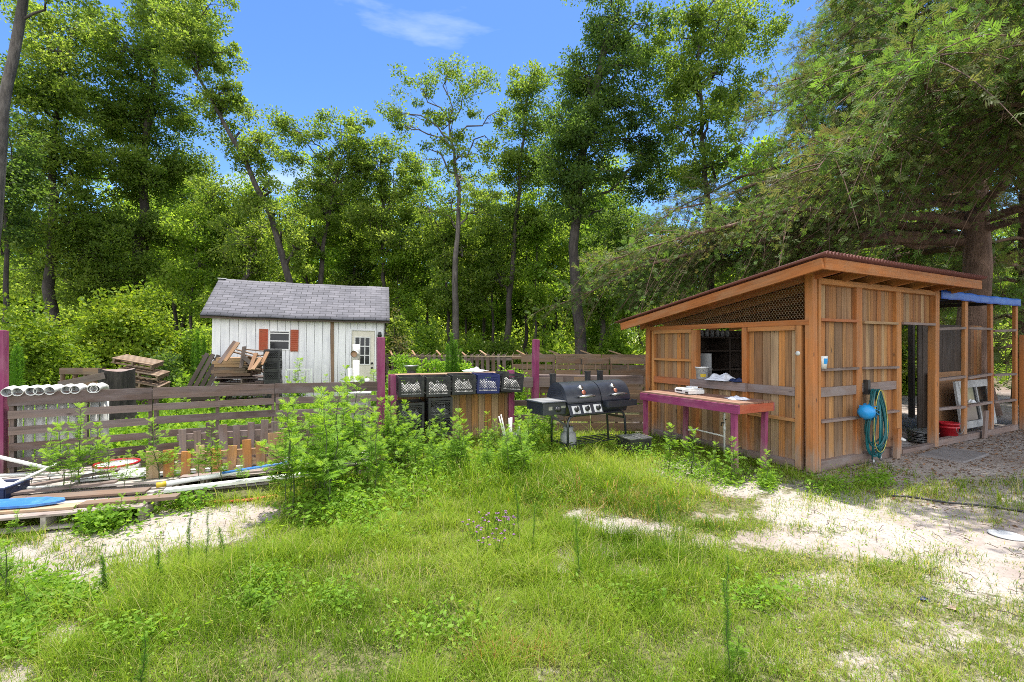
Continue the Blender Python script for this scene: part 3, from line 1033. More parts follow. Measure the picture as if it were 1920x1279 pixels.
# chicken wire in the gable of the front wall
def chick(q):
    hx, hz = 0.040, 0.034
    j = 0
    seen = set()
    def ok(y, z):
        return 0.05 < y < WD - 0.04 and 1.935 < z < roof_z(y) - 0.09
    z = 1.93
    while z < 2.62:
        y = 0.05 + (hx / 2 if j % 2 else 0)
        while y < WD:
            a = (y, z + hz * 0.17)
            L_ = (y - hx / 2, z - hz * 0.17)
            R_ = (y + hx / 2, z - hz * 0.17)
            T = (y, z + hz * 0.67 - hz * 0.0)
            for p_, r_ in ((a, L_), (a, R_), (a, T)):
                if ok(*p_) and ok(*r_):
                    q.tube([(-0.035, p_[0], p_[1]), (-0.035, r_[0], r_[1])], 0.0017, 3, 0.5, cap=False)
            y += hx
        z += hz * 0.84
        j += 1
part('chicken_wire', 'wire', chick)
# shelves inside
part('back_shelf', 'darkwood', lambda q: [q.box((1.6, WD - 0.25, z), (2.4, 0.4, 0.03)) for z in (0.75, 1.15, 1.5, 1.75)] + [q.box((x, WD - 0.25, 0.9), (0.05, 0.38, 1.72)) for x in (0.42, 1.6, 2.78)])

# ---- lean-to frame beside the stall
lean = thing('lean_to_frame', 'open lumber frame of posts and rails with a dark board back', 'lean-to', (SA[0], SA[1], 0), math.atan2(SSIN, SCOS))
for xx in (4.34, 5.39, 6.50):
    post(xx, 0, 2.36, 0.11, 0.05, 'orange', lean)
post(3.36, 0.9, 2.38, 0.09, 0.09, 'darkwood', lean)
post(6.5, 1.6, 2.38, 0.09, 0.09, 'darkwood', lean)
part('top_beam', 'orange', lambda q: q.beam((WL + .07, 0.0, 2.41), (6.56, 0.0, 2.41), 0.09, 0.09), lean)
part('top_beam', 'darkwood', lambda q: q.beam((WL + .07, 1.6, 2.42), (6.56, 1.6, 2.42), 0.09, 0.09), lean)
for xx in (3.7, 4.34, 5.39, 6.5):
    part('joist', 'darkwood', lambda q: q.beam((xx, 0.05, 2.43), (xx, 1.55, 2.44), 0.04, 0.07), lean)
for z, mt_ in ((1.88, 'greyrail'), (1.07, 'greyrail'), (0.58, 'greyrail')):
    for a, b in ((WL + .07, 4.28), (4.40, 5.33), (5.45, 6.44)):
        part('rail', mt_, lambda q: q.beam((a, -0.01, z + rnd(-.02, .02)), (b, -0.01, z + rnd(-.02, .02)), 0.07, 0.04), lean)
part('sill_plate', 'greyrail', lambda q: q.beam((WL + .07, 0.0, 0.05), (6.5, 0.0, 0.05), 0.09, 0.1), lean)
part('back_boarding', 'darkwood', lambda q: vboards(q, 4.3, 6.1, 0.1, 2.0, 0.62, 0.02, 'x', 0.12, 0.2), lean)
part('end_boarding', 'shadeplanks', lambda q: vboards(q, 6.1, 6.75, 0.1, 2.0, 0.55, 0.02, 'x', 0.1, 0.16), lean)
solo('plywood_sheet', (lambda q: (q.box((0, 0, 0.49), (1.5, 0.012, 0.98)), q)[1])(MB()), M['ply'], 'bare plywood sheet leaning inside the lean-to', 'plywood',
     Vector((SA[0], SA[1], 0.13)) + Vector((SCOS * 5.3 - SSIN * .45, SSIN * 5.3 + SCOS * .45, 0)), (-0.1, 0, math.atan2(SSIN, SCOS)))


def SP(x, y, z=0.0):
    """point of the stall's own axes"""
    return Vector((SA[0] + SCOS * x - SSIN * y, SA[1] + SSIN * x + SCOS * y, z))


SROT = math.atan2(SSIN, SCOS)
tp = MB()
def tf(u, v):
    x = WL + 0.09 + u * 3.2
    wr = 0.003 * math.sin(u * 41) + 0.002 * math.sin(u * 17 + 3)
    if v < 0.3:
        s = v / 0.3
        return Vector((x, -0.065 - wr, 2.34 + s * 0.14 + wr + 0.004 * math.sin(u * 9)))
    s = (v - 0.3) / 0.7
    return Vector((x, -0.065 + s * 1.75, 2.48 + 0.03 * math.sin(PI * s) - 0.03 * abs(math.sin(u * PI * 3)) * math.sin(PI * s) + wr))
tp.grid(tf, 60, 14, 0.5)
solo('blue_tarp', tp, M['tarp'], 'blue tarp folded over the top beam of the lean-to', 'tarp', SP(0, 0), (0, 0, SROT), solid=0.004)

# panel at the far right edge
pn2 = thing('plank_gate', 'plank gate of orange lumber leaning past the lean-to end', 'gate', SP(6.6, -0.06), SROT)
part('frame', 'orange', lambda q: (q.box((0.04, 0, 0.9), (0.08, 0.06, 1.8)), q.box((1.4, 0, 0.9), (0.08, 0.06, 1.8)), q.beam((0.08, 0, 1.77), (1.36, 0, 1.77), 0.06, 0.07), q.beam((0.08, 0, 0.9), (1.36, 0, 0.9), 0.05, 0.06)), pn2)
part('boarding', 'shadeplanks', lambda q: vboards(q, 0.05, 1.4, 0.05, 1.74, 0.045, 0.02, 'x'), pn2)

# things on and in the stall
def solo_at(name, build, mat, label, cat, loc, rot=(0, 0, 0), group=None, bevel=0, solid=0):
    q = MB()
    build(q)
    return solo(name, q, M[mat] if isinstance(mat, str) else mat, label, cat, loc, rot, group, bevel, solid)


cup = thing('paper_cup', 'white paper cup with a blue print on the side rail of the stall', 'cup', SP(0.16, -0.055, 1.307), SROT)
part('cup_wall', 'white', lambda q: q.lathe([(0.0, 0.0), (0.036, 0.0), (0.05, 0.16), (0.047, 0.16), (0.034, 0.01)], n=18), cup)
part('print', 'sky_blue', lambda q: q.grid(lambda u, v: Vector((math.cos(-2.5 + u * 1.2) * (0.042 + 0.0075 * v), math.sin(-2.5 + u * 1.2) * (0.042 + .0075 * v), 0.06 + v * 0.07)), 6, 2), cup)
solo_at('hinge_plate', lambda q: q.lathe([(0, 0), (0.03, 0), (0.03, 0.004), (0, 0.006)], n=14), 'white', 'small white round plate on the corner post of the stall', 'plate', SP(-0.055, 0.135, 1.50), (0, -PI / 2, SROT))

def crumple(q, rx, ry, h, seed):
    def f(u, v):
        x, y = (u - .5) * 2, (v - .5) * 2
        r = math.hypot(x, y)
        e = max(0, 1 - r ** 2.2)
        z = e * (0.55 + 0.25 * math.sin(x * 6 + seed) + 0.25 * math.cos(y * 7 + seed * 2) + 0.2 * math.sin((x + y) * 11 + seed))
        wob = 1 + 0.15 * math.sin(math.atan2(y, x) * 5 + seed)
        k = 1 if r <= 1 else 1 / r
        return Vector((x * rx * wob * k, y * ry * wob * k, max(0.004, z * h)))
    q.grid(f, 24, 24, 0.5)

def heap(q, rx, ry, h, seed):
    def f(u, v):
        x, y = (u - .5) * 2, (v - .5) * 2
        e = (1 - abs(x) ** 8) * (1 - abs(y) ** 8)
        z = 0.62 + 0.16 * math.sin(x * 9 + seed) + 0.14 * math.cos(y * 11 + seed * 2) + 0.12 * math.sin((x + y) * 17 + seed) + 0.1 * math.sin((x - y) * 23)
        return Vector((x * rx, y * ry, max(0.004, e * z * h)))
    q.grid(f, 26, 26, 0.5)

bk_ = thing('white_bucket', 'white plastic bucket standing on the stall counter', 'bucket', SP(0.02, 1.70, 1.07), SROT)
part('tub', 'white', lambda q: q.lathe([(0.0, 0.0), (0.085, 0.0), (0.10, 0.17), (0.108, 0.17), (0.108, 0.19), (0.095, 0.19), (0.08, 0.02)], n=20), bk_)
part('handle', 'steel', lambda q: q.tube([(-0.108 * math.cos(a), -0.108 - 0.004 - 0.0 * a, 0.17 - 0.07 * math.sin(a)) for a in np.linspace(0, PI, 9)], 0.003, 5), bk_)
part('print', 'yellowcaution', lambda q: q.grid(lambda u, v: Vector((math.cos(3.6 + u * .9) * (0.0905 + .006 * v), math.sin(3.6 + u * .9) * (0.0905 + .006 * v), 0.03 + v * 0.05)), 6, 2), bk_)
solo_at('cloth_pile', lambda q: crumple(q, 0.2, 0.26, 0.11, 1.0), 'cloth', 'crumpled white cloths heaped on the stall counter', 'cloth', SP(0.02, 1.33, 1.07), (0, 0, SROT))
solo_at('dark_cloth', lambda q: crumple(q, 0.12, 0.14, 0.07, 4.0), 'navy', 'dark blue cloth beside the white cloth pile on the counter', 'cloth', SP(0.0, 1.02, 1.07), (0, 0, SROT))
solo_at('white_board', lambda q: q.box((0, 0, 0.2), (0.02, 0.22, 0.4)), 'grey', 'pale upright board inside the stall opening', 'board', SP(0.22, 1.80, 1.07), (0, 0, SROT))
pr = thing('grey_printer', 'grey boxy appliance on the back shelf of the stall', 'appliance', SP(0.75, WD - 0.25, 1.165), SROT)
part('casing', 'grey', lambda q: (q.box((0, 0, 0.1), (0.34, 0.3, 0.2)), q.box((0, -0.16, 0.04), (0.28, 0.02, 0.03))), pr, 0.01)
part('lid', 'steel', lambda q: q.box((0, 0, 0.215), (0.3, 0.26, 0.025)), pr, 0.005)
for i in range(6):
    solo_at('glass_jar', lambda q: q.lathe([(0, 0), (0.035, 0), (0.037, 0.09), (0.03, 0.11), (0.032, 0.13), (0, 0.13)], n=12), 'grey', 'dim glass jar in the row on the top shelf of the stall', 'jar', SP(1.0 + i * 0.14, WD - 0.3, 1.765), (0, 0, 0), 'jars on the top stall shelf')

# sliding hose, blue jug, block
hz = thing('garden_hose', 'coiled teal garden hose with yellow stripe hung on the stall side', 'hose', SP(1.2, -0.11, 1.0), SROT)
def hose(q, col=None):
    random.seed(5)
    for k in range(9):
        rx = rnd(0.12, 0.2)
        rz = rnd(0.34, 0.46)
        ph = rnd(0, 1)
        yo = rnd(-0.07, 0.01)
        sx_ = rnd(-0.05, 0.07)
        pts = []
        for i in range(29):
            a = 2 * PI * i / 28
            pts.append((sx_ + rx * math.sin(a) * (1 - 0.25 * math.cos(a)), yo + 0.02 * math.sin(2 * a + ph), -rz + rz * math.cos(a) * 1.0))
        q.tube(pts, 0.011, 6, rnd(), cap=False)
    for k in range(3):
        x0 = rnd(-0.12, 0.12)
        q.tube([(x0, -0.04, -0.05), (x0 - 0.02, -0.06, -0.5), (x0 + rnd(-.04, .06), -0.05, -0.93)], 0.011, 6, rnd())
part('coil', 'hose', hose, hz)
def hstr(q):
    random.seed(9)
    for k in range(1):
        rx, rz, yo = 0.17 + 0.02 * k, 0.42 + 0.02 * k, -0.085
        q.tube([(0.03 + rx * math.sin(a) * (1 - .25 * math.cos(a)), yo, -rz + rz * math.cos(a)) for a in np.linspace(0, 2 * PI, 29)], 0.0045, 5, 0.5, cap=False)
part('stripe', 'yellow', hstr, hz)
part('fitting', 'steel', lambda q: (q.tube([(-0.08, -0.05, -0.93), (-0.08, -0.05, -1.0)], 0.014, 8), q.tube([(0.1, -0.05, -0.9), (0.1, -0.05, -0.97)], 0.014, 8)), hz)
part('hanger', 'black', lambda q: q.box((-0.02, 0.055, 0.03), (0.06, 0.06, 0.2)), hz)
random.seed(21)
jug = thing('blue_jug', 'bright blue plastic jug with a torn rim hung on the stall side', 'jug', SP(0.93, -0.17, 0.72), SROT)
JR = Matrix.Rotation(0.35, 3, 'Z') @ Matrix.Rotation(PI / 2 + 0.1, 3, 'Y')
part('jug_body', 'sky_blue', lambda q: q.lathe([(0, -0.12), (0.06, -0.115), (0.092, -0.07), (0.098, 0.0), (0.09, 0.07), (0.075, 0.10), (0.066, 0.105), (0.06, 0.06), (0.0, 0.02)], (0, 0, 0), 24, JR), jug)
def torn(q):
    for k in range(12):
        a = 2 * PI * k / 12
        c_ = Vector((0.083 * math.cos(a), 0.083 * math.sin(a), 0.08))
        e_ = Vector((0.115 * math.cos(a + .25), 0.115 * math.sin(a + .25), 0.13 + rnd(0, .06)))
        q.beam(JR @ c_, JR @ e_, 0.03, 0.006)
part('torn_rim', 'sky_blue', torn, jug)
solo_at('wood_block', lambda q: q.box((0, 0, 0.21), (0.10, 0.05, 0.42)), 'orange', 'short orange timber block standing by the doorway post of the stall', 'timber', SP(1.82, -0.12, 0.0), (0.03, 0, SROT))
solo_at('jar_top', lambda q: q.lathe([(0, 0), (0.05, 0), (0.055, 0.02), (0.0, 0.03)], n=14), 'white', 'white plastic lid caught at the foot of the doorway post', 'lid', SP(2.02, -0.09, 0.24), (0.4, 0, SROT))

# inside the lean-to
frm = thing('grey_door_panel', 'grey wooden door frame with a glazed middle leaning in the lean-to', 'door', SP(4.72, 0.16, 0.12), 0, None, (-0.14, 0, SROT))
def fr2(q):
    q.box((0.07, 0, 0.42), (0.13, 0.035, 0.84), Matrix.Rotation(0.06, 3, 'Y'))
    q.box((1.42, 0, 0.42), (0.11, 0.035, 0.84), Matrix.Rotation(0.06, 3, 'Y'))
    q.box((0.75, 0, 0.78), (1.24, 0.035, 0.13))
    q.box((0.75, 0, 0.06), (1.24, 0.035, 0.12))
    q.box((0.85, 0, 0.38), (0.05, 0.03, 0.66))
part('frame', plain and 'cloth', fr2, frm) if False else part('frame', 'palegrey', fr2, frm)
part('pane', 'glass', lambda q: q.box((0.75, 0.012, 0.42), (1.2, 0.006, 0.6)), frm)
solo_at('cloth_rag', lambda q: crumple(q, 0.11, 0.05, 0.06, 2.0), 'cloth', 'white rag lying over the middle rail of the lean-to', 'rag', SP(4.62, 0.0, 0.62), (0, 0, SROT))
solo_at('board_end', lambda q: q.box((0, 0, 0.24), (0.13, 0.03, 0.48)), 'greyrail', 'grey plank end standing between the lean-to posts', 'plank', SP(4.85, -0.09, 0.0), (0.05, 0, SROT))
rb = thing('red_bucket', 'red plastic bucket on the ground by the lean-to post', 'bucket', SP(4.02, 0.1, 0.0), SROT)
part('tub', 'red', lambda q: q.lathe([(0.0, 0.0), (0.12, 0.0), (0.135, 0.28), (0.15, 0.28), (0.15, 0.31), (0.13, 0.31), (0.115, 0.02)], n=22), rb)
part('rim_band', 'red', lambda q: q.lathe([(0.139, 0.22), (0.148, 0.225), (0.148, 0.25), (0.139, 0.255)], n=22), rb)
part('handle', 'steel', lambda q: q.tube([(-0.15 * math.cos(a), -0.155, 0.26 - 0.12 * math.sin(a)) for a in np.linspace(0, PI, 11)], 0.004, 5), rb)
for i in range(9):
    random.seed(30 + i)
    solo_at('plate', lambda q: q.lathe([(0, 0), (0.12, 0.0), (0.19, 0.012), (0.195, 0.02), (0.12, 0.008), (0, 0.008)], n=26), 'steel', 'grey metal disc in the stack beside the red bucket', 'disc', SP(3.45 + rnd(-.02, .02), 0.22 + rnd(-.02, .02), 0.01 + i * 0.022), (rnd(-.04, .04), rnd(-.04, .04), 0), 'stacked grey discs by the red bucket')
solo_at('floor_sheet', lambda q: crumple(q, 0.42, 0.3, 0.03, 3.0), 'cloth', 'pale sheet spread on the floor inside the stall doorway', 'sheet', SP(2.75, 0.35, 0.01), (0, 0, SROT)) if False else None
for i in range(7):
    solo_at('grey_tray', lambda q: (q.box((0, 0, 0.006), (0.5, 0.34, 0.012)), q.box((0, -0.17, 0.03), (0.5, 0.014, 0.05)), q.box((0, 0.17, 0.03), (0.5, 0.014, 0.05)), q.box((-.25, 0, 0.03), (0.014, 0.32, 0.05)), q.box((.25, 0, 0.03), (0.014, 0.32, 0.05))), 'black',
            'dark shallow tray in the tall stack inside the stall doorway', 'tray', SP(3.0 + rnd(-.03, .03), 0.75 + rnd(-.03, .03), 0.3 + i * 0.085), (0, 0, SROT + rnd(-.05, .05)), 'dark trays stacked inside the doorway')
solo_at('pale_sheet', lambda q: [q.lathe([(0, 0), (0.22, 0), (0.24, 0.012), (0, 0.015)], (x, y, 0.004 + 0.016 * k), 20) for k, (x, y) in enumerate(((0, 0), (0.1, 0.06), (-0.08, 0.1)))], 'slab', 'flat pale lids lying on the floor inside the stall doorway', 'lids', SP(2.72, 0.32, 0.02), (0, 0, SROT))
solo_at('ply_offcut', lambda q: q.box((0, 0, 0), (0.55, 0.012, 0.3)), 'ply', 'tan plywood offcut leaning in the stall doorway', 'plywood', SP(2.85, 0.5, 0.17), (-0.5, 0, SROT))
bin_ = thing('black_bin', 'large black bin standing behind the doorway of the stall', 'bin', SP(3.9, 1.35, 0), SROT)
part('tub', 'black', lambda q: (q.box((0, 0, 0.5), (0.7, 0.6, 1.0)), q.box((0, 0, 0.97), (0.76, 0.66, 0.05))), bin_, 0.02)
part('lid', 'black', lambda q: (q.box((0, 0, 1.03), (0.78, 0.68, 0.06)), q.box((0, -0.3, 1.08), (0.6, 0.05, 0.04))), bin_, 0.015)
solo_at('stepping_slab', lambda q: q.box((0, 0, 0.02), (1.0, 0.5, 0.04)), 'slab', 'flat grey slab on the ground in front of the stall doorway', 'slab', SP(2.72, -0.42, -0.012), (0, 0, SROT + 0.05), bevel=0.01)

# faucet by the front wall
fc = thing('garden_tap', 'white stand pipe with a side arm under the stall table', 'pipe', SP(-0.24, 1.08, 0), SROT)
part('riser', 'pvc', lambda q: (q.tube([(0, 0, 0), (0, 0, 0.62)], 0.014, 8), q.tube([(0, 0, 0.36), (0, 0, 0.43)], 0.022, 8)), fc)
part('arm', 'pvc', lambda q: (q.tube([(0, 0, 0.28), (-0.02, 0.5, 0.30), (-0.16, 0.52, 0.30)], 0.012, 8)), fc)
part('tap', 'black', lambda q: (q.tube([(0, 0, 0.48), (-0.06, 0, 0.48), (-0.07, 0, 0.44)], 0.01, 8), q.box((0, 0, 0.53), (0.015, 0.06, 0.012))), fc)

# ================================================================== purple table in front of the stall
tb_ = thing('purple_table', 'purple framed outdoor table with slatted wooden top before the stall', 'table', SP(-0.65, 1.14, 0), SROT)
TX, TY, TZ = 0.33, 0.85, 0.89
part('tabletop', 'topwood', lambda q: [q.box((x, 0, TZ - 0.012 + rnd(-.002, .002)), (0.085, 2 * TY, 0.022), None, rnd()) for x in (-0.285, -0.19, -0.095, 0.0, 0.095, 0.19, 0.285)], tb_)
part('apron', 'purple', lambda q: q.box((-TX - 0.01, 0, TZ - 0.078), (0.03, 2 * TY + .02, 0.105)), tb_)
part('apron', 'purple', lambda q: q.box((TX + 0.01, 0, TZ - 0.078), (0.03, 2 * TY, 0.105)), tb_)
part('apron', 'redpaint', lambda q: q.box((0, -TY + 0.005, TZ - 0.078), (2 * TX - .012, 0.03, 0.105)), tb_)
part('apron', 'redpaint', lambda q: q.box((0, TY - 0.005, TZ - 0.078), (2 * TX - .012, 0.03, 0.105)), tb_)
for (a, b, wv) in ((-TX + .03, -TY + .085, 0.06), (-TX + .03, TY - .06, 0.055), (TX - .035, -TY + .10, 0.058), (TX - .035, TY - .3, 0.055)):
    part('leg', 'purple', lambda q: q.box((a, b, (TZ - 0.13) / 2), (wv, wv, TZ - 0.13), Matrix.Rotation(0.03 if a > 0 else -0.01, 3, 'X')), tb_)
sc_ = thing('kitchen_scale', 'white flat weighing scale on the purple table', 'scale', SP(-0.62, 1.38, TZ + 0.001), SROT - 0.2)
part('casing', 'white', lambda q: (q.box((0, 0, 0.04), (0.26, 0.34, 0.06)), q.box((-0.0, 0, 0.005), (0.2, 0.28, 0.012))), sc_, 0.012)
part('display', 'black', lambda q: q.box((-0.133, 0.06, 0.045), (0.004, 0.14, 0.018)), sc_)
part('vent', 'black', lambda q: q.box((-0.133, -0.12, 0.03), (0.004, 0.06, 0.025)), sc_)
part('pan', 'white', lambda q: (q.box((0, 0, 0.078), (0.24, 0.32, 0.012)), q.box((0.05, 0.0, 0.095), (0.1, 0.14, 0.025))), sc_, 0.008)
solo_at('table_cloth', lambda q: crumple(q, 0.12, 0.15, 0.045, 5.0), 'cloth', 'crumpled white cloth on the near end of the purple table', 'cloth', SP(-0.60, 0.60, TZ + 0.001), (0, 0, SROT))

# ================================================================== grill
gr = thing('barbecue_grill', 'black twin barrel barbecue grill with a side burner and two lids', 'barbecue', (1.16, 6.95, 0), math.radians(30))
gr.scale = (0.92, 0.92, 0.98)


def dprof(r, z0, n=14, back=0.27, top=0.30):
    """half barrel profile in y,z from front bottom over the top to back bottom"""
    return [(-back * math.cos(a), z0 + top * math.sin(a)) for a in np.linspace(0, PI, n)]


def barrel(q, x0, x1, z0, back, top):
    pr_ = dprof(0, z0, 18, back, top)
    k = len(pr_)
    vs_ = [(x0, y, z) for y, z in pr_] + [(x1, y, z) for y, z in pr_]
    q.add(vs_, [(i, i + 1, k + i + 1, k + i) for i in range(k - 1)], 0.5, smooth=True)
    q.add(vs_[:k], [tuple(range(k))], 0.4)
    q.add(vs_[k:], [tuple(range(k - 1, -1, -1))], 0.4)


def tub(q, x0, x1, z0, z1, hw0, hw1):
    vs_ = []
    for x in (x0, x1):
        vs_ += [(x, -hw1, z1), (x, -hw0, z0), (x, hw0, z0), (x, hw1, z1)]
    q.add(vs_, [(0, 1, 5, 4), (1, 2, 6, 5), (2, 3, 7, 6), (0, 3, 2, 1), (4, 5, 6, 7), (0, 4, 7, 3)], 0.5)


for (x0, x1, nm) in ((-0.64, 0.045, 'lid'), (0.06, 0.68, 'lid')):
    lo = MB()
    barrel(lo, x0, x1, 0.80, 0.275, 0.285)
    ld = lo.build(nm, M['grill'], gr)
    cxm = (x0 + x1) / 2 + 0.02
    part('handle', 'chrome', lambda q: (q.tube([(cxm - 0.16, -0.33, 0.885), (cxm - 0.08, -0.345, 0.89), (cxm + 0.08, -0.345, 0.89), (cxm + 0.16, -0.33, 0.885)], [0.012, 0.02, 0.02, 0.012], 10), q.box((cxm - .13, -0.29, 0.89), (0.02, 0.08, 0.02)), q.box((cxm + .13, -0.29, 0.89), (0.02, 0.08, 0.02))), ld)
    RT = Matrix.Rotation(0.95, 3, 'X')
    part('thermometer', 'chrome', lambda q: q.lathe([(0.0, 0.02), (0.036, 0.018), (0.040, 0.0), (0.040, -0.01)], (cxm - 0.03, -0.195, 1.004), 16, Matrix.Rotation(0.85, 3, 'X')), ld)
    part('badge', 'copper', lambda q: q.lathe([(0.0, 0.008), (0.036, 0.007), (0.038, 0.0)], (cxm - 0.01, -0.245, 0.937), 16, Matrix.Rotation(1.1, 3, 'X')), ld)
    part('firebox', 'grill', lambda q: tub(q, x0 + .01, x1 - .01, 0.60, 0.797, 0.19, 0.265), gr)
    part('seam', 'grill', lambda q: q.box(((x0 + x1) / 2, -0.275, 0.80), (x1 - x0 - .02, 0.03, 0.02)), ld)
part('end_louvre', 'grill', lambda q: [q.box((-0.645, 0, 0.83 + i * 0.035), (0.012, 0.44 - i * 0.05, 0.012)) for i in range(5)], gr)
# side burner box
part('side_burner', 'grill', lambda q: (q.box((-0.86, -0.03, 0.73), (0.42, 0.46, 0.17)), q.box((-0.86, -0.03, 0.822), (0.46, 0.5, 0.015))), gr, 0.006)
part('burner_lid', 'steel', lambda q: q.box((-0.86, -0.03, 0.834), (0.44, 0.46, 0.008)), gr)
# control panel
CP = Matrix.Rotation(-0.45, 3, 'X')
part('control_panel', 'grill', lambda q: q.box((-0.30, -0.315, 0.70), (0.66, 0.02, 0.17), CP), gr, 0.005)
for xx in (-0.50, -0.29, -0.07):
    part('knob', 'black', lambda q: (q.lathe([(0.0, 0.05), (0.032, 0.048), (0.036, 0.01), (0.045, 0.0)], (xx, -0.322, 0.70), 16, Matrix.Rotation(PI / 2 - .45, 3, 'X')), q.box((xx, -0.37, 0.722), (0.014, 0.02, 0.07), CP)), gr)
    part('dial_plate', 'palegrey', lambda q: q.box((xx, -0.327, 0.70), (0.15, 0.004, 0.12), CP), gr)  # pale grey colour carries the gleam of a chrome plate
part('knob', 'black', lambda q: q.lathe([(0.0, 0.05), (0.03, 0.048), (0.036, 0.0)], (-0.80, -0.262, 0.72), 16, Matrix.Rotation(PI / 2, 3, 'X')), gr)
part('dial_plate', 'chrome', lambda q: (q.lathe([(0.0, 0.003), (0.04, 0.002), (0.04, 0.0)], (-0.80, -0.262, 0.72), 18, Matrix.Rotation(PI / 2, 3, 'X')), q.box((-0.94, -0.264, 0.74), (0.07, 0.006, 0.05)), q.box((-0.70, -0.264, 0.75), (0.08, 0.006, 0.03))), gr)
# charcoal drawer of the right barrel
part('ash_drawer', 'grill', lambda q: (q.box((0.39, -0.34, 0.715), (0.62, 0.12, 0.02)), q.box((0.39, -0.405, 0.75), (0.62, 0.012, 0.09)), q.box((0.085, -0.34, 0.75), (0.012, 0.12, 0.09)), q.box((0.695, -0.34, 0.75), (0.012, 0.12, 0.09))), gr)
# frame
def gframe(q):
    for yy in (-0.22, 0.22):
        q.tube([(-0.58, yy, 0.02), (-0.58, yy, 0.5), (-0.545, yy, 0.575), (-0.47, yy, 0.60), (0.50, yy, 0.60), (0.575, yy, 0.575), (0.61, yy, 0.5), (0.65, yy, 0.02)], 0.02, 8)
part('leg_frame', 'grill', gframe, gr)
for ba, bb in (((-0.58, -0.2, 0.45), (-0.86, -0.1, 0.65)), ((0.60, -0.2, 0.5), (0.60, 0.2, 0.5)), ((-0.58, -0.2, 0.18), (-0.58, 0.2, 0.18))):
    part('brace', 'grill', lambda q: q.beam(ba, bb, 0.03, 0.03), gr)
part('bottom_rack', 'grill', lambda q: [q.beam((-0.57, y, 0.17), (0.63, y, 0.17), 0.015, 0.015) for y in (-0.2, -0.1, 0, 0.1, 0.2)], gr)
for (xx, zz) in ((-0.50, 1.18), (0.24, 1.20), (0.52, 1.205)):
    part('smoke_stack', 'black', lambda q: (q.box((xx, 0.30, zz - 0.14), (0.075, 0.07, 0.28)), q.box((xx, 0.30, zz + 0.005), (0.085, 0.08, 0.02))), gr)
pt = thing('propane_tank', 'pale grey propane tank standing under the grill', 'gas tank', (0.84, 6.78, 0), 0.3)
pt.scale = (0.8, 0.8, 0.85)
part('shell', 'grey', lambda q: q.lathe([(0.09, 0.0), (0.10, 0.03), (0.145, 0.06), (0.15, 0.14), (0.15, 0.30), (0.13, 0.36), (0.07, 0.40), (0, 0.41)], n=22), pt)
part('collar', 'grey', lambda q: q.lathe([(0.09, 0.385), (0.095, 0.46), (0.088, 0.46), (0.085, 0.385)], n=18), pt)
part('valve', 'black', lambda q: (q.tube([(0, 0, 0.40), (0, 0, 0.46)], 0.018, 8), q.tube([(0, 0, 0.44), (0, -0.06, 0.48), (-0.08, -0.1, 0.62)], 0.008, 6)), pt)


# ================================================================== milk crates
def crate_parts(mat, root, L=0.375, H=0.30):
    h = L / 2
    def rim(q):
        for z0, hh in ((0.02, 0.04), (H - 0.02, 0.04), (0.075, 0.012), (H - 0.06, 0.012)):
            for s in (-1, 1):
                q.box((0, s * (h - .006), z0), (L, 0.012, hh))
                q.box((s * (h - .006), 0, z0), (0.012, L - .026, hh))
        for sx_ in (-1, 1):
            for sy_ in (-1, 1):
                q.box((sx_ * (h - .018), sy_ * (h - 0.0045), H / 2), (0.036, 0.013, H - .002))
                q.box((sx_ * (h - .0045), sy_ * (h - 0.03), H / 2), (0.013, 0.038, H - .003))
    def lat(q):
        for s in (-1, 1):
            for ax in (0, 1):
                w0, z0, z1 = h - 0.035, 0.05, H - 0.05
                st = 0.04
                k = -14
                while k < 15:
                    for dr_ in (1, -1):
                        pts = []
                        # line u = k*st + dr*(z - z0) clipped to |u|<w0
                        za, zb = z0, z1
                        ua, ub = k * st + dr_ * (za - z0), k * st + dr_ * (zb - z0)
                        lo_, hi_ = 0.0, 1.0
                        du = ub - ua
                        for bnd, sg in ((-w0, 1), (w0, -1)):
                            fa, fb = sg * (ua - bnd), sg * (ub - bnd)
                            if fa < 0 and fb < 0:
                                lo_ = 2
                            elif fa < 0:
                                lo_ = max(lo_, fa / (fa - fb))
                            elif fb < 0:
                                hi_ = min(hi_, fa / (fa - fb))
                        if hi_ - lo_ > 0.05:
                            for tt in (lo_, hi_):
                                pts.append((ua + du * tt, za + (zb - za) * tt))
                            off = s * (h - 0.006 - (0.003 if dr_ > 0 else 0))
                            a_, b_ = [((p_[0], off, p_[1]) if ax == 0 else (off, p_[0], p_[1])) for p_ in pts]
                            q.beam(a_, b_, 0.006, 0.008)
                    k += 1
                # hand hold
                q.box((0, s * (h - .003), H - 0.085), (0.12, 0.012, 0.02)) if ax == 0 else q.box((s * (h - .003), 0, H - 0.085), (0.012, 0.12, 0.02))
    part('rim_frame', mat, rim, root)
    part('lattice', mat, lat, root)
    part('base', mat, lambda q: [q.box((0, -h + .03 + i * (L - .06) / 6, 0.008), (L - .03, 0.014, 0.012)) for i in range(7)] + [q.box((-h + .03 + i * (L - .06) / 6, 0, 0.0095), (0.014, L - .03, 0.012)) for i in range(7)], root)


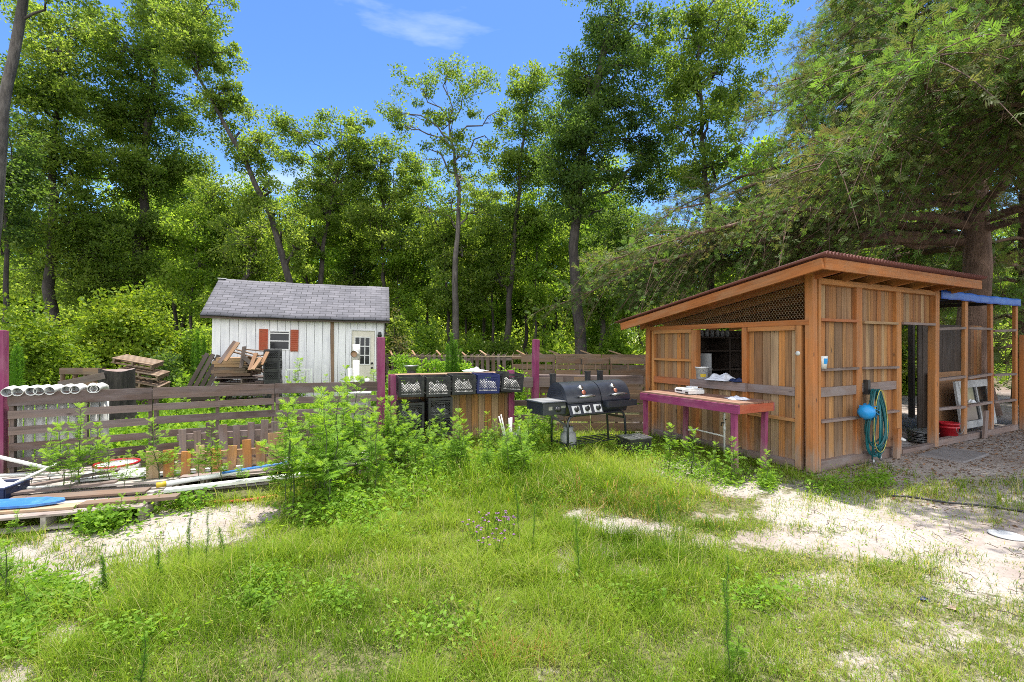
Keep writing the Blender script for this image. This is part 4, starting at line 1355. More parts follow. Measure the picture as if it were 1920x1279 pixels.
c0 = Vector((-1.86, 7.16, 0))
c1 = Vector((-0.02, 7.86, 0))
cd = (c1 - c0).normalized()
cn = Vector((cd.y, -cd.x, 0))      # towards the camera
CROT = math.atan2(cd.y, cd.x)
CT = 1.135
ctr = thing('garden_counter', 'wooden counter on purple posts with a brown plank front', 'counter', c0, CROT)
CLN = (c1 - c0).length
part('counter_top', 'freshpallet', lambda q: [q.box((CLN / 2, 0.04 + k * 0.1, CT - 0.012 - 0.002 * k), (CLN - .08, 0.095, 0.024)) for k in range(5)], ctr)
part('leg', 'purple', lambda q: q.box((0.0, 0.0, CT / 2), (0.10, 0.09, CT)), ctr)
part('leg', 'purple', lambda q: q.box((CLN, 0.0, CT / 2 + 0.02), (0.10, 0.09, CT + .04)), ctr)
part('leg', 'purple', lambda q: q.box((0.0, 0.42, CT / 2), (0.08, 0.08, CT - .03)), ctr)
part('leg', 'purple', lambda q: q.box((CLN, 0.42, CT / 2), (0.08, 0.08, CT - .03)), ctr)
part('front_boarding', 'planks', lambda q: vboards(q, 0.06, CLN - 0.06, 0.05, 0.80, 0.02, 0.02, 'x', 0.09, 0.13, 0.006, None, 0.015), ctr)
part('ledge', 'darkwood', lambda q: q.box((CLN / 2, -0.10, 0.815), (CLN - 0.12, 0.2, 0.025)), ctr)
specs = [(0.22, 'black', 'black milk crate of white litter at the purple post end of the counter', 0.0, 0.0),
         (0.63, 'black', 'black milk crate second from the purple post on the counter front', 0.0, -0.01),
         (1.035, 'black', 'black milk crate in the middle of the row, with a wide hand hold', 0.0, 0.01),
         (1.435, 'bluecrate', 'dark blue milk crate full of white litter on the counter front', 0.03, 0.01),
         (1.84, 'black', 'black milk crate tilted at the open end of the counter row', 0.09, 0.02)]
for (sx_, mt_, lb_, tl, dz) in specs:
    q0 = c0 + cd * sx_ + cn * 0.20
    cr = thing('milk_crate', lb_, 'crate', (q0.x, q0.y, 0.83 + dz), 0, 'milk crates along the counter', (0.05, tl, CROT))
    crate_parts(mt_, cr)
    fl = MB()
    heap(fl, 0.172, 0.172, 0.19, sx_ * 9)
    solo('white_litter', fl, M['litterwhite'], 'white crumpled litter inside the ' + lb_.replace(' of white litter', '').replace(' full of white litter', ''), 'litter', (q0.x, q0.y, 0.852 + dz), (0.05, tl, CROT), 'litter in the milk crates')
for (sx_, zz, lb_) in ((0.66, 0.50, 'black milk crate directly below the second crate of the counter row'), (0.22, 0.44, 'black milk crate low against the purple counter leg behind the weeds')):
    q0 = c0 + cd * sx_ + cn * 0.21
    bx = thing('milk_crate', lb_, 'crate', (q0.x, q0.y, zz), 0, 'milk crates along the counter', (0.03, 0, CROT))
    crate_parts('black', bx)
    q0b = MB()
    heap(q0b, 0.152, 0.152, 0.15, sx_ * 5)
    solo('white_litter', q0b, M['litterwhite'], 'white litter inside the ' + lb_, 'litter', (q0.x, q0.y, zz + 0.02), (0.03, 0, CROT), 'litter in the milk crates')
    bs2 = thing('support_crate', lb_.replace('black milk crate', 'dark crate under the black milk crate'), 'crate', (q0.x, q0.y, zz - 0.29), 0, 'milk crates along the counter', (0, 0, CROT))
    crate_parts('black', bs2)
# crate beside the grill
gq = P(1188, 832, 6.75)
gc = thing('milk_crate', 'black crate with a wire rack on top beside the purple table leg', 'crate', (gq.x, gq.y, 0.0), 0.35)
crate_parts('black', gc, 0.36, 0.24)
part('wire_rack', 'steel', lambda q: [q.beam((-0.19, y, 0.25), (0.19, y, 0.25), 0.006, 0.006) for y in np.linspace(-.17, .17, 11)] + [q.beam((x, -0.19, 0.257), (x, 0.19, 0.257), 0.01, 0.01) for x in (-.19, 0, .19)], gc)
# bucket of white rods near the counter end
bq = P(958, 850, 6.9)
sb = thing('rod_bucket', 'dark tub of white rods half hidden by weeds at the counter end', 'tub', (bq.x, bq.y, 0))
part('tub', 'black', lambda q: q.lathe([(0, 0), (0.13, 0), (0.16, 0.26), (0.15, 0.26), (0.12, 0.02)], n=18), sb)
random.seed(3)
for i in range(8):
    a = rnd(0, 6.28)
    part('rod', 'pvc', lambda q: q.tube([(0.06 * math.cos(a), 0.06 * math.sin(a), 0.03), (0.22 * math.cos(a) * rnd(.4, 1), 0.22 * math.sin(a) * rnd(.4, 1), rnd(.4, .55))], 0.011, 6), sb)


# ================================================================== pallets and fences
def pallet(name, label, cat, L, Wd, nb, mat, loc, rot, group=None, th=0.12, bw=0.1, back=True, gapf=None, nst=3, tfun=None, warp=0.004, overl=0.0):
    """stands upright: boards along x, stringers along z, front at -y"""
    r = thing(name, label, cat, loc, 0, group, rot)
    def fs(yy, cnt, bw_):
        def f(q):
            for k in range(cnt):
                zc = bw_ / 2 + (Wd - bw_) * k / max(cnt - 1, 1)
                q.beam((-overl + rnd(-.01, .01), yy + rnd(-.003, .003), zc + rnd(-warp, warp) * 2), (L + overl + rnd(-.01, .01), yy + rnd(-.003, .003), zc + rnd(-warp, warp) * 2), 0.018, bw_ * rnd(.9, 1.05), tfun() if tfun else None)
        return f
    part('front_slats', mat, fs(-th / 2, nb, bw), r)
    if back:
        part('back_slats', mat, fs(th / 2, 2 if nb > 5 else 3, bw), r)
    for k in range(nst):
        part('stringer', mat, lambda q: q.box((0.02 + (L - 0.04) * k / (nst - 1), 0, Wd / 2), (0.036, th - 0.022, Wd)), r)
    return r


# front fence: three pallets on edge between the purple posts
F0, F1, F2, F3 = Vector((-5.84, 5.30, 0)), Vector((-4.74, 6.03, 0)), Vector((-3.47, 6.69, 0)), Vector((-2.06, 7.16, 0))
for i, (a, b, lb) in enumerate(((F0, F1, 'weathered pallet fence panel with white pipes hooked over it'), (F1, F2, 'weathered pallet fence panel in front of the stacked lumber'), (F2, F3, 'weathered pallet fence panel ending at the purple post by the crates'))):
    d = b - a
    r = pallet('pallet_fence', lb, 'fence', d.length - 0.02, 1.0, 6, 'fence', (a.x, a.y, 0.02), (0, 0, math.atan2(d.y, d.x)), 'weathered pallets forming the front fence', 0.13, 0.095)
    part('cap_board', 'fence', lambda q: q.beam((0, -0.082, 0.955), (d.length - 0.02, -0.082, 0.955 + rnd(-.01, .01)), 0.02, 0.145), r)


def ppost(px, Y, top_y, lb, w_=0.11, mat='purple', lean_=(0, 0)):
    q = P(px, top_y, Y)
    return solo_at('fence_post', lambda m_: (m_.box((0, 0, q.z / 2), (w_, w_, q.z)), m_.box((0, 0, q.z + 0.002), (w_ * .8, w_ * .8, 0.006))), mat, lb, 'post', (q.x, q.y, 0), (lean_[0], lean_[1], 0.45), 'purple painted fence posts', 0.004)


ppost(714, 7.12, 633, 'purple post between the pallet fence and the crate counter', 0.115)
ppost(1003, 8.35, 637, 'purple post behind the side burner of the grill', 0.10, 'purple', (0, 0.012))
ppost(-1, 5.32, 620, 'purple post at the end of the fence under the hooked pipes', 0.115)

# white hooked pipes over the fence
d01 = (F1 - F0).normalized()
n01 = Vector((d01.y, -d01.x, 0))
for i in range(9):
    random.seed(60 + i)
    b = F0 + d01 * (0.02 + i * 0.098)
    h = thing('drain_pipe', 'white pipe with an elbow hooked over the top of the pallet fence', 'pipe', (b.x - n01.x * 0.14, b.y - n01.y * 0.14, 0.12), math.atan2(d01.y, d01.x), 'white pipes hooked over the fence')
    part('tube', 'pvc', lambda q: q.tube([(0, 0, 0.0), (0, 0, 0.86)], 0.043, 14), h)
    tw = rnd(-0.25, 0.1)
    def elb(q):
        pts = [(0, 0, 0.84), (0, 0, 0.90), (-0.0, -0.03, 0.945), (-0.005 + tw * .05, -0.09, 0.965), (tw * .15, -0.20, 0.962), (tw * .25, -0.26, 0.945)]
        q.tube(pts, [0.047, 0.047, 0.047, 0.046, 0.047, 0.050], 16, cap=False)
        q.tube([(tw * .25, -0.262, 0.9445), (tw * .25, -0.259, 0.945)], [0.050, 0.043], 16, cap=False)
    ep = part('elbow', 'pvc', elb, h)
    part('bore', 'palegrey', lambda q: (q.tube([(tw * .25, -0.259, 0.945), (tw * .2, -0.19, 0.962)], [0.043, 0.040], 16, cap=False), q.tube([(tw * .2, -0.19, 0.962), (tw * .19, -0.188, 0.962)], [0.040, 0.001], 16, cap=False)), ep)  # grey colour paints the shade inside the white pipe

# fence of stacked boards behind the grill
g0, g1 = P(1012, HY, 8.55), P(1206, HY, 8.42)
g0.z = g1.z = 0
d = g1 - g0
r = pallet('pallet_fence', 'brown plank fence panel directly behind the grill', 'fence', d.length / 2 - .02, 1.0, 6, 'brownfence', (g0.x, g0.y, 0.02), (0, 0, math.atan2(d.y, d.x)), None, 0.12, 0.13)
gm_ = g0 + d * 0.5
r = pallet('pallet_fence', 'brown plank fence panel between the grill and the stall corner', 'fence', d.length / 2 - .02, 1.0, 6, 'brownfence', (gm_.x, gm_.y, 0.02), (0, 0, math.atan2(d.y, d.x)), None, 0.12, 0.14)
solo_at('rough_beam', lambda q: (q.box((d.length / 2 - 0.05, 0, 0.0), (d.length + .1, 0.14, 0.16), Matrix.Rotation(0.008, 3, 'Y'))), 'fence', 'rough grey beam lying along the fence top behind the grill', 'beam', (g0.x, g0.y, 0.95 + 0.02), (0, 0, math.atan2(d.y, d.x)), bevel=0.02)
# short rail from the counter to the purple post
solo_at('plank_rail', lambda q: [q.beam((0, 0, z), (1.0, 0, z), 0.03, hh) for z, hh in ((0.93, 0.18), (0.55, 0.1), (0.28, 0.1))], 'fence', 'short weathered rails between the crate counter and the purple post', 'fence', (-0.05, 8.3, 0), (0, 0, 0.1))

# far pallet fences
random.seed(77)
far = [(722, 790, 15.2, 665, 'whitish'), ]
def far_panel(x0, x1, Y0, Y1, top, mat, lb, nb=5, vertical=False, group='pallet panels of the far fence'):
    a, b = P(x0, HY, Y0), P(x1, HY, Y1)
    a.z = b.z = 0
    hgt = P(0, top, (Y0 + Y1) / 2).z
    dd = b - a
    if not vertical:
        return pallet('far_fence', lb, 'fence', dd.length - .02, hgt, nb, mat, (a.x, a.y, 0.0), (0, 0, math.atan2(dd.y, dd.x)), group, 0.12, hgt / nb * 0.54)
    t_ = thing('far_fence', lb, 'fence', a, math.atan2(dd.y, dd.x), group)
    k = int(dd.length / 0.17)
    part('pickets', mat, lambda q: [q.box((0.08 + i * 0.17, rnd(-.005, .005), hgt / 2), (0.1, 0.02, hgt + rnd(-.02, .02))) for i in range(k)], t_)
    for z in (0.15, hgt - .15):
        part('rail', mat, lambda q: q.beam((0, 0.05, z), (dd.length, 0.05, z), 0.05, 0.08), t_)
    return t_


pxs = [722, 800, 880, 960, 1042, 1128, 1218]
for i in range(6):
    far_panel(pxs[i], pxs[i + 1], 14.6 - i * 0.25, 14.35 - i * 0.25, 664 + (i % 2), 'brownfence' if i > 2 else 'fence',
              ['far pallet panel nearest the shed corner', 'far pallet panel behind the tall green fennel', 'far pallet panel left of the thin purple post', 'far pallet panel right of the thin purple post', 'far pallet panel in front of the thick oak trunk', 'far pallet panel that meets the stall'][i], 5, i < 3)
near_p = [(1042, 1090, 11.4), (1092, 1142, 11.3), (1144, 1212, 11.2)]
for i, (a, b, Y) in enumerate(near_p):
    far_panel(a, b, Y, Y - 0.05, 671, 'brownfence', ['tan pallet panel standing before the far fence, above the left grill lid', 'orange brown pallet panel standing before the far fence, above the right grill lid', 'dark pallet panel standing before the far fence, beside the stall'][i], 5, False, 'pallet panels before the far fence')
for i, (a, b, Y) in enumerate(((978, 1000, 11.8), (1008, 1040, 11.7))):
    far_panel(a, b, Y, Y, 665, 'brownfence', ['narrow pallet panel just left of the thin purple post', 'narrow pallet panel just right of the thin purple post'][i], 4, False, 'pallet panels before the far fence')
# sloping brace boards along the far fence top
for i, px in enumerate((735, 778, 826, 872, 912, 985, 1018, 1050, 1112, 1168)):
    q = P(px, 666, 13.6)
    solo_at('brace_board', lambda m_: m_.beam((0, 0, 0), (-0.25, 0.75, 0.13), 0.05, 0.03), 'freshpallet', 'pale brace board sloping over the top of the far fence', 'board', tuple(q), (0, 0, 0), 'brace boards over the far fence')
solo_at('wire_netting', lambda q: [q.tube([(x0, y, 0), (x0 + (0 if k else 5.6), y + (0.7 if k else 0), 0.12 if k else 0)], 0.004, 4) for k in (0, 1) for (x0, y) in ([(0, 0), (0, 0.35), (0, 0.7)] if k == 0 else [(j * 0.2, 0) for j in range(28)])], 'wire', 'sagging wire netting over the top of the far fence', 'netting', tuple(P(735, 668, 13.6)), (0, 0, -0.1))

# ================================================================== around the shed
def shp(x, y, z=0.0):
    return SH + Vector((math.cos(ang) * x - math.sin(ang) * y, math.sin(ang) * x + math.cos(ang) * y, z))


def flat_pallet(label, loc, rz, mat, L=1.15, Wd=1.0, nb=6, group=None, tilt=(0, 0)):
    """a pallet lying flat, boards along x"""
    r = thing('wooden_pallet', label, 'pallet', loc, 0, group, (tilt[0], tilt[1], rz))
    bw = Wd / nb * 0.72
    part('deck', mat, lambda q: [q.beam((rnd(-.01, .01), bw / 2 + (Wd - bw) * k / (nb - 1), 0.125), (L + rnd(-.01, .01), bw / 2 + (Wd - bw) * k / (nb - 1), 0.125 + rnd(-.003, .003)), bw * rnd(.85, 1.08), 0.018) for k in range(nb)], r)
    part('bottom_boards', mat, lambda q: [q.beam((0, bw / 2 + (Wd - bw) * k / 2, 0.012), (L, bw / 2 + (Wd - bw) * k / 2, 0.012), bw, 0.018) for k in range(3)], r)
    for k in range(3):
        part('stringer', mat, lambda q: q.box((0.02 + (L - .04) * k / 2, Wd / 2, 0.068), (0.038, Wd, 0.092)), r)
    return r


for i, lb in enumerate(('grey pallet at the bottom of the stack before the shed wall', 'grey pallet in the middle of the stack before the shed wall', 'grey pallet on top of the stack, under the loose brown boards')):
    q = P(398 + i, HY, 10.6)
    flat_pallet(lb, (q.x + 0.0, q.y, 0.2 + i * 0.15 if False else 0.72 + (i - 2) * 0.145 - 0.02), 0.12 + 0.03 * i, 'fence', 1.2, 1.0, 6, 'grey pallets stacked before the shed')
for i, lb in enumerate(('lowest dark pallet on the ground under the stack before the shed', 'second dark pallet from the ground under the stack before the shed')):
    q = P(398, HY, 10.6)
    flat_pallet(lb, (q.x, q.y, 0.0 + i * 0.145 + 0.0), 0.1, 'darkwood', 1.2, 1.0, 6, 'grey pallets stacked before the shed')
random.seed(101)
q = P(400, HY, 10.75)
for i in range(6):
    lb = ['bottom board bundle layer of the lumber pile before the shed', 'second layer of the lumber pile before the shed', 'third layer of the lumber pile before the shed', 'fourth layer of the lumber pile before the shed', 'fifth layer of the lumber pile before the shed', 'uppermost layer of the lumber pile before the shed'][i]
    solo_at('lumber_layer', lambda m_: [m_.box((0.38 + rnd(-.03, .03), 0.06 + k * 0.13, 0), (0.78 + rnd(-.05, .05), 0.11, 0.07), Matrix.Rotation(rnd(-.05, .05), 3, 'Z')) for k in range(6)], 'freshpallet' if i > 2 else 'brownfence', lb, 'lumber',
            (q.x + rnd(-.02, .03), q.y, 0.90 + i * 0.075), (0, rnd(-.02, .02), 0.1), 'layers of the lumber pile')
boards = [((313, 676), (432, 642), 10.5, 'grey', 'long grey board leaning over the lumber pile'), ((362, 676), (445, 642), 10.4, 'fresh', 'pale clean board leaning over the lumber pile'),
          ((470, 694), (482, 662), 10.35, 'fresh', 'short orange board standing in the pile, first beside the black crates'), ((478, 690), (498, 665), 10.3, 'fresh', 'short orange board tilted right against the black crates'),
          ((455, 690), (466, 650), 10.6, 'old', 'dark splintered board sticking out behind the lumber pile'), ((462, 692), (440, 672), 10.45, 'old', 'dark board end sloping down from the lumber pile'), ((490, 688), (503, 660), 10.5, 'fresh', 'orange board leaning on the edge of the black crates')]
bx = {'grey': 'fence', 'fresh': 'freshpallet', 'old': 'darkwood'}
BP = {0: ((411, 681), (441, 640)), 1: ((422, 677), (447, 642)), 2: ((468, 694), (480, 662)), 3: ((474, 693), (489, 671)), 4: ((452, 690), (458, 650)), 5: ((480, 690), (455, 668)), 6: ((490, 684), (502, 660))}
for i, (_a, _b, Y, mt_, lb) in enumerate(boards):
    (xa, ya), (xb, yb) = BP[i]
    A_, B_ = P(xa, ya, Y - .15), P(xb, yb, Y + .1)
    solo_at('loose_board', lambda m_: m_.beam((0, 0, 0), B_ - A_, 0.085, 0.022, up=(0, -1, 0.3)), bx[mt_], lb, 'board', tuple(A_))
q = P(452, HY, 10.7)
solo_at('board_heap', lambda m_: [m_.box((0.1 + rnd(-.1, .22), 0.1 + rnd(-.1, .3), 0.05 + k * 0.05), (rnd(.4, .6), 0.09, 0.025), Matrix.Rotation(rnd(-.5, .5), 3, 'Y') @ Matrix.Rotation(rnd(-.8, .8), 3, 'Z')) for k in range(12)], 'brownfence', 'jumbled dark board ends on the pallets beside the black crates', 'boards', (q.x + 0.05, q.y, 0.88), (0, 0, 0))
# stacked black crates
for i in range(6):
    random.seed(i + 200)
    q = P(512, HY, 10.95)
    cr = thing('black_crate', ['lowest', 'second lowest', 'third', 'fourth', 'second highest', 'topmost'][i] + ' black crate of the tall stack under the shed window', 'crate', (q.x + rnd(-.01, .01), q.y, 0.0 + i * 0.252), 0, 'black crates stacked under the shed window', (0, 0, 0.3 + rnd(-.04, .04)))
    crate_parts('black', cr, 0.34, 0.25)
    part('liner', 'darkpanel', lambda m_: m_.box((0, 0, 0.13), (0.29, 0.29, 0.2)), cr)
# leaning dark pallet left of the shed
q = P(352, HY, 11.3)
r = thing('leaning_pallet', 'dark slatted pallet leaning at the shed corner', 'pallet', (q.x, q.y, 0.5), 0, None, (-0.25, 0.24, 0.1))
part('front_slats', 'darkwood', lambda m_: [m_.box((0.05 + k * 0.135, 0, 0.5), (0.1, 0.02, 1.0 + rnd(-.02, .02)), Matrix.Rotation(0.12, 3, 'Y')) for k in range(6)], r)
for z in (0.1, 0.5, 0.9):
    part('stringer', 'darkwood', lambda m_: m_.box((0.4, 0.06, z), (0.82, 0.09, 0.04)), r)
solo_at('support_stack', lambda m_: [m_.box((0.4, 0.1, 0.06 + k * 0.12), (0.9, 0.6, 0.1)) for k in range(4)], 'darkwood', 'dark timbers on the ground under the leaning pallet', 'timbers', (q.x, q.y, 0.0), (0, 0, 0.1))
# tilted pale pallets beside the stump
for i, (px, py, tl, lb) in enumerate(((212, 672, 0.22, 'pale pallet tilted on top of the pile beside the tree stump'), (224, 692, 0.24, 'pale pallet in the middle of the pile beside the tree stump'), (226, 712, 0.26, 'lowest pale pallet of the pile beside the tree stump'))):
    q = P(px, py, 10.2)
    r = thing('wooden_pallet', lb, 'pallet', tuple(q), 0, 'tilted pale pallets by the stump', (0.1, tl, 0.35))
    r.scale = (0.86, 0.86, 0.9)
    part('deck', 'tanpallet', lambda m_: [m_.box((0.42, 0.05 + k * 0.14, 0), (0.9, 0.1, 0.02)) for k in range(6)], r)
    part('bottom_boards', 'tanpallet', lambda m_: [m_.box((0.42, 0.05 + k * 0.35, -0.11), (0.9, 0.1, 0.02)) for k in range(3)], r)
    for xx in (0.02, 0.42, 0.84):
        part('stringer', 'tanpallet', lambda m_: m_.box((xx, 0.4, -0.055), (0.04, 0.8, 0.085)), r)
q = P(262, HY, 10.7)
solo_at('log_block', lambda m_: [m_.box((0, 0, 0.1 + k * 0.2), (0.7, 0.5, 0.18)) for k in range(4)], 'darkwood', 'rough dark timbers on the ground below the pale pallets', 'timbers', (q.x, q.y, 0), (0, 0, 0.3))
# stump
q = P(221, HY, 8.9)
st_ = thing('tree_stump', 'dark cut tree stump standing behind the pallet fence', 'stump', (q.x, q.y, 0))
def stm(m_):
    prof = [(0.36, 0.0), (0.30, 0.25), (0.275, 0.6), (0.268, 1.13)]
    n_ = 28
    vs_, fs_ = [], []
    for r_, z in prof:
        for k in range(n_):
            a = 2 * PI * k / n_
            rr = r_ * (1 + 0.05 * math.sin(7 * a) + 0.03 * math.sin(13 * a + z))
            vs_.append((rr * math.cos(a), rr * math.sin(a), z + (0.03 * math.sin(a * 2) if z > 1 else 0)))
    for i in range(3):
        for k in range(n_):
            fs_.append((i * n_ + k, i * n_ + (k + 1) % n_, (i + 1) * n_ + (k + 1) % n_, (i + 1) * n_ + k))
    m_.add(vs_, fs_, 0.5, None, 0, True)
part('stump_bark', 'barkdark', stm, st_)
part('cut_face', 'greyrail', lambda m_: m_.add([(0.262 * math.cos(a) * (1 + .05 * math.sin(7 * a)), 0.262 * math.sin(a) * (1 + .05 * math.sin(7 * a)), 1.125 + .03 * math.sin(2 * a)) for a in np.linspace(0, 2 * PI, 29)[:-1]], [tuple(range(28))]), st_)
# grey rails and low brown pieces behind the fence at the left
A_, B_ = P(110, 722, 8.2), P(196, 704, 8.6)
solo_at('sloping_rail', lambda m_: m_.beam((0, 0, 0), B_ - A_, 0.04, 0.12), 'fence', 'grey rail sloping up to the tree stump', 'rail', tuple(A_))
for i, (a, b, Y) in enumerate(((116, 168, 10.6), (160, 196, 10.2))):
    far_panel(a, b, Y, Y, 690, 'brownfence', ['low brown pallet panel left of the stump, end toward the bush', 'low brown pallet panel touching the tree stump'][i], 4, False, 'low brown panels beside the stump')
# white rack and pipes near the shed door
q = P(537, HY, 10.9)
gt = thing('white_gate', 'white slatted gate standing in the weeds before the shed', 'gate', (q.x, q.y, 0.42), 0.2)
part('frame', 'white', lambda m_: (m_.beam((0, 0, 0.04), (0.56, 0, 0.04), 0.03, 0.03), m_.beam((0, 0, 0.60), (0.56, 0, 0.60), 0.03, 0.03), m_.box((0, 0, 0.1), (0.03, 0.03, 1.04)), m_.box((0.56, 0, 0.1), (0.03, 0.03, 1.04))), gt)
part('bars', 'white', lambda m_: [m_.box((0.08 + i * 0.08, 0, 0.32), (0.016, 0.016, 0.56)) for i in range(6)], gt)
q = P(668, HY, 7.6)
wp = thing('white_standpipe', 'tall white pipe with a side tee before the shed door', 'pipe', (q.x, q.y, 0))
part('riser', 'pvc', lambda m_: (m_.tube([(0, 0, 0), (0, 0, 1.55)], 0.05, 16), m_.tube([(0, 0, 1.36), (0, 0, 1.62)], 0.057, 16)), wp)
part('tee', 'pvc', lambda m_: m_.tube([(0, 0, 1.46), (0, -0.12, 1.46)], 0.057, 16, cap=False), wp)
part('plug', 'freshpallet', lambda m_: m_.lathe([(0, 0), (0.05, 0), (0.05, 0.005)], (0, -0.10, 1.46), 16, Matrix.Rotation(PI / 2, 3, 'X')), wp)
q = P(657, HY, 7.55)
solo_at('short_pipe', lambda m_: m_.tube([(0, 0, 0), (0, 0, 1.22)], 0.035, 14), 'pvc', 'shorter white pipe standing beside the tall white pipe', 'pipe', (q.x, q.y, 0))
q = P(676, HY, 7.45)
wb = thing('white_container', 'white ribbed container behind the fence below the tall pipe', 'container', (q.x, q.y, 0.25), 0.25)
part('body', 'white', lambda m_: (m_.box((0, 0, 0.28), (0.3, 0.24, 0.56)), [m_.box((-.12 + k * 0.06, -0.122, 0.28), (0.03, 0.012, 0.5)) for k in range(5)]), wb, 0.008)
part('lid', 'white', lambda m_: m_.box((0, 0, 0.575), (0.33, 0.27, 0.03)), wb, 0.005)
solo_at('container_stand', lambda m_: [m_.box((0, 0, 0.06 + k * .12), (0.4, 0.3, 0.11)) for k in range(2)], 'darkwood', 'dark blocks under the white ribbed container', 'blocks', (q.x, q.y, 0), (0, 0, 0.25))
for (px, mt_, lb) in ((688, 'white', 'small white cup on the fence behind the tall white pipe'), (679, 'navy', 'small dark blue cap beside the white cup on the fence')):
    q = P(px, 716, 7.3)
    solo_at('small_cup', lambda m_: m_.lathe([(0, -0.05), (0.032, -0.05), (0.04, 0.05), (0.036, 0.05), (0.03, -0.04)], n=14), mt_, lb, 'cup', tuple(q))
    q2 = Vector((q.x, q.y, 0))
# basin in the weeds
q = P(771, 690, 9.2)
bs_ = thing('metal_basin', 'grey metal basin on a stump among the weeds behind the crates', 'basin', (q.x, q.y, 0))
part('bowl', 'steel', lambda m_: m_.lathe([(0, q.z - 0.06), (0.09, q.z - 0.055), (0.14, q.z + 0.04), (0.15, q.z + 0.045), (0.13, q.z + 0.03), (0.08, q.z - 0.03), (0, q.z - .035)], n=24), bs_)
part('stand', 'bark', lambda m_: m_.lathe([(0.11, 0), (0.09, q.z - 0.062), (0, q.z - .062)], n=14), bs_)
q = P(890, 694, 9.4)
solo_at('white_sheet', lambda m_: crumple(m_, 0.26, 0.2, 0.08, 7.0), 'cloth', 'pale sheet lying over the weeds behind the counter', 'sheet', tuple(q - Vector((0, 0, 0.02))))
q = P(748, HY, 11.8)

# ================================================================== junk on the ground pallets at the left front
PL = [((-40, 985), 0.42, 'grey ground pallet under the blue board', 4.35, 'fence'), ]
ga = G(-60, 1010)
flat_pallet('grey pallet lying on the ground under the blue board', (-4.75, 3.72, 0.0), 0.30, 'bleached', 1.45, 1.15, 8, 'pallets lying on the ground along the fence')
flat_pallet('grey pallet lying on the ground among the white pipes', (-5.6, 4.3, 0.0), 0.45, 'bleached', 1.45, 0.9, 7, 'pallets lying on the ground along the fence')
flat_pallet('grey pallet on the ground in front of the short pickets', (-4.02, 4.78, 0.0), 0.36, 'bleached', 1.3, 1.0, 7, 'pallets lying on the ground along the fence')
flat_pallet('grey pallet on the ground under the striped pole', (-2.92, 5.32, 0.0), 0.33, 'bleached', 1.2, 0.9, 7, 'pallets lying on the ground along the fence')
# blue board and planks
A_, B_ = Vector((-5.22, 3.92, 0.175)), Vector((-3.72, 4.22, 0.165))
solo_at('blue_board', lambda m_: m_.add([(0, -.11, 0), (0.95, -.10, 0), (1.12, -.05, 0), (1.16, 0, 0), (1.12, .05, 0), (0.95, .10, 0), (0, .11, 0), (0, -.11, .02), (0.95, -.10, .02), (1.12, -.05, .02), (1.16, 0, .02), (1.12, .05, .02), (0.95, .10, .02), (0, .11, .02)],
        [(6, 5, 4, 3, 2, 1, 0), (7, 8, 9, 10, 11, 12, 13)] + [(i, i + 1, 8 + i, 7 + i) for i in range(6)] + [(6, 0, 7, 13)]), 'blueboard', 'blue painted board with a rounded end lying on the pallet', 'board', tuple(A_), (0.06, 0, 0.21))
solo_at('tan_plank', lambda m_: m_.box((0.6, 0, 0), (1.3, 0.13, 0.022)), 'freshpallet', 'tan plank lying under the blue board', 'plank', (-5.15, 3.84, 0.148), (0, 0, 0.23))
solo_at('plank_end', lambda m_: m_.box((0.4, 0, 0), (0.75, 0.12, 0.03)), 'brownfence', 'brown plank lying on the pallet beside the ragweed', 'plank', (-3.95, 4.15, 0.15), (0, 0, 0.3))
bn = thing('blue_bin', 'dark blue plastic bin behind the blue board', 'bin', (-5.02, 4.36, 0.12), 0.25)
bn.scale = (0.9, 0.9, 0.7)
part('tub', 'navy', lambda m_: (m_.box((0, 0, 0.01), (0.5, 0.34, 0.02)), m_.box((0, -0.17, 0.10), (0.5, 0.015, 0.2)), m_.box((0, 0.17, 0.10), (0.5, 0.015, 0.2)), m_.box((-.25, 0, 0.10), (0.015, 0.325, 0.2)), m_.box((.25, 0, 0.10), (0.015, 0.325, 0.2))), bn, 0.004)
part('rim', 'navy', lambda m_: (m_.box((0, -0.178, 0.2), (0.54, 0.03, 0.02)), m_.box((0, 0.178, 0.2), (0.54, 0.03, 0.02)), m_.box((-.258, 0, 0.2), (0.03, 0.326, 0.02)), m_.box((.258, 0, 0.2), (0.03, 0.326, 0.02))), bn, 0.003)
solo_at('white_rag', lambda m_: crumple(m_, 0.2, 0.12, 0.07, 8.0), 'cloth', 'white plastic scraps heaped in the dark blue bin', 'scraps', (-5.0, 4.37, 0.24), (0, 0, 0.2))
random.seed(411)
pl_ = [((-5.9, 5.0, .35), (-4.9, 4.9, .42)), ((-5.6, 4.6, .3), (-4.35, 4.85, .26)), ((-5.5, 4.45, .28), (-4.3, 4.6, .22)), ((-5.2, 4.3, .25), (-3.9, 4.7, .18)), ((-5.0, 4.9, .2), (-3.6, 5.2, .17)),
       ((-4.7, 4.95, .18), (-3.5, 5.35, .16)), ((-4.4, 4.25, .18), (-4.15, 4.75, .4)), ((-5.4, 4.9, .25), (-5.1, 4.85, .5)), ((-5.1, 4.85, .5), (-4.3, 4.8, .34)), ((-4.95, 4.75, .2), (-4.9, 4.8, .58)), ((-5.7, 4.75, .2), (-5.05, 4.85, .58))]
lbs = ['white pipe lying along the foot of the fence', 'white pipe lying across the heap behind the blue bin', 'white pipe resting low over the blue bin', 'thin white pipe pointing at the tall ragweed', 'white pipe on the pallet below the fence slats', 'white pipe lying nearest the short pickets',
       'short white pipe leaning up toward the heap', 'short upright white pipe of the heap', 'sloping white pipe from the heap top down to the weeds', 'stubby white pipe standing in the heap', 'white pipe sloping up from the purple post end of the heap']
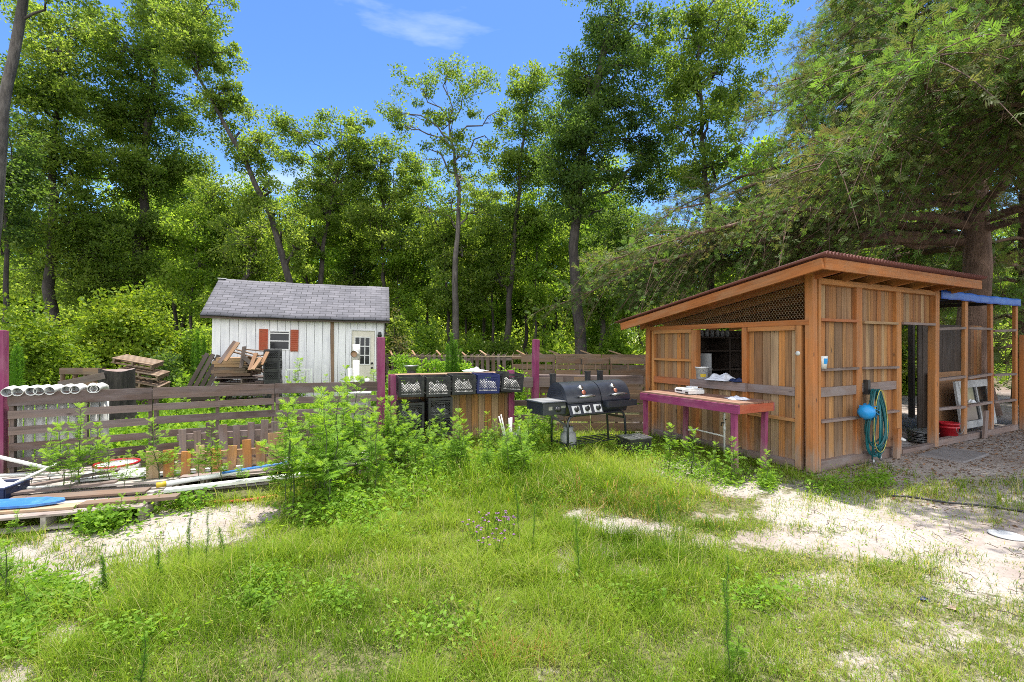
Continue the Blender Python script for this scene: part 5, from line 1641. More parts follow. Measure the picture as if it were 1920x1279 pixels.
for i, (a, b) in enumerate(pl_):
    sh_ = Vector((-0.55, -0.05, -0.02)) if i not in (4, 5) else Vector((0, 0, 0))
    a, b = Vector(a) + sh_, Vector(b) + sh_
    solo_at('plastic_pipe', lambda m_: m_.tube([(0, 0, 0), b - a], rnd(.012, .022), 12), 'pvc', lbs[i], 'pipe', tuple(a), (0, 0, 0), 'white pipes heaped on the ground pallets')
fr_ = thing('pipe_frame', 'bent white plastic frame lying in the pipe heap', 'frame', (-5.5, 4.5, 0.26), 0.3)
fr_.scale = (0.75, 0.75, 0.7)
part('hoop', 'pvc', lambda m_: m_.tube([(-.3, 0, 0), (-.28, 0, .2), (-.2, 0, .27), (.1, .03, .27), (.2, .05, .2), (.24, .05, .02)], 0.018, 10), fr_)
part('crossbar', 'pvc', lambda m_: (m_.tube([(-.29, 0, .1), (.22, .05, .1)], 0.015, 10), m_.tube([(.1, .03, .27), (.16, -.3, .05)], 0.018, 10)), fr_)
# long striped pole
A_, B_ = G(318, 950) + Vector((0, 0, 0.18)), Vector((-2.25, 5.75, 0.2))
A_ = Vector((-3.55, 4.62, 0.19))
pv = (B_ - A_)
pole = thing('long_pole', 'long white pole with a blue band and yellow tip lying on the pallets', 'pole', tuple(A_))
part('shaft', 'pvc', lambda m_: m_.tube([(0, 0, 0), pv], 0.026, 12), pole)
part('blue_band', 'blueboard', lambda m_: m_.tube([pv * 0.3 + Vector((0, -.004, .012)), pv * 0.95 + Vector((0, -.004, .012))], 0.021, 10), pole)
part('yellow_tip', 'yellowcaution', lambda m_: m_.tube([-pv.normalized() * 0.05, pv.normalized() * 0.03], 0.028, 12), pole)
solo_at('white_rail', lambda m_: m_.beam((0, 0, 0), Vector((1.5, 0.72, 0.01)), 0.09, 0.03), 'pvc', 'flat white rail lying below the striped pole', 'rail', (-3.45, 4.52, 0.16))
for i, (a, b, lb) in enumerate((((-4.1, 5.15, .17), (-3.2, 5.5, .17), 'white panel painted as sunlit pallet deck behind the brown pickets'), ((-3.25, 5.6, .17), (-2.5, 5.9, .17), 'white panel painted as sunlit pallet deck at the grey slats end'), ((-4.7, 4.95, .17), (-4.0, 5.2, .17), 'white panel painted as sunlit pallet deck below the red rimmed tub'))):
    a, b = Vector(a), Vector(b)
    solo_at('sunlit_deck_panel', lambda m_: m_.beam((0, 0, 0), b - a, 0.36, 0.02), 'white', lb, 'panel', tuple(a), (0, 0, 0), 'white panels painted as sunlit pallet decks')  # added white panels give the pallet decks their sunlit brightness by colour
# short pickets: two rows on edge
def pickets(label, a, b, z0, hts, wmat, wds, label2=None):
    a, b = Vector(a), Vector(b)
    dd = b - a
    t_ = thing('picket_row', label, 'fence', tuple(a), math.atan2(dd.y, dd.x))
    k = len(hts)
    part('pickets', wmat, lambda m_: [m_.box((dd.length * (i + .5) / k + rnd(-.01, .01), rnd(-.01, .01), hts[i] / 2), (wds[i], 0.022, hts[i]), Matrix.Rotation(rnd(-.05, .05), 3, 'Y')) for i in range(k)], t_)
    part('rail', wmat, lambda m_: [m_.beam((0, 0.045, z), (dd.length, 0.045, z), 0.05, 0.07) for z in (0.1, min(hts) - 0.06)], t_)
    return t_
random.seed(88)
pickets('grey upright slats of a broken pallet behind the brown pickets', (-4.0, 5.42, 0.08), (-2.55, 5.98, 0.08), 0, [rnd(.46, .60) for _ in range(11)], 'fence', [rnd(.07, .10) for _ in range(10)] + [0.16])
pickets('short brown pickets standing on the ground pallet', (-4.02, 4.98, 0.14), (-2.75, 5.45, 0.14), 0, [0.3, .30, .27, .33, .28, .30, .36, .33, .42], 'planks', [.11, .10, .09, .08, .10, .09, .09, .10, .17])
tb2 = thing('red_rimmed_tub', 'low white tub with a red rim behind the slats', 'tub', (-4.62, 5.32, 0.05), 0.3)
tb2.scale = (0.5, 0.5, 0.7)
part('tub', 'white', lambda m_: m_.lathe([(0, 0), (0.36, 0.0), (0.42, 0.24), (0.40, 0.24), (0.34, 0.03)], n=26), tb2)
part('rim', 'red', lambda m_: m_.lathe([(0.41, 0.235), (0.435, 0.235), (0.435, 0.265), (0.40, 0.265), (0.40, 0.235)], n=26), tb2)
random.seed(612)
for i, (a, b, mt_, lb) in enumerate((((-5.3, 4.15, .17), (-4.1, 4.72, .19), 'fence', 'grey loose board lying crooked behind the blue board'), ((-4.7, 4.25, .16), (-3.6, 4.5, .17), 'brownfence', 'brown loose board lying across the ground pallets'), ((-4.4, 4.62, .17), (-3.3, 4.85, .18), 'bleached', 'bleached loose board lying in front of the short pickets'),
        ((-4.9, 4.6, .18), (-4.3, 4.98, .24), 'fence', 'grey loose board propped up near the red rimmed tub'), ((-3.6, 4.95, .17), (-2.4, 5.3, .19), 'greyrail', 'weathered loose board lying under the striped pole'))):
    a, b = Vector(a), Vector(b)
    solo_at('loose_board', lambda m_: m_.beam((0, 0, 0), b - a, rnd(.09, .13), 0.02, roll=rnd(-.1, .1)), mt_, lb, 'board', tuple(a), (0, 0, 0))
# orange cord on the sand
cp = [G(x, y) + Vector((0, 0, 0.012)) for x, y in ((380, 945), (410, 943), (450, 941), (478, 938), (500, 934), (522, 931))]
solo_at('orange_cord', lambda m_: m_.tube([q - cp[0] for q in cp], 0.014, 6), 'orangehose', 'orange cord lying on the sand below the striped pole', 'cord', tuple(cp[0]))
# black hose on the yard ground
hp = [G(x, y) + Vector((0, 0, 0.012)) for x, y in ((1672, 932), (1700, 933), (1735, 938), (1780, 945), (1830, 949), (1880, 955), (1930, 963), (2010, 985))]
solo_at('black_hose', lambda m_: m_.tube([q - hp[0] for q in hp], 0.011, 8), 'black', 'black hose snaking over the shaded yard sand', 'hose', tuple(hp[0]))
q = G(1888, 1003)
solo_at('white_disc', lambda m_: m_.lathe([(0, 0.0), (0.115, 0.0), (0.12, 0.006), (0.10, 0.01), (0, 0.009)], n=26), 'palegrey', 'pale flat lid lying on the sunny sand', 'lid', (q.x, q.y, -0.005))
q = G(1733, 1125)
solo_at('blue_wrapper', lambda m_: crumple(m_, 0.035, 0.02, 0.015, 2.5), 'bluecrate', 'small blue wrapper on the sparse grass', 'wrapper', (q.x, q.y, 0.005))
q = G(1785, 1142)
solo_at('brown_leaf', lambda m_: crumple(m_, 0.03, 0.02, 0.02, 3.5), 'orange', 'orange brown dead leaf on the sparse grass', 'leaf', (q.x, q.y, 0.005))

# ================================================================== TREES
RG = np.random.default_rng(2024)
px_tree('leaning_pine', 'dark bare trunk leaning in from the left edge of the yard', 12.0, [(-46, HY), (-16, 450), (2, 270), (14, 190), (29, 100), (42, 0), (52, -130)], 0.155,
        [(60, -170, 150, 90), (-30, -60, 70, 60), (140, -10, 70, 30, 0, .7)], 0.13, 1.2, 'oak', 'barkgrey', 100, r1=0.6, fill=0)
px_tree('slender_tree', 'thin vine grown tree below the leaning bare trunk', 14.5, [(10, HY), (10, 520), (12, 400), (14, 330)], 0.12, [(30, 330, 60, 60), (10, 250, 50, 60)], 0.14, 1.0, 'oakdark', 'bark', 90)
px_tree('oak_tree', 'tall dense oak between the leaning bare trunk and the leaning oak', 19, [(265, HY), (263, 560), (262, 430), (272, 300), (282, 180), (300, 50)], 0.34,
        [(250, 330, 100, 75), (200, 220, 90, 75), (300, 200, 90, 70), (330, 70, 90, 65, 1), (215, 90, 85, 65, -1), (235, 440, 85, 50), (330, 320, 70, 60, 1), (290, -20, 90, 60), (310, 430, 55, 50)], 0.15, 1.15, 'oak', 'bark', 105, (0.45, 0.85))
px_tree('oak_tree', 'broad oak filling the sky beside the leaning bare trunk', 17, [(100, HY), (95, 450), (98, 300), (120, 120)], 0.28,
        [(60, 310, 75, 80), (115, 180, 75, 75), (55, 430, 65, 65), (140, 70, 75, 55, 1), (150, 420, 60, 60), (150, 300, 60, 60), (40, 180, 50, 70, -1), (70, 60, 60, 50)], 0.15, 1.05, 'oak', 'bark', 105, tb=0.55)
px_tree('oak_tree', 'low dark oak behind the yellow green bush', 17.5, [(190, HY), (186, 560), (190, 470)], 0.2, [(140, 500, 70, 45), (215, 510, 60, 40), (180, 440, 70, 45), (60, 520, 60, 40, 1), (290, 510, 55, 45, 1)], 0.15, 0.9, 'oak', 'bark', 105, tb=0.5)
px_tree('leaning_oak', 'oak leaning left over the shed with a long bare trunk', 17, [(554, HY), (550, 580), (535, 480), (492, 370), (455, 290), (412, 215), (375, 150), (345, 95)], 0.20,
        [(350, 50, 75, 55), (425, 105, 32, 40, 0, .9), (440, 165, 22, 28, 0, .8), (395, 180, 40, 40, 0, .8), (470, 290, 38, 38), (510, 345, 36, 40), (535, 420, 36, 55), (480, 385, 45, 36), (395, 20, 55, 45), (560, 470, 30, 45), (440, 260, 30, 30, 1, .7)], 0.14, 1.0, 'oak', 'bark', 100, (0.35, 0.65), 0.6)
px_tree('forked_tree', 'forked tree rising over the left half of the shed roof', 21, [(600, HY), (600, 540), (605, 470), (618, 400), (632, 330)], 0.22,
        [(640, 240, 55, 38), (560, 250, 40, 32), (600, 300, 45, 30, 0, .7), (690, 320, 42, 42), (545, 300, 30, 30, 0, .8), (610, 400, 50, 40, 1, .8), (590, 340, 40, 36, 0), (670, 280, 40, 36, 0), (560, 380, 30, 40, 1, .7), (650, 290, 40, 30), (660, 370, 36, 34, 0, .6), (530, 230, 18, 20, 0, .8)], 0.16, 0.95, 'oak', 'bark', 95, (0.4, 0.7), 0.55)
px_tree('forked_tree', 'forked tree rising behind the right end of the shed roof', 21.5, [(722, HY), (721, 560), (718, 470), (715, 410)], 0.2,
        [(705, 330, 40, 36), (755, 300, 34, 30), (700, 400, 38, 34, 0, .6), (770, 365, 40, 32), (745, 430, 42, 34, 0, .6), (790, 430, 34, 34, 0, .6), (720, 270, 26, 22), (735, 370, 44, 36), (690, 450, 40, 40, 1), (760, 330, 36, 30), (705, 290, 30, 30)], 0.16, 0.85, 'oak', 'bark', 90, (0.4, 0.7), 0.6)
px_tree('airy_tree', 'tall airy tree with open branches in the middle of the sky gap', 19, [(852, HY), (856, 520), (860, 400), (853, 300), (842, 230)], 0.2,
        [(832, 140, 46, 42, 0, .9), (780, 170, 46, 42, 0, .9), (890, 160, 50, 38, 0, .9), (945, 220, 40, 44, 0, .9), (755, 240, 38, 28, 0, .7), (910, 270, 54, 40, 0, .8), (850, 220, 60, 36, 0, .6), (905, 400, 50, 50, 0, 1), (800, 290, 54, 34, 0, .6), (860, 480, 60, 55, 1, .9), (735, 215, 24, 14, 0, .7), (860, 330, 60, 40, 1, .6), (800, 400, 50, 50, 1, .7)], 0.14, 0.78, 'oak', 'barkgrey', 85, (0.36, 0.66), 0.5, fill=0.8)
px_tree('slim_oak', 'slim oak standing left of the thick trunked oak', 20, [(952, HY), (955, 560), (966, 420), (980, 280), (990, 180)], 0.2,
        [(990, 170, 36, 45), (960, 310, 42, 50), (1010, 310, 40, 50), (940, 440, 45, 50), (985, 235, 38, 38), (1000, 420, 45, 50), (930, 520, 40, 40)], 0.15, 1.0, 'oak', 'bark', 95, (0.4, 0.75), 0.5)
px_tree('big_oak', 'big dark oak with thick straight trunk behind the grill', 16, [(1088, HY), (1083, 560), (1075, 430), (1085, 330), (1112, 200), (1140, 60)], 0.24,
        [(1150, 60, 62, 52), (1080, 130, 50, 52), (1205, 110, 50, 58, 1), (1062, 240, 58, 52, -1), (1150, 210, 66, 58), (1222, 230, 40, 50, 1), (1030, 320, 40, 44), (1110, 320, 66, 50), (1190, 345, 52, 50, 1), (1085, 392, 44, 30), (1245, 40, 26, 30, 0, .8), (1140, -30, 70, 40), (1130, 400, 40, 30, 1), (1110, 270, 70, 55), (1175, 140, 66, 56), (1100, 180, 55, 55, 1), (1205, 270, 56, 62, 1), (1240, 330, 46, 56, 2), (1040, 280, 40, 50, 1), (1060, 370, 40, 40, 1)], 0.135, 1.15, 'oakdark', 'bark', 115, (0.4, 0.75), 0.5, r1=0.45)
px_tree('dense_tree', 'dense dark tree over the low end of the stall roof', 21, [(1130, HY), (1128, 560), (1135, 480)], 0.22,
        [(1180, 490, 62, 50), (1130, 470, 42, 42), (1230, 460, 56, 50, 1), (1250, 540, 50, 44), (1190, 560, 50, 36), (1290, 500, 50, 50, 1), (1170, 420, 50, 40)], 0.15, 1.15, 'oakdark', 'bark', 105, tb=0.6)
px_tree('tall_oak', 'tall oak rising between the big dark oak and the cedar', 14.5, [(1335, HY), (1330, 400), (1320, 260), (1310, 90)], 0.2,
        [(1310, 50, 48, 60), (1288, 160, 40, 50), (1370, 30, 60, 60, 1), (1268, 250, 34, 44), (1350, 150, 50, 60, 1), (1330, -40, 60, 40), (1420, 60, 60, 70, 2), (1300, 330, 50, 60, 2), (1260, 90, 40, 60, 1), (1270, 180, 36, 50, 2), (1380, 200, 50, 70, 2)], 0.13, 1.05, 'oak', 'bark', 110, (0.35, 0.65), 0.5)
px_tree('grey_tree', 'grey trunked tree behind the left end of the shed roof', 19, [(418, HY), (416, 560), (424, 470), (410, 390)], 0.2, [(400, 380, 45, 45), (450, 400, 45, 40), (420, 450, 50, 40), (380, 460, 40, 40)], 0.15, 0.9, 'oak', 'barkgrey', 90, tb=0.5)
px_tree('twisted_tree', 'twisted low tree with spreading limbs behind the shed ridge', 18, [(458, HY), (458, 540), (466, 500), (478, 460)], 0.2, [(500, 440, 40, 32, 0, .7), (440, 470, 40, 36, 0, .7), (470, 420, 40, 30, 0, .7)], 0.14, 0.8, 'oak', 'barkgrey', 80, tb=0.6)
for (px, Y, top, mt_, lb) in ((575, 23, 300, 'fresh', 'light green tree between the leaning oak and the forked tree'), (665, 24, 330, 'oak', 'leafy tree over the middle of the shed roof, behind the forked trees'), (780, 23.5, 320, 'fresh', 'light green tree filling the gap right of the shed roof'), (905, 24, 330, 'oak', 'leafy tree behind the tall airy tree'), (1020, 24, 300, 'fresh', 'light green tree in the gap left of the big dark oak'), (330, 23, 330, 'fresh', 'light green tree behind the left end of the shed'), (470, 24, 340, 'fresh', 'light green tree behind the twisted low tree'), (60, 22, 330, 'fresh', 'light green tree behind the left green bush'), (1130, 25, 300, 'fresh', 'light green tree behind the thick trunk of the big oak')):
    px_tree('woodland_tree', lb, Y, [(px, HY), (px + rnd(-8, 8), 520), (px + rnd(-14, 14), top + 40)], 0.15, [(px + rnd(-20, 20), top + 25, 44, 40), (px - 40, top + 80, 40, 40, rnd(-1, 1)), (px + 42, top + 90, 42, 40, rnd(-1, 1)), (px + rnd(-20, 20), top + 140, 60, 45), (px + rnd(-40, 40), top + 200, 60, 45, 1, .8)], 0.165, 0.62, mt_, 'bark', 80, (0.4, 0.8), 0.62)
slim = [(355, 18, 440, 'slender trunked tree above the yellow green bush'), (652, 25, 420, 'slender tree seen over the middle of the shed roof'), (700, 24, 440, 'slender tree over the right part of the shed roof'), (748, 22, 470, 'slender tree just right of the shed'),
        (800, 24, 420, 'slender dark trunk left of the tall green fennel'), (842, 20, 440, 'slender dark trunk directly above the tall green fennel'), (872, 22, 430, 'slender dark trunk above the open end of the crate counter'),
        (925, 21, 420, 'slender dark trunk above the tilted milk crate'), (985, 23, 440, 'slender dark trunk left of the thin purple post'), (1003, 20.5, 430, 'slender dark trunk above the thin purple post'), (1045, 26, 450, 'slender dark trunk between the thin purple post and the big oak'), (1130, 19, 520, 'short dark trunk between the big oak and the stall'), (1165, 24, 480, 'slender trunk by the low end of the stall roof')]
for i, (px, Y, top, lb) in enumerate(slim):
    b_ = rnd(-14, 14)
    px_tree('slender_tree', lb, Y, [(px, HY), (px + b_ * .3, 560), (px + b_, top)], rnd(0.10, 0.16), [(px + b_, top, 40, 45), (px + rnd(-25, 25), top + 60, 36, 30, rnd(-1, 1), .8), (px + rnd(-30, 30), top + 105, 30, 22, rnd(-1, 1), .6)], 0.16, 0.9, ['fresh', 'oak', 'oak'][i % 3], 'bark', 85, (0.4, 0.75), 0.5, 'slender woodland trees behind the fence')


def bush(name, label, c, R, leaf, dens, mat, nl=90, cr=(0.25, 0.45), tb=0.5, cat='bush', nst=9, bk='bark'):
    """c: centre on the ground; R: radii (x, y, height)"""
    W, Lf = FM(), FM()
    num = int(dens * 60 * (R[0] * R[1] * R[2]) ** 0.7)
    dv = RG.normal(size=(num, 3))
    dv /= np.linalg.norm(dv, axis=1, keepdims=True)
    dv[:, 2] = np.abs(dv[:, 2]) * 1.05 - 0.1
    C = dv * (RG.random((num, 1)) ** 0.33) * np.array([R[0], R[1], R[2]])
    C *= RG.uniform(0.78, 1.1, (num, 1))
    C[:, 2] = np.maximum(C[:, 2], 0.12)
    for k in range(nst):
        q = C[RG.integers(num)]
        W.tube(curve((RG.normal(0, .1), RG.normal(0, .1), 0), q * 0.95, 6, 0.08, 0.03), np.linspace(0.03, 0.008, 6), 5, 0.5, 0)
    Lf.clumps(C, RG.uniform(cr[0], cr[1], num), nl, leaf, np.clip(tb + RG.normal(0, 0.14, num), 0, 1), up=0.5)
    t = thing(name, label, cat, tuple(c))
    link('stems', W.mesh('stems', [M[bk]], True), t)
    link('foliage', Lf.mesh('foliage', [M[mat]]), t)
    return t


def px_bush(name, label, px, Y, rx, top, leaf, dens, mat, **kw):
    q = P(px, top, Y)
    r_ = rx / FPX * Y
    return bush(name, label, (q.x, q.y, 0), (r_, r_ * 0.85, q.z), leaf, dens, mat, **kw)


px_bush('big_bush', 'large rounded yellow green bush left of the shed', 245, 13.6, 98, 522, 0.11, 1.25, 'yellowbush', nl=130)
px_bush('big_bush', 'broad green bush behind the fence end at the purple post', 70, 11.6, 95, 548, 0.10, 1.2, 'yellowbush', nl=120, tb=0.35)
px_bush('dark_bush', 'dark green bush in the gap between the two large bushes', 150, 13.0, 50, 600, 0.11, 1.0, 'oakdark', tb=0.5)
px_bush('dark_bush', 'dark leafy shrub at the foot of the yellow green bush, by the pale pallets', 300, 12.3, 42, 640, 0.10, 1.1, 'oakdark', tb=0.4)
px_bush('tall_shrub', 'tall bright shrub hugging the left wall of the shed', 366, 14.2, 34, 590, 0.11, 1.1, 'fresh')
px_bush('tall_shrub', 'leafy shrub behind the right wall of the shed', 748, 15.5, 34, 585, 0.12, 1.1, 'oak', tb=0.6)
px_bush('grey_shrub', 'dry grey pink shrub at the right end of the shed', 742, 14.6, 22, 575, 0.09, 0.5, 'cedar', nl=50, tb=0.1)
for i, (px, Y, rx, top, mt_, lb) in enumerate(((790, 18, 46, 590, 'fresh', 'bright shrub between the shed and the tall fennel, in the woods edge'), (880, 19, 40, 610, 'fresh', 'bright low shrub in the woods above the blue milk crate'), (940, 18.5, 36, 620, 'oak', 'low shrub in the woods left of the thin purple post'),
        (1040, 19, 40, 610, 'fresh', 'bright shrub left of the thick oak trunk'), (1160, 18.5, 50, 600, 'fresh', 'bright shrub between the thick oak trunk and the stall'), (1120, 22, 40, 560, 'fresh', 'sunlit taller shrub right of the thick oak trunk'), (1720, 15.5, 80, 590, 'yellowbush', 'sunlit shrub seen through the stall doorway'), (1600, 17, 90, 500, 'fresh', 'sunlit tall shrub above the stall roof beside the cedar trunk'))):
    px_bush('woodland_shrub', lb, px, Y, rx, top, 0.14, 1.0, mt_, cr=(0.35, 0.6), nl=80)
# weedy bushes behind the counter
for i, (px, Y, rx, top, lb) in enumerate(((762, 10.3, 44, 660, 'bushy weed round the metal basin'), (812, 10.8, 44, 658, 'bushy weed mass left of the tall green fennel'), (868, 10.4, 44, 662, 'bushy weed mass below the tall green fennel'), (915, 9.9, 36, 684, 'low bushy weed behind the tilted milk crate'), (958, 10.8, 30, 680, 'low bushy weed beside the thin purple post'))):
    px_bush('weed_bush', lb, px, Y, rx, top, 0.075, 4.5, 'weed', cr=(0.12, 0.24), nl=70, cat='weed', bk='stem', tb=0.45)

# ---- cedars: drooping feathery sprays
SPR = []
for k in range(9):
    s = 0.05 + 0.95 * k / 8
    sd_ = 1 if k % 2 else -1
    b = np.array([s * 0.8, 0, 0.06 * math.sin(k * 3.3)])
    L_ = 0.62 * (1.05 - 0.6 * s)
    an_ = 0.75 - 0.3 * s
    a_ = np.array([math.cos(an_), sd_ * math.sin(an_), 0.35 * math.sin(k * 2.1)])
    w_ = 0.055
    p_ = np.array([-a_[1], a_[0], 0.03 * sd_])
    SPR.append([b, b + a_ * L_ * .5 + p_ * w_, b + a_ * L_, b + a_ * L_ * .5 - p_ * w_])
SPR.append([np.array([0, -.018, 0]), np.array([0.6, -.02, 0]), np.array([1.1, 0, -.05]), np.array([0.5, .02, 0])])
SPR = np.array(SPR).reshape(-1, 3)


def inst(F, T, o, ax, up, scale, tint, mi=0):
    """template T (k*4 verts) placed at origins o with x axis ax"""
    ax = ax / (np.linalg.norm(ax, axis=1, keepdims=True) + 1e-9)
    y = np.cross(up, ax)
    y /= np.linalg.norm(y, axis=1, keepdims=True) + 1e-9
    z = np.cross(ax, y)
    B = np.stack([ax, y, z], 1)                      # rows
    v = np.einsum('kc,ncd->nkd', T, B) * scale[:, None, None] + o[:, None, :]
    k = len(T)
    nq = len(o) * k // 4
    F.add(v.reshape(-1, 3), np.arange(nq * 4).reshape(nq, 4), np.repeat(tint, k), mi)


def cedar(label, base, height, r0, nlimb, lmax, z0, seed, az=None, spr=7, scale=0.42, name='cedar_tree', lean_=(0, 0)):
    global RG
    RG = np.random.default_rng(seed)
    W, Lf = FM(), FM()
    base = np.array(base, float)
    k = 12
    zz = np.linspace(0, height, k)
    path = np.stack([lean_[0] * zz / height + RG.normal(0, 0.04, k), lean_[1] * zz / height + RG.normal(0, 0.04, k), zz], 1)
    path[0, :2] = 0
    W.tube(path, r0 * (1 - 0.88 * (zz / height)) * np.where(zz < 0.3, 1.4, 1), 12, 0.5)
    for i in range(nlimb):
        t = (i + RG.random()) / nlimb
        h = z0 + (height * 0.97 - z0) * t ** 1.15
        a = RG.uniform(az[0], az[1]) if az and RG.random() < az[2] else RG.uniform(0, 2 * PI)
        Ln = lmax * (1 - 0.78 * t) * RG.uniform(0.65, 1.08)
        st = on_path(path, h / height)
        d = np.array([math.cos(a), math.sin(a), 0])
        pts = []
        for s in np.linspace(0, 1, 9):
            pts.append(st + d * Ln * s + np.array([0, 0, Ln * (0.20 * s - 0.30 * s * s)]) + RG.normal(0, 0.11, 3) * (s > 0))
        pts = np.array(pts)
        rl = 0.018 + 0.011 * Ln
        W.tube(pts, np.linspace(rl, 0.006, 9), 6, 0.5)
        # side branchlets
        nb = int(6 + Ln * 5.2)
        O, A, S, T_ = [], [], [], []
        for j in range(nb):
            s = 0.26 + 0.74 * (j + RG.random()) / nb
            q = on_path(pts, s)
            side = RG.choice([-1, 1])
            an = a + side * RG.uniform(0.35, 1.1)
            bl = (0.45 + 0.20 * Ln) * (1.15 - 0.75 * s) * RG.uniform(0.6, 1.2)
            bd = np.array([math.cos(an), math.sin(an), RG.normal(-0.08, 0.55)])
            bp = np.array([q + bd * bl * u - np.array([0, 0, 0.45 * bl * u * u]) for u in np.linspace(0, 1, 5)])
            W.tube(bp, np.linspace(0.010, 0.004, 5), 4, 0.5)
            bt = np.clip(RG.normal(0.45, 0.2), 0, 1)
            for u in np.linspace(0.15, 1.0, spr):
                for sgn in (-1, 1):
                    o = on_path(bp, u) + RG.normal(0, 0.09, 3)
                    an2 = an + sgn * RG.uniform(0.0, 1.5)
                    O.append(o)
                    A.append([math.cos(an2), math.sin(an2), RG.normal(-0.2, 0.8)])
                    S.append(scale * RG.uniform(0.6, 1.2) * (0.75 + 0.25 * (1 - u)))
                    T_.append(np.clip(bt + 0.3 * max(0, u * s - 0.55) + RG.normal(0, 0.12), 0, 1))
        up = np.tile(np.array([[0, 0, 0.7]]), (len(O), 1)) + RG.normal(0, 0.8, (len(O), 3))
        inst(Lf, SPR, np.array(O), np.array(A), up, np.array(S), np.array(T_))
    t = thing(name, label, 'tree', tuple(base))
    link('trunk', W.mesh('trunk', [M['barkred']], True), t)
    link('crown', Lf.mesh('crown', [M['cedar']]), t)
    return t


cb = P(1826, HY, 10.6)
cedar('huge spreading cedar with reddish trunk shading the stall', (cb.x, cb.y, 0), 12.5, 0.34, 104, 9.6, 3.9, 5, (PI * 0.72, PI * 1.42, 0.68), 11, 0.19)
cedar('cedar at the right edge of the yard with bright boughs hanging into view', (9.3, 5.7, 0), 10.5, 0.28, 84, 5.4, 4.5, 21, (PI * 0.75, PI * 1.45, 0.6), 12, 0.135)
cb = P(1935, HY, 12.6)
cedar('dark cedar behind the huge spreading cedar at the yard edge', (cb.x, cb.y, 0), 14, 0.3, 40, 5.0, 1.2, 8, None, 6, 0.36)
cb = P(1560, HY, 19.0)
cedar('smaller cedar far behind the stall roof', (cb.x, cb.y, 0), 13, 0.25, 40, 4.6, 1.6, 12, None, 6, 0.4)

# ---- the far wood as one mass
RG = np.random.default_rng(99)
FW, FL = FM(), FM()
def far_tree(x, y, h, r, leaf, tb):
    path = [np.array([x, y, 0]), np.array([x + RG.normal(0, .5), y, h * 0.5]), np.array([x + RG.normal(0, .9), y, h * 0.9])]
    el = []
    for k in range(6):
        zc = h * RG.uniform(0.28, 0.95)
        a = RG.uniform(0, 2 * PI)
        rr = r * (1.15 - 0.5 * zc / h)
        el.append((x + math.cos(a) * rr * .7, y + math.sin(a) * rr * .7, zc, rr, rr, rr * 0.75))
    tree_into(FW, FL, path, 0.16, el, leaf, 0.24, (0.7, 1.15), 46, tb=tb, twigs=False, sides=6)
for i in range(95):
    y = RG.uniform(31, 48)
    x = RG.uniform(-1.2, 1.2) * y
    pxx = CX + FPX * x / y
    h = RG.uniform(8, 12.5)
    if pxx < 480 or pxx > 1100:
        h *= RG.uniform(1.15, 1.6)
    far_tree(x, y, h, RG.uniform(1.8, 2.9), 0.30, RG.uniform(0.3, 0.7))
# lower storey, leaf tints lightened to look sunlit below the shading crowns
C = np.stack([RG.uniform(-1.25, 1.25, 1500), RG.uniform(17, 52, 1500), RG.random(1500)], 1)
C[:, 0] *= C[:, 1]
C[:, 2] = 0.3 + C[:, 2] ** 1.6 * (1.0 + (C[:, 1] - 17) * 0.115)
FL.clumps(C, RG.uniform(0.6, 1.1, 1500), 48, 0.24, np.clip(RG.normal(0.8, 0.18, 1500), 0, 1))
C = np.stack([RG.uniform(-1.25, 1.25, 900), RG.uniform(22.5, 30.5, 900), RG.random(900)], 1)
C[:, 0] *= C[:, 1]
C[:, 2] = 0.3 + C[:, 2] ** 1.4 * 4.2 * (0.6 + 0.4 * np.sin(C[:, 0] * 0.9))
FL.clumps(C, RG.uniform(0.5, 0.9, 900), 60, 0.19, np.clip(RG.normal(0.92, 0.12, 900), 0, 1))
C = np.stack([RG.uniform(-1.25, 1.25, 1500), RG.uniform(46, 60, 1500), RG.uniform(0, 9, 1500)], 1)
C[:, 0] *= C[:, 1]
FL.clumps(C, RG.uniform(1.0, 1.8, 1500), 36, 0.5, np.clip(RG.normal(0.5, 0.2, 1500), 0, 1))
fo = link('far_wood', FL.mesh('far_wood', [M['fresh']]))
tag(fo, 'leafy mass of the far wood behind the yard', 'wood', kind='stuff')
ft = link('far_trunks', FW.mesh('far_trunks', [M['bark']], True))
tag(ft, 'distant dark trunks and limbs inside the far wood', 'trunks', kind='stuff')

# ================================================================== GRASS AND WEEDS
RG = np.random.default_rng(4)


def vnoise(X, Y, s, seed):
    """cheap smooth noise"""
    r_ = np.random.default_rng(seed)
    v = np.zeros_like(X)
    for k in range(7):
        a, b, ph = r_.normal(0, s, 3)
        v += np.sin(a * X + b * Y + ph * 9)
    return v / 7 ** 0.5


def blocked(X, Y):
    u, v = loc_uv(X, Y)
    stall_ = (u > -0.05) & (v > -0.06) & (u < 8) & (v < 4.5)
    yard = (u > 1.2) & (v > -1.2)
    # ground pallets by the fence
    left = (X < -2.6) & (Y > 4.25 + (X + 4.2) * 0.36) & (Y < 7.0)
    return stall_ | yard | left


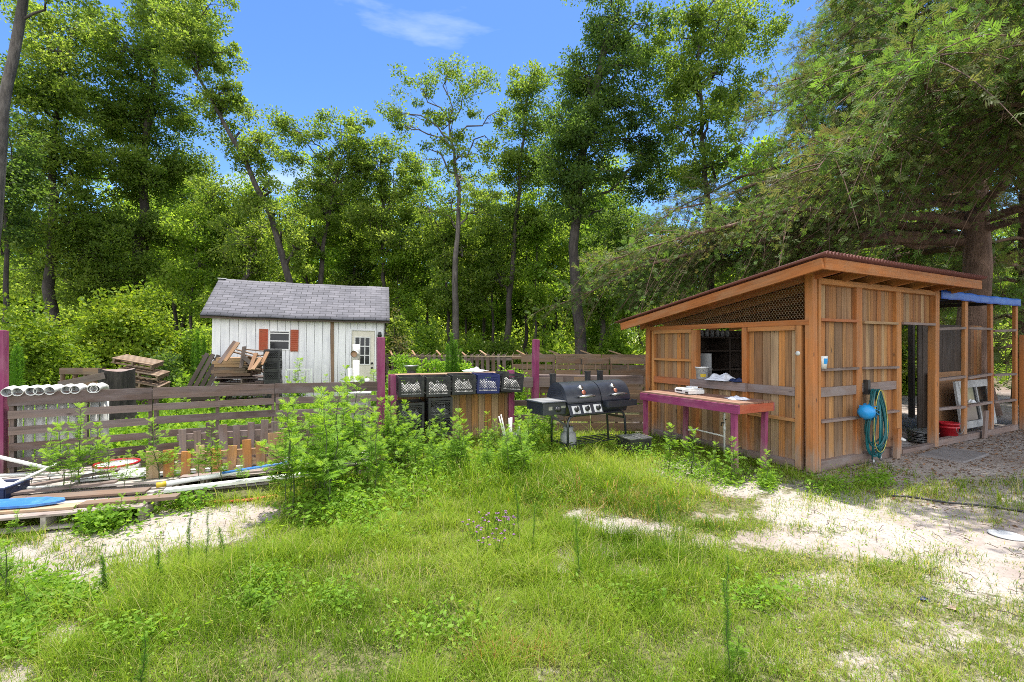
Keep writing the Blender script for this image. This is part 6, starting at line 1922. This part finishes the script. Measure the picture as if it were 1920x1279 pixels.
def grass_mesh():
    Xs, Ys, Wd, Hh = [], [], [], []
    for (y0, y1, n_, w_) in ((1.7, 3.0, 120000, 0.0028), (3.0, 4.6, 150000, 0.0038), (4.6, 7.2, 150000, 0.0055), (7.2, 9.5, 60000, 0.009)):
        y = RG.uniform(y0, y1, n_)
        x = RG.uniform(-1.2, 1.2, n_) * (y + 0.4)
        Xs.append(x)
        Ys.append(y)
        Wd.append(np.full(n_, w_))
    X, Y, Wd = np.concatenate(Xs), np.concatenate(Ys), np.concatenate(Wd)
    s = sand_mask(X, Y)
    nz = vnoise(X, Y, 2.2, 1)
    nz2 = vnoise(X, Y, 9.0, 2)
    nz3 = vnoise(X, Y, 22.0, 8)
    px = CX + FPX * X / Y
    py = HY + FPX * CAMH / Y
    dens = np.clip(0.95 - 1.15 * s + 0.2 * nz + 0.24 * nz2 + 0.2 * nz3, 0.0, 1)
    right = np.clip((px - 1250) / 350, 0, 1) * np.clip((py - 930) / 40, 0, 1)
    dens *= 1 - 0.25 * right
    dens = np.where(s > 0.55, dens * 0.5 + 0.07 * np.clip(0.8 + 0.9 * nz2 + 0.6 * nz3, 0, 3), dens)
    fence_b = (Y > 7.15 + 0.37 * np.clip(X + 2, -9, 3)) & (X < 0.3)
    dens = np.where(fence_b, 0.5, dens)
    keep = (RG.random(len(X)) < dens) & ~blocked(X, Y)
    X, Y, Wd, s, nz, px, py, right = [q[keep] for q in (X, Y, Wd, s, nz, px, py, right)]
    k = len(X)
    lush = np.exp(-((px - 1000) / 240) ** 2 - ((py - 880) / 60) ** 2)
    cl = vnoise(X, Y, 6.0, 14).clip(-1.5, 1.5)
    H_ = RG.uniform(0.045, 0.15, k) * (1 + 0.3 * nz.clip(-1, 1)) * (1 + 0.4 * cl) * (1 + 0.6 * lush) * (1 - 0.45 * right) * (1 - 0.4 * s)
    tall = RG.random(k) < 0.04
    H_ = np.where(tall, H_ * 1.9, H_)
    a = RG.uniform(0, 2 * PI, k)
    lean_ = RG.uniform(0.25, 1.25, k)
    d = np.stack([np.cos(a), np.sin(a), np.zeros(k)], 1)
    sd_ = np.stack([-np.sin(a), np.cos(a), np.zeros(k)], 1)
    b = np.stack([X, Y, gh(X, Y) - 0.004], 1)
    V = []
    for s_, wf_ in ((0, 1.0), (0.45, 0.85), (0.8, 0.55), (1.0, 0.12)):
        c = b + d * (H_ * lean_ * s_ ** 1.8)[:, None]
        c[:, 2] += H_ * (s_ - 0.28 * lean_ * s_ ** 2.2)
        wv = (sd_ * (Wd * wf_ * 0.5)[:, None])
        V += [c - wv, c + wv]
    V = np.stack(V, 1).reshape(-1, 3)
    i0 = (np.arange(k) * 8)[:, None, None]
    Q = (i0 + np.array([[0, 1, 3, 2], [2, 3, 5, 4], [4, 5, 7, 6]])[None]).reshape(-1, 4)
    # colour: greens in patches, some straw, some red sorrel
    patch = vnoise(X, Y, 1.6, 5) + 0.7 * vnoise(X, Y, 7.0, 15)
    t = np.clip(0.26 + 0.13 * patch + RG.normal(0, 0.13, k) + 0.10 * lush, 0.0, 0.56)
    dry = RG.random(k) < (0.09 + 0.10 * (vnoise(X, Y, 3.0, 6) > 0.9) + 0.10 * right + 0.12 * (s > 0.3))
    t = np.where(dry, RG.uniform(0.60, 0.84, k), t)
    red = RG.random(k) < 0.15 * (np.exp(-((px - 1150) / 120) ** 2 - ((py - 950) / 26) ** 2) + np.exp(-((px - 950) / 120) ** 2 - ((py - 1225) / 30) ** 2) + .6 * np.exp(-((px - 1330) / 110) ** 2 - ((py - 955) / 24) ** 2))
    t = np.where(red, RG.uniform(0.9, 1.0, k), t)
    return fastmesh('grass', V, Q, np.repeat(t, 8), [M['grass']])


tag(link('grass', grass_mesh()), 'uneven green lawn grass with dry and reddish tufts', 'grass', kind='stuff')

# broad small-leaved ground weeds
GW = FM()
def ground_leaves(n_, fx, hmax, L, tb, mi=0):
    X, Y = fx(n_)
    ok_ = ~blocked(X, Y)
    X, Y = X[ok_], Y[ok_]
    k = len(X)
    c = np.stack([X, Y, gh(X, Y) + RG.uniform(0.0, 1, k) ** 1.5 * hmax], 1)
    ax = RG.normal(size=(k, 3))
    ax[:, 2] *= 0.5
    nr = RG.normal(size=(k, 3)) * 0.6
    nr[:, 2] += 1
    ln = L * RG.uniform(0.6, 1.3, k)
    GW.leaves(c, ax, nr, ln, ln * 0.26, np.clip(RG.normal(tb, 0.2, k), 0, 1))
def blob(pts):
    def f(n_):
        X, Y = [], []
        for (px, py, rx, ry) in pts:
            m_ = n_ // len(pts)
            r_ = RG.normal(0, 0.55, (m_, 2))
            y_ = np.clip(py + r_[:, 1] * ry, 720, 1330)
            Yw = CAMH * FPX / (y_ - HY)
            X.append((px + r_[:, 0] * rx - CX) / FPX * Yw)
            Y.append(Yw)
        return np.concatenate(X), np.concatenate(Y)
    return f
ground_leaves(4500, blob([(60, 1140, 90, 50), (20, 1200, 50, 40), (90, 1110, 50, 30), (150, 1130, 40, 25)]), 0.12, 0.035, 0.45)
ground_leaves(5000, blob([(230, 960, 55, 28), (330, 945, 60, 14), (180, 985, 40, 16)]), 0.16, 0.05, 0.3)
ground_leaves(1800, blob([(480, 1130, 60, 40), (510, 1090, 50, 40), (480, 1100, 40, 30)]), 0.10, 0.03, 0.5)
ground_leaves(7000, blob([(700, 930, 120, 50), (820, 890, 90, 40), (620, 960, 80, 40), (930, 880, 60, 30)]), 0.22, 0.05, 0.5)
ground_leaves(5000, blob([(1260, 880, 40, 25), (1310, 885, 40, 25), (1370, 895, 40, 20), (1440, 905, 20, 14), (1560, 915, 50, 14), (1640, 905, 40, 12)]), 0.14, 0.04, 0.5)
ground_leaves(4000, blob([(1010, 860, 30, 20), (1060, 850, 40, 16), (1130, 845, 50, 12), (1200, 850, 30, 14)]), 0.2, 0.05, 0.45)
def lawn(n_):
    y_ = 1.9 + 6.0 * RG.random(n_)
    return RG.uniform(-1.15, 1.0, n_) * y_, y_
ground_leaves(15000, lawn, 0.10, 0.018, 0.75)
ground_leaves(3500, blob([(700, 1000, 60, 20), (1180, 1120, 90, 30), (820, 1180, 120, 40), (620, 1130, 60, 30), (1050, 930, 80, 20), (1420, 1120, 80, 30), (250, 1200, 80, 30)]), 0.11, 0.034, 0.55)
tag(link('low_weeds', GW.mesh('low_weeds', [M['weed']])), 'low broad leaved weeds among the grass', 'weeds', kind='stuff')

# leafy ground cover behind the fences
UG = FM()
def cover(n_, x0, x1, y0, y1, hmax, cr, L, nl, tb, cond=None):
    X, Y = RG.uniform(x0, x1, n_), RG.uniform(y0, y1, n_)
    if cond is not None:
        ok_ = cond(X, Y)
        X, Y = X[ok_], Y[ok_]
    k = len(X)
    C = np.stack([X, Y, RG.random(k) * hmax * (0.6 + 0.4 * vnoise(X, Y, 1.0, 3))], 1)
    C[:, 2] = np.maximum(C[:, 2], 0.05)
    UG.clumps(C, RG.uniform(cr[0], cr[1], k), nl, L, np.clip(RG.normal(tb, 0.15, k), 0, 1), up=1.0)
fence_line = lambda X: 7.45 + 0.42 * np.clip(X + 2.06, -9, 2)
cover(900, -9, 0.3, 5.5, 12.0, 0.55, (0.12, 0.28), 0.085, 60, 0.5, lambda X, Y: (Y > fence_line(X) + 0.35) & ~((X > -7.6) & (Y > 10.2) & (X < -2.5) & (Y > 11)))
cover(900, -16, 14, 12.0, 20, 0.7, (0.2, 0.45), 0.12, 60, 0.55, lambda X, Y: ~((X > -8.6) & (X < -3.4) & (Y < 16)) & ~((X > 2.3) & (loc_uv(X, Y)[1] < 4.5)))
cover(500, 2, 14, 12, 18, 0.5, (0.2, 0.4), 0.12, 50, 0.5, lambda X, Y: loc_uv(X, Y)[1] > 3.5)
cover(500, -14, -6, 7, 13, 0.5, (0.15, 0.35), 0.09, 60, 0.5, lambda X, Y: Y > fence_line(X) + 0.5)
tag(link('undergrowth', UG.mesh('undergrowth', [M['weed']])), 'leafy undergrowth covering the ground behind the fences', 'undergrowth', kind='stuff')


# ---- ragweed plants
def leaf_lobes(F, o, d, size, t, mi):
    """a deeply cut leaf: pairs of pointed lobes along an axis"""
    d = d / np.linalg.norm(d)
    up = np.array([0, 0, 1.0]) + RG.normal(0, 0.25, 3)
    sd_ = np.cross(up, d)
    sd_ /= np.linalg.norm(sd_) + 1e-9
    nr = np.cross(d, sd_)
    c, ax, L = [], [], []
    for s, l_ in ((0.25, 0.42), (0.45, 0.48), (0.65, 0.40), (0.82, 0.28)):
        for g_ in (-1, 1):
            c.append(o + d * size * s - nr * size * 0.12 * s * s)
            ax.append(d * 0.75 + sd_ * g_ * 0.75 - nr * 0.15)
            L.append(l_ * size)
    c.append(o + d * size * 0.55)
    ax.append(d - nr * 0.3)
    L.append(0.55 * size)
    c.append(o)
    ax.append(d)
    L.append(0.7 * size)
    L = np.array(L)
    F.leaves(np.array(c), np.array(ax), np.tile(nr, (len(c), 1)) + RG.normal(0, .2, (len(c), 3)), L, np.r_[L[:-1] * 0.125, L[-1:] * 0.05], np.clip(t + RG.normal(0, .1, len(c)), 0, 1), mi)


def ragweed_mesh(h, seed, branches=5, size=0.15):
    global RG
    RG = np.random.default_rng(seed)
    S, F = FM(), FM()
    def stem(p0, p1, r_, nn, sz, tt):
        pts = curve(p0, p1, 7, 0.03, 0.01)
        S.tube(pts, np.linspace(r_, r_ * .35, 7), 5, 0.5)
        for i in range(nn):
            s = 0.24 + 0.76 * (i + 0.5) / nn
            q = on_path(pts, s)
            a = RG.uniform(0, PI)
            zf = sz * (1.15 - 0.75 * s) * RG.uniform(.8, 1.2)
            for k in (0, PI):
                el_ = RG.uniform(0.0, 0.5) + 0.5 * s ** 3
                leaf_lobes(F, q, np.array([math.cos(a + k) * math.cos(el_), math.sin(a + k) * math.cos(el_), math.sin(el_)]), zf, tt + 0.3 * s ** 2, 0)
        for k in range(5):
            a = RG.uniform(0, 2 * PI)
            leaf_lobes(F, pts[-1], np.array([math.cos(a) * .6, math.sin(a) * .6, 0.8]), sz * 0.5, tt + .4, 0)
    top = np.array([RG.normal(0, .07 * h), RG.normal(0, .07 * h), h])
    stem((0, 0, 0), top, 0.008 * (0.6 + h * .5), int(9 + h * 6), size, 0.35)
    for b in range(branches):
        s = RG.uniform(0.15, 0.6)
        a = RG.uniform(0, 2 * PI)
        p0 = top * s
        ln = h * RG.uniform(0.22, 0.4) * (1.2 - s)
        stem(p0, p0 + np.array([math.cos(a) * ln * .8, math.sin(a) * ln * .8, ln * 0.85]), 0.004, 6, size * .75, 0.35)
    return S.mesh('stem', [M['stem']], True), F.mesh('leaves', [M['weed']])


def fennel_mesh(h, seed, wid=0.05, n_=420, L=0.05, w_=0.0018):
    global RG
    RG = np.random.default_rng(seed)
    S, F = FM(), FM()
    pts = curve((0, 0, 0), (RG.normal(0, .04 * h), RG.normal(0, .04 * h), h), 7, 0.0, 0.006)
    S.tube(pts, np.linspace(0.005, 0.002, 7), 5, 0.5)
    s = RG.random(n_) ** 0.85
    c = np.array([on_path(pts, q) for q in s])
    a = RG.uniform(0, 2 * PI, n_)
    el_ = RG.uniform(0.25, 1.1, n_)
    ax = np.stack([np.cos(a) * np.cos(el_), np.sin(a) * np.cos(el_), np.sin(el_)], 1)
    ln = L * RG.uniform(.6, 1.4, n_) * (1.25 - 0.75 * s)
    F.leaves(c, ax, RG.normal(size=(n_, 3)), ln, np.full(n_, w_), np.clip(0.3 + .5 * s + RG.normal(0, .15, n_), 0, 1))
    return S.mesh('stem', [M['stem']], True), F.mesh('leaves', [M['fennel']])


def plant(name, meshes, label, cat, loc, rz, sc, group=None):
    t = thing(name, label, cat, tuple(loc), rz, group)
    t.scale = (sc, sc, sc)
    link('stem', meshes[0], t)
    link('leaves', meshes[1], t)
    return t


RW = [ragweed_mesh(1.0, 301, 6, 0.2), ragweed_mesh(1.0, 302, 4, 0.22), ragweed_mesh(1.0, 303, 5, 0.19), ragweed_mesh(1.0, 304, 3, 0.23)]
SMALL = [ragweed_mesh(0.4, 311, 3, 0.12), ragweed_mesh(0.4, 312, 2, 0.13), ragweed_mesh(0.4, 313, 4, 0.11)]
LONG = [fennel_mesh(0.8, 341, n_=620, L=0.055, w_=0.0016), fennel_mesh(0.8, 342, n_=560, L=0.05, w_=0.0016)]
FN = [fennel_mesh(0.4, 321), fennel_mesh(0.4, 322), fennel_mesh(0.4, 323)]
BIGF = [fennel_mesh(1.6, 331, n_=1300, L=0.12, w_=0.005), fennel_mesh(1.6, 332, n_=1300, L=0.11, w_=0.005)]
random.seed(55)
solo_w = [((150, 765), 4.75, 0.12, 'tall ragweed on the ground pallets before the white pipes'), ((118, 800), 4.6, 0.12, 'second ragweed close beside the tallest one before the white pipes'), ((205, 830), 4.8, 0.1, 'small ragweed stalk right of the tall ragweed'), ((92, 810), 4.9, .1, 'ragweed left of the tall ragweed before the white pipes'),
          ((300, 790), 4.95, 0.12, 'ragweed growing between the brown pickets, before the fence joint'), ((272, 860), 4.8, .1, 'shorter ragweed left of the one among the pickets'), ((395, 795), 4.9, 0.12, 'narrow ragweed spire before the grey upright slats'), ((372, 835), 4.85, .12, 'short ragweed left of the narrow spire'), ((415, 830), 4.9, .12, 'short ragweed right of the narrow spire'), ((455, 880), 4.8, .12, 'small ragweed at the foot of the wide brown picket'),
          ((132, 850), 4.5, .15, 'bushy ragweed low before the tallest one at the white pipes'), ((172, 800), 4.85, .12, 'ragweed close behind the tallest one before the white pipes'), ((232, 850), 4.6, .15, 'ragweed between the tallest one and the short pickets'), ((325, 855), 4.8, .12, 'small ragweed right of the one among the pickets'), ((60, 860), 4.7, .15, 'small ragweed among the white pipes at the left end'), ((520, 790), 5.2, .1, 'tall ragweed at the right end of the short pickets')]
for i, ((px, top), Y, z0, lb) in enumerate(solo_w):
    q = P(px, top, Y)
    plant('ragweed', RW[i % 4], lb, 'weed', (q.x, q.y, z0), rnd(0, 6.28), max(0.3, q.z - z0))
for i in range(38):
    # thicket at the crate counter
    px = rnd(525, 860)
    yb = rnd(862, 965) if px < 720 else rnd(858, 905)
    q = G(px, yb)
    hmax = 0.78 + 0.42 * math.exp(-((px - 640) / 120) ** 2)
    plant('ragweed', RW[i % 4], 'leafy ragweed stalk in the dense thicket before the crate counter', 'weed', (q.x, q.y, -0.01), rnd(0, 6.28), hmax * rnd(0.6, 1.0) * (0.85 if px > 720 else 1), 'ragweed thicket before the crate counter')
for i in range(24):
    px = rnd(800, 985)
    q = G(px, rnd(862, 905))
    plant('ragweed', RW[i % 4], 'ragweed stalk in the row before the brown planks of the counter', 'weed', (q.x, q.y, -0.01), rnd(0, 6.28), rnd(0.42, 0.74), 'ragweed row before the counter planks')
for i in range(9):
    q = P(rnd(985, 1045), HY, rnd(6.5, 7.6))
    plant('ragweed', RW[i % 4], 'bushy ragweed between the counter end and the grill', 'weed', (q.x, q.y, -0.01), rnd(0, 6.28), rnd(0.42, 0.78), 'ragweed between counter and grill')
for i, (px, top, Y, lb) in enumerate(((1253, 800, 5.95, 'ragweed before the far front leg of the purple table'), (1296, 808, 5.7, 'ragweed before the middle of the purple table'), (1342, 832, 5.5, 'low ragweed before the thick front leg of the purple table'), (1378, 826, 5.4, 'ragweed right of the thick front leg of the purple table'), (1436, 848, 5.2, 'spiky weed standing on sand before the stall corner'), (1150, 845, 6.6, 'small weed under the middle of the grill'), (1230, 850, 6.3, 'small weed beside the black crate'), (1322, 868, 5.3, 'small weed on the sand before the purple table'), (1655, 905, 5.3, 'tiny weed in the shade below the coiled hose'), (1400, 868, 5.7, 'small weed between the purple legs and the spiky weed'))):
    q = P(px, top, Y)
    plant('ragweed', SMALL[i % 3], lb, 'weed', (q.x, q.y, -0.01), rnd(0, 6.28), max(0.14, q.z) / 0.4)
for i, (px, yb, hh, lb) in enumerate(((18, 1130, .36, 'ragweed at the left edge of the sand path'), (52, 1160, .22, 'small ragweed right of the one at the left edge'), (5, 1085, .25, 'ragweed nearest the ground pallets at the left edge'), (470, 1150, .18, 'broad leaved weed in the lawn centre left'), (505, 1160, .15, 'small broad leaved weed close to the one in the lawn'), (1380, 1255, .2, 'dark bushy weed around the thin stalk in the near lawn'), (30, 1010, .22, 'sprig of ragweed under the front edge of the ground pallet'), (225, 985, .26, 'bushy low weed hanging at the pallet edge'), (260, 970, .22, 'second bushy low weed at the pallet edge'), (190, 990, .2, 'left bushy low weed at the pallet edge'))):
    q = G(px, yb)
    plant('ragweed', SMALL[i % 3], lb, 'weed', (q.x, q.y, -0.005), rnd(0, 6.28), hh / 0.4)
for i, (px, yb, top, lb) in enumerate(((205, 1120, 1035, 'thick feathery stalk at the right edge of the sand path'), (188, 1125, 1050, 'shorter feathery stalk left of the thick one at the sand path'), (350, 1072, 955, 'tall feathery stalk, left of the pair on the thin grass'), (386, 1066, 957, 'tall feathery stalk, right of the pair on the thin grass'), (302, 1098, 1022, 'feathery stalk between the thick one and the tall pair'), (278, 1100, 1060, 'low leaning feathery stalk beside the sand path'), (419, 1052, 987, 'feathery stalk right of the tall pair'), (268, 1285, 1185, 'feathery stalk in the near grass at the front'),
        (974, 1015, 912, 'thin dark feathery stalk beside the mauve flowers'), (998, 1032, 938, 'second thin feathery stalk right of the mauve flowers'), (1086, 1085, 965, 'thin feathery stalk at the sandy patch'), (1366, 1205, 1045, 'green feathery stalk in the lawn right of centre'), (1368, 1268, 1088, 'tall thin dark stalk in the near lawn'), (895, 1165, 1120, 'blurry green stalk in the lawn centre'), (1240, 990, 930, 'feathery stalk behind the sandy patch'))):
    q = G(px, yb)
    hh = (yb - top) / FPX * q.y
    plant('feathery_weed', LONG[i % 2] if hh > 0.36 else FN[i % 3], lb, 'weed', (q.x, q.y, -0.005), rnd(0, 6.28), hh / (0.8 if hh > 0.36 else 0.4)).rotation_euler = (rnd(-.12, .12), rnd(-.12, .12), rnd(0, 6.28))
for i, (px, Y, top, lb, gp) in enumerate(((838, 10.0, 645, 'left stem of the tall bright fennel behind the crates', None), (848, 10.1, 626, 'tallest stem of the bright fennel behind the crates', None), (856, 10.0, 640, 'right stem of the bright fennel behind the crates', None), (864, 10.2, 655, 'outer right stem of the bright fennel behind the crates', None), (30, 8.6, 645, 'tall bright fennel beside the purple end post', None), (38, 8.8, 652, 'second bright fennel stem beside the purple end post', None), (22, 8.7, 658, 'third, lowest fennel stem beside the purple end post', None), (372, 12.4, 622, 'bright tall weed at the left corner of the shed', None), (384, 12.3, 636, 'bright weed touching the left wall of the shed', None), (362, 12.5, 642, 'bright weed left of the tall one at the shed corner', None))):
    q = P(px, top, Y)
    plant('tall_fennel', BIGF[i % 2], lb, 'weed', (q.x, q.y, 0), rnd(0, 6.28), q.z / 1.6, gp)
for i, (px, Y, top, lb) in enumerate(((553, 10.6, 700, 'leafy weed growing through the white gate'), (560, 10.9, 678, 'tall weed behind the white gate'), (615, 10.3, 706, 'weed at the foot of the brown batten on the shed'), (643, 10.0, 692, 'weed left of the white pipe before the shed door'), (700, 9.6, 694, 'weed right of the shed door by the purple post'), (705, 9.2, 700, 'low weed touching the purple post beside the shed'), (535, 10.3, 710, 'low weed left of the white gate'), (680, 9.8, 712, 'low weed before the shed door'), (400, 9.9, 720, 'weed before the grey pallet stack'), (330, 9.2, 716, 'weed behind the fence joint by the leaning pallet'))):
    q = P(px, top, Y)
    plant('ragweed', RW[i % 4], lb, 'weed', (q.x, q.y, 0), rnd(0, 6.28), max(0.3, q.z))
# mauve flowers
def flowers(seed):
    global RG
    RG = np.random.default_rng(seed)
    S, F, L_ = FM(), FM(), FM()
    for k in range(8):
        a, r_ = RG.uniform(0, 6.28), RG.uniform(0.02, 0.16)
        tip = np.array([r_ * math.cos(a), r_ * math.sin(a), RG.uniform(0.14, 0.26)])
        S.tube(curve((tip[0] * .4, tip[1] * .4, 0), tip, 5, .03, .003), 0.0018, 4, 0.5)
        m_ = 22
        ax = RG.normal(size=(m_, 3))
        ax[:, 2] = np.abs(ax[:, 2]) * .6
        F.leaves(np.tile(tip, (m_, 1)), ax, RG.normal(size=(m_, 3)), np.full(m_, 0.016), np.full(m_, 0.0035), RG.random(m_))
        c = np.array([on_path([np.zeros(3), tip], s) for s in RG.random(10)])
        L_.leaves(c, RG.normal(size=(10, 3)), RG.normal(size=(10, 3)), np.full(10, .035), np.full(10, .006), RG.random(10))
    return S.mesh('stem', [M['stem']], True), L_.mesh('leaves', [M['weed']]), F.mesh('blossom', [M['flower']])
for i, (px, py) in enumerate(((892, 1012), (912, 1002), (940, 1005), (958, 1010), (935, 1040), (905, 1040))):
    q = G(px, py)
    fm_ = flowers(500 + i)
    t = thing('wild_flower', 'small mauve wild flower tuft in the middle of the lawn', 'flower', tuple(q), 0, 'mauve wild flowers in the lawn')
    t.scale = (0.8, 0.8, 0.75)
    for nm, me in zip(('stem', 'leaves', 'blossom'), fm_):
        link(nm, me, t)
# dead leaves in the shaded yard
RG = np.random.default_rng(31)
DL = FM()
k = 5200
u_, v_ = RG.uniform(-0.3, 9, k), -0.05 - np.abs(RG.normal(0, 0.9, k))
u2, v2 = RG.uniform(0.1, 6.4, 1500), RG.uniform(0.05, 2.5, 1500)
u_, v_ = np.r_[u_, u2], np.r_[v_, v2]
X_ = SA[0] + SCOS * u_ - SSIN * v_
Y_ = SA[1] + SSIN * u_ + SCOS * v_
k = len(X_)
ax_ = RG.normal(size=(k, 3)) * np.array([1, 1, .25])
nr_ = RG.normal(size=(k, 3)) * .5 + np.array([0, 0, 1])
ln_ = RG.uniform(0.015, 0.055, k)
DL.leaves(np.stack([X_, Y_, gh(X_, Y_) + 0.006], 1), ax_, nr_, ln_, ln_ * .25, RG.random(k))
tag(link('leaf_litter', DL.mesh('leaf_litter', [M['deadleaf']])), 'brown dead leaves scattered over the shaded yard', 'leaf litter', kind='stuff')
# twigs on the sand
random.seed(9)
RG = np.random.default_rng(12)
TW = FM()
for i in range(170):
    q = G(rnd(1500, 1960), rnd(880, 1180)) if i < 110 else G(rnd(0, 560), rnd(960, 1110))
    a = rnd(0, PI)
    l_ = rnd(0.03, 0.16)
    TW.tube(curve((q.x, q.y, 0.006), (q.x + l_ * math.cos(a), q.y + l_ * math.sin(a), 0.008 + rnd(0, .02)), 4, 0.04, 0.006), 0.0025, 4, rnd())
tag(link('twig_litter', TW.mesh('twig_litter', [M['straw']])), 'small dry twigs scattered on the sand', 'twigs', kind='stuff')
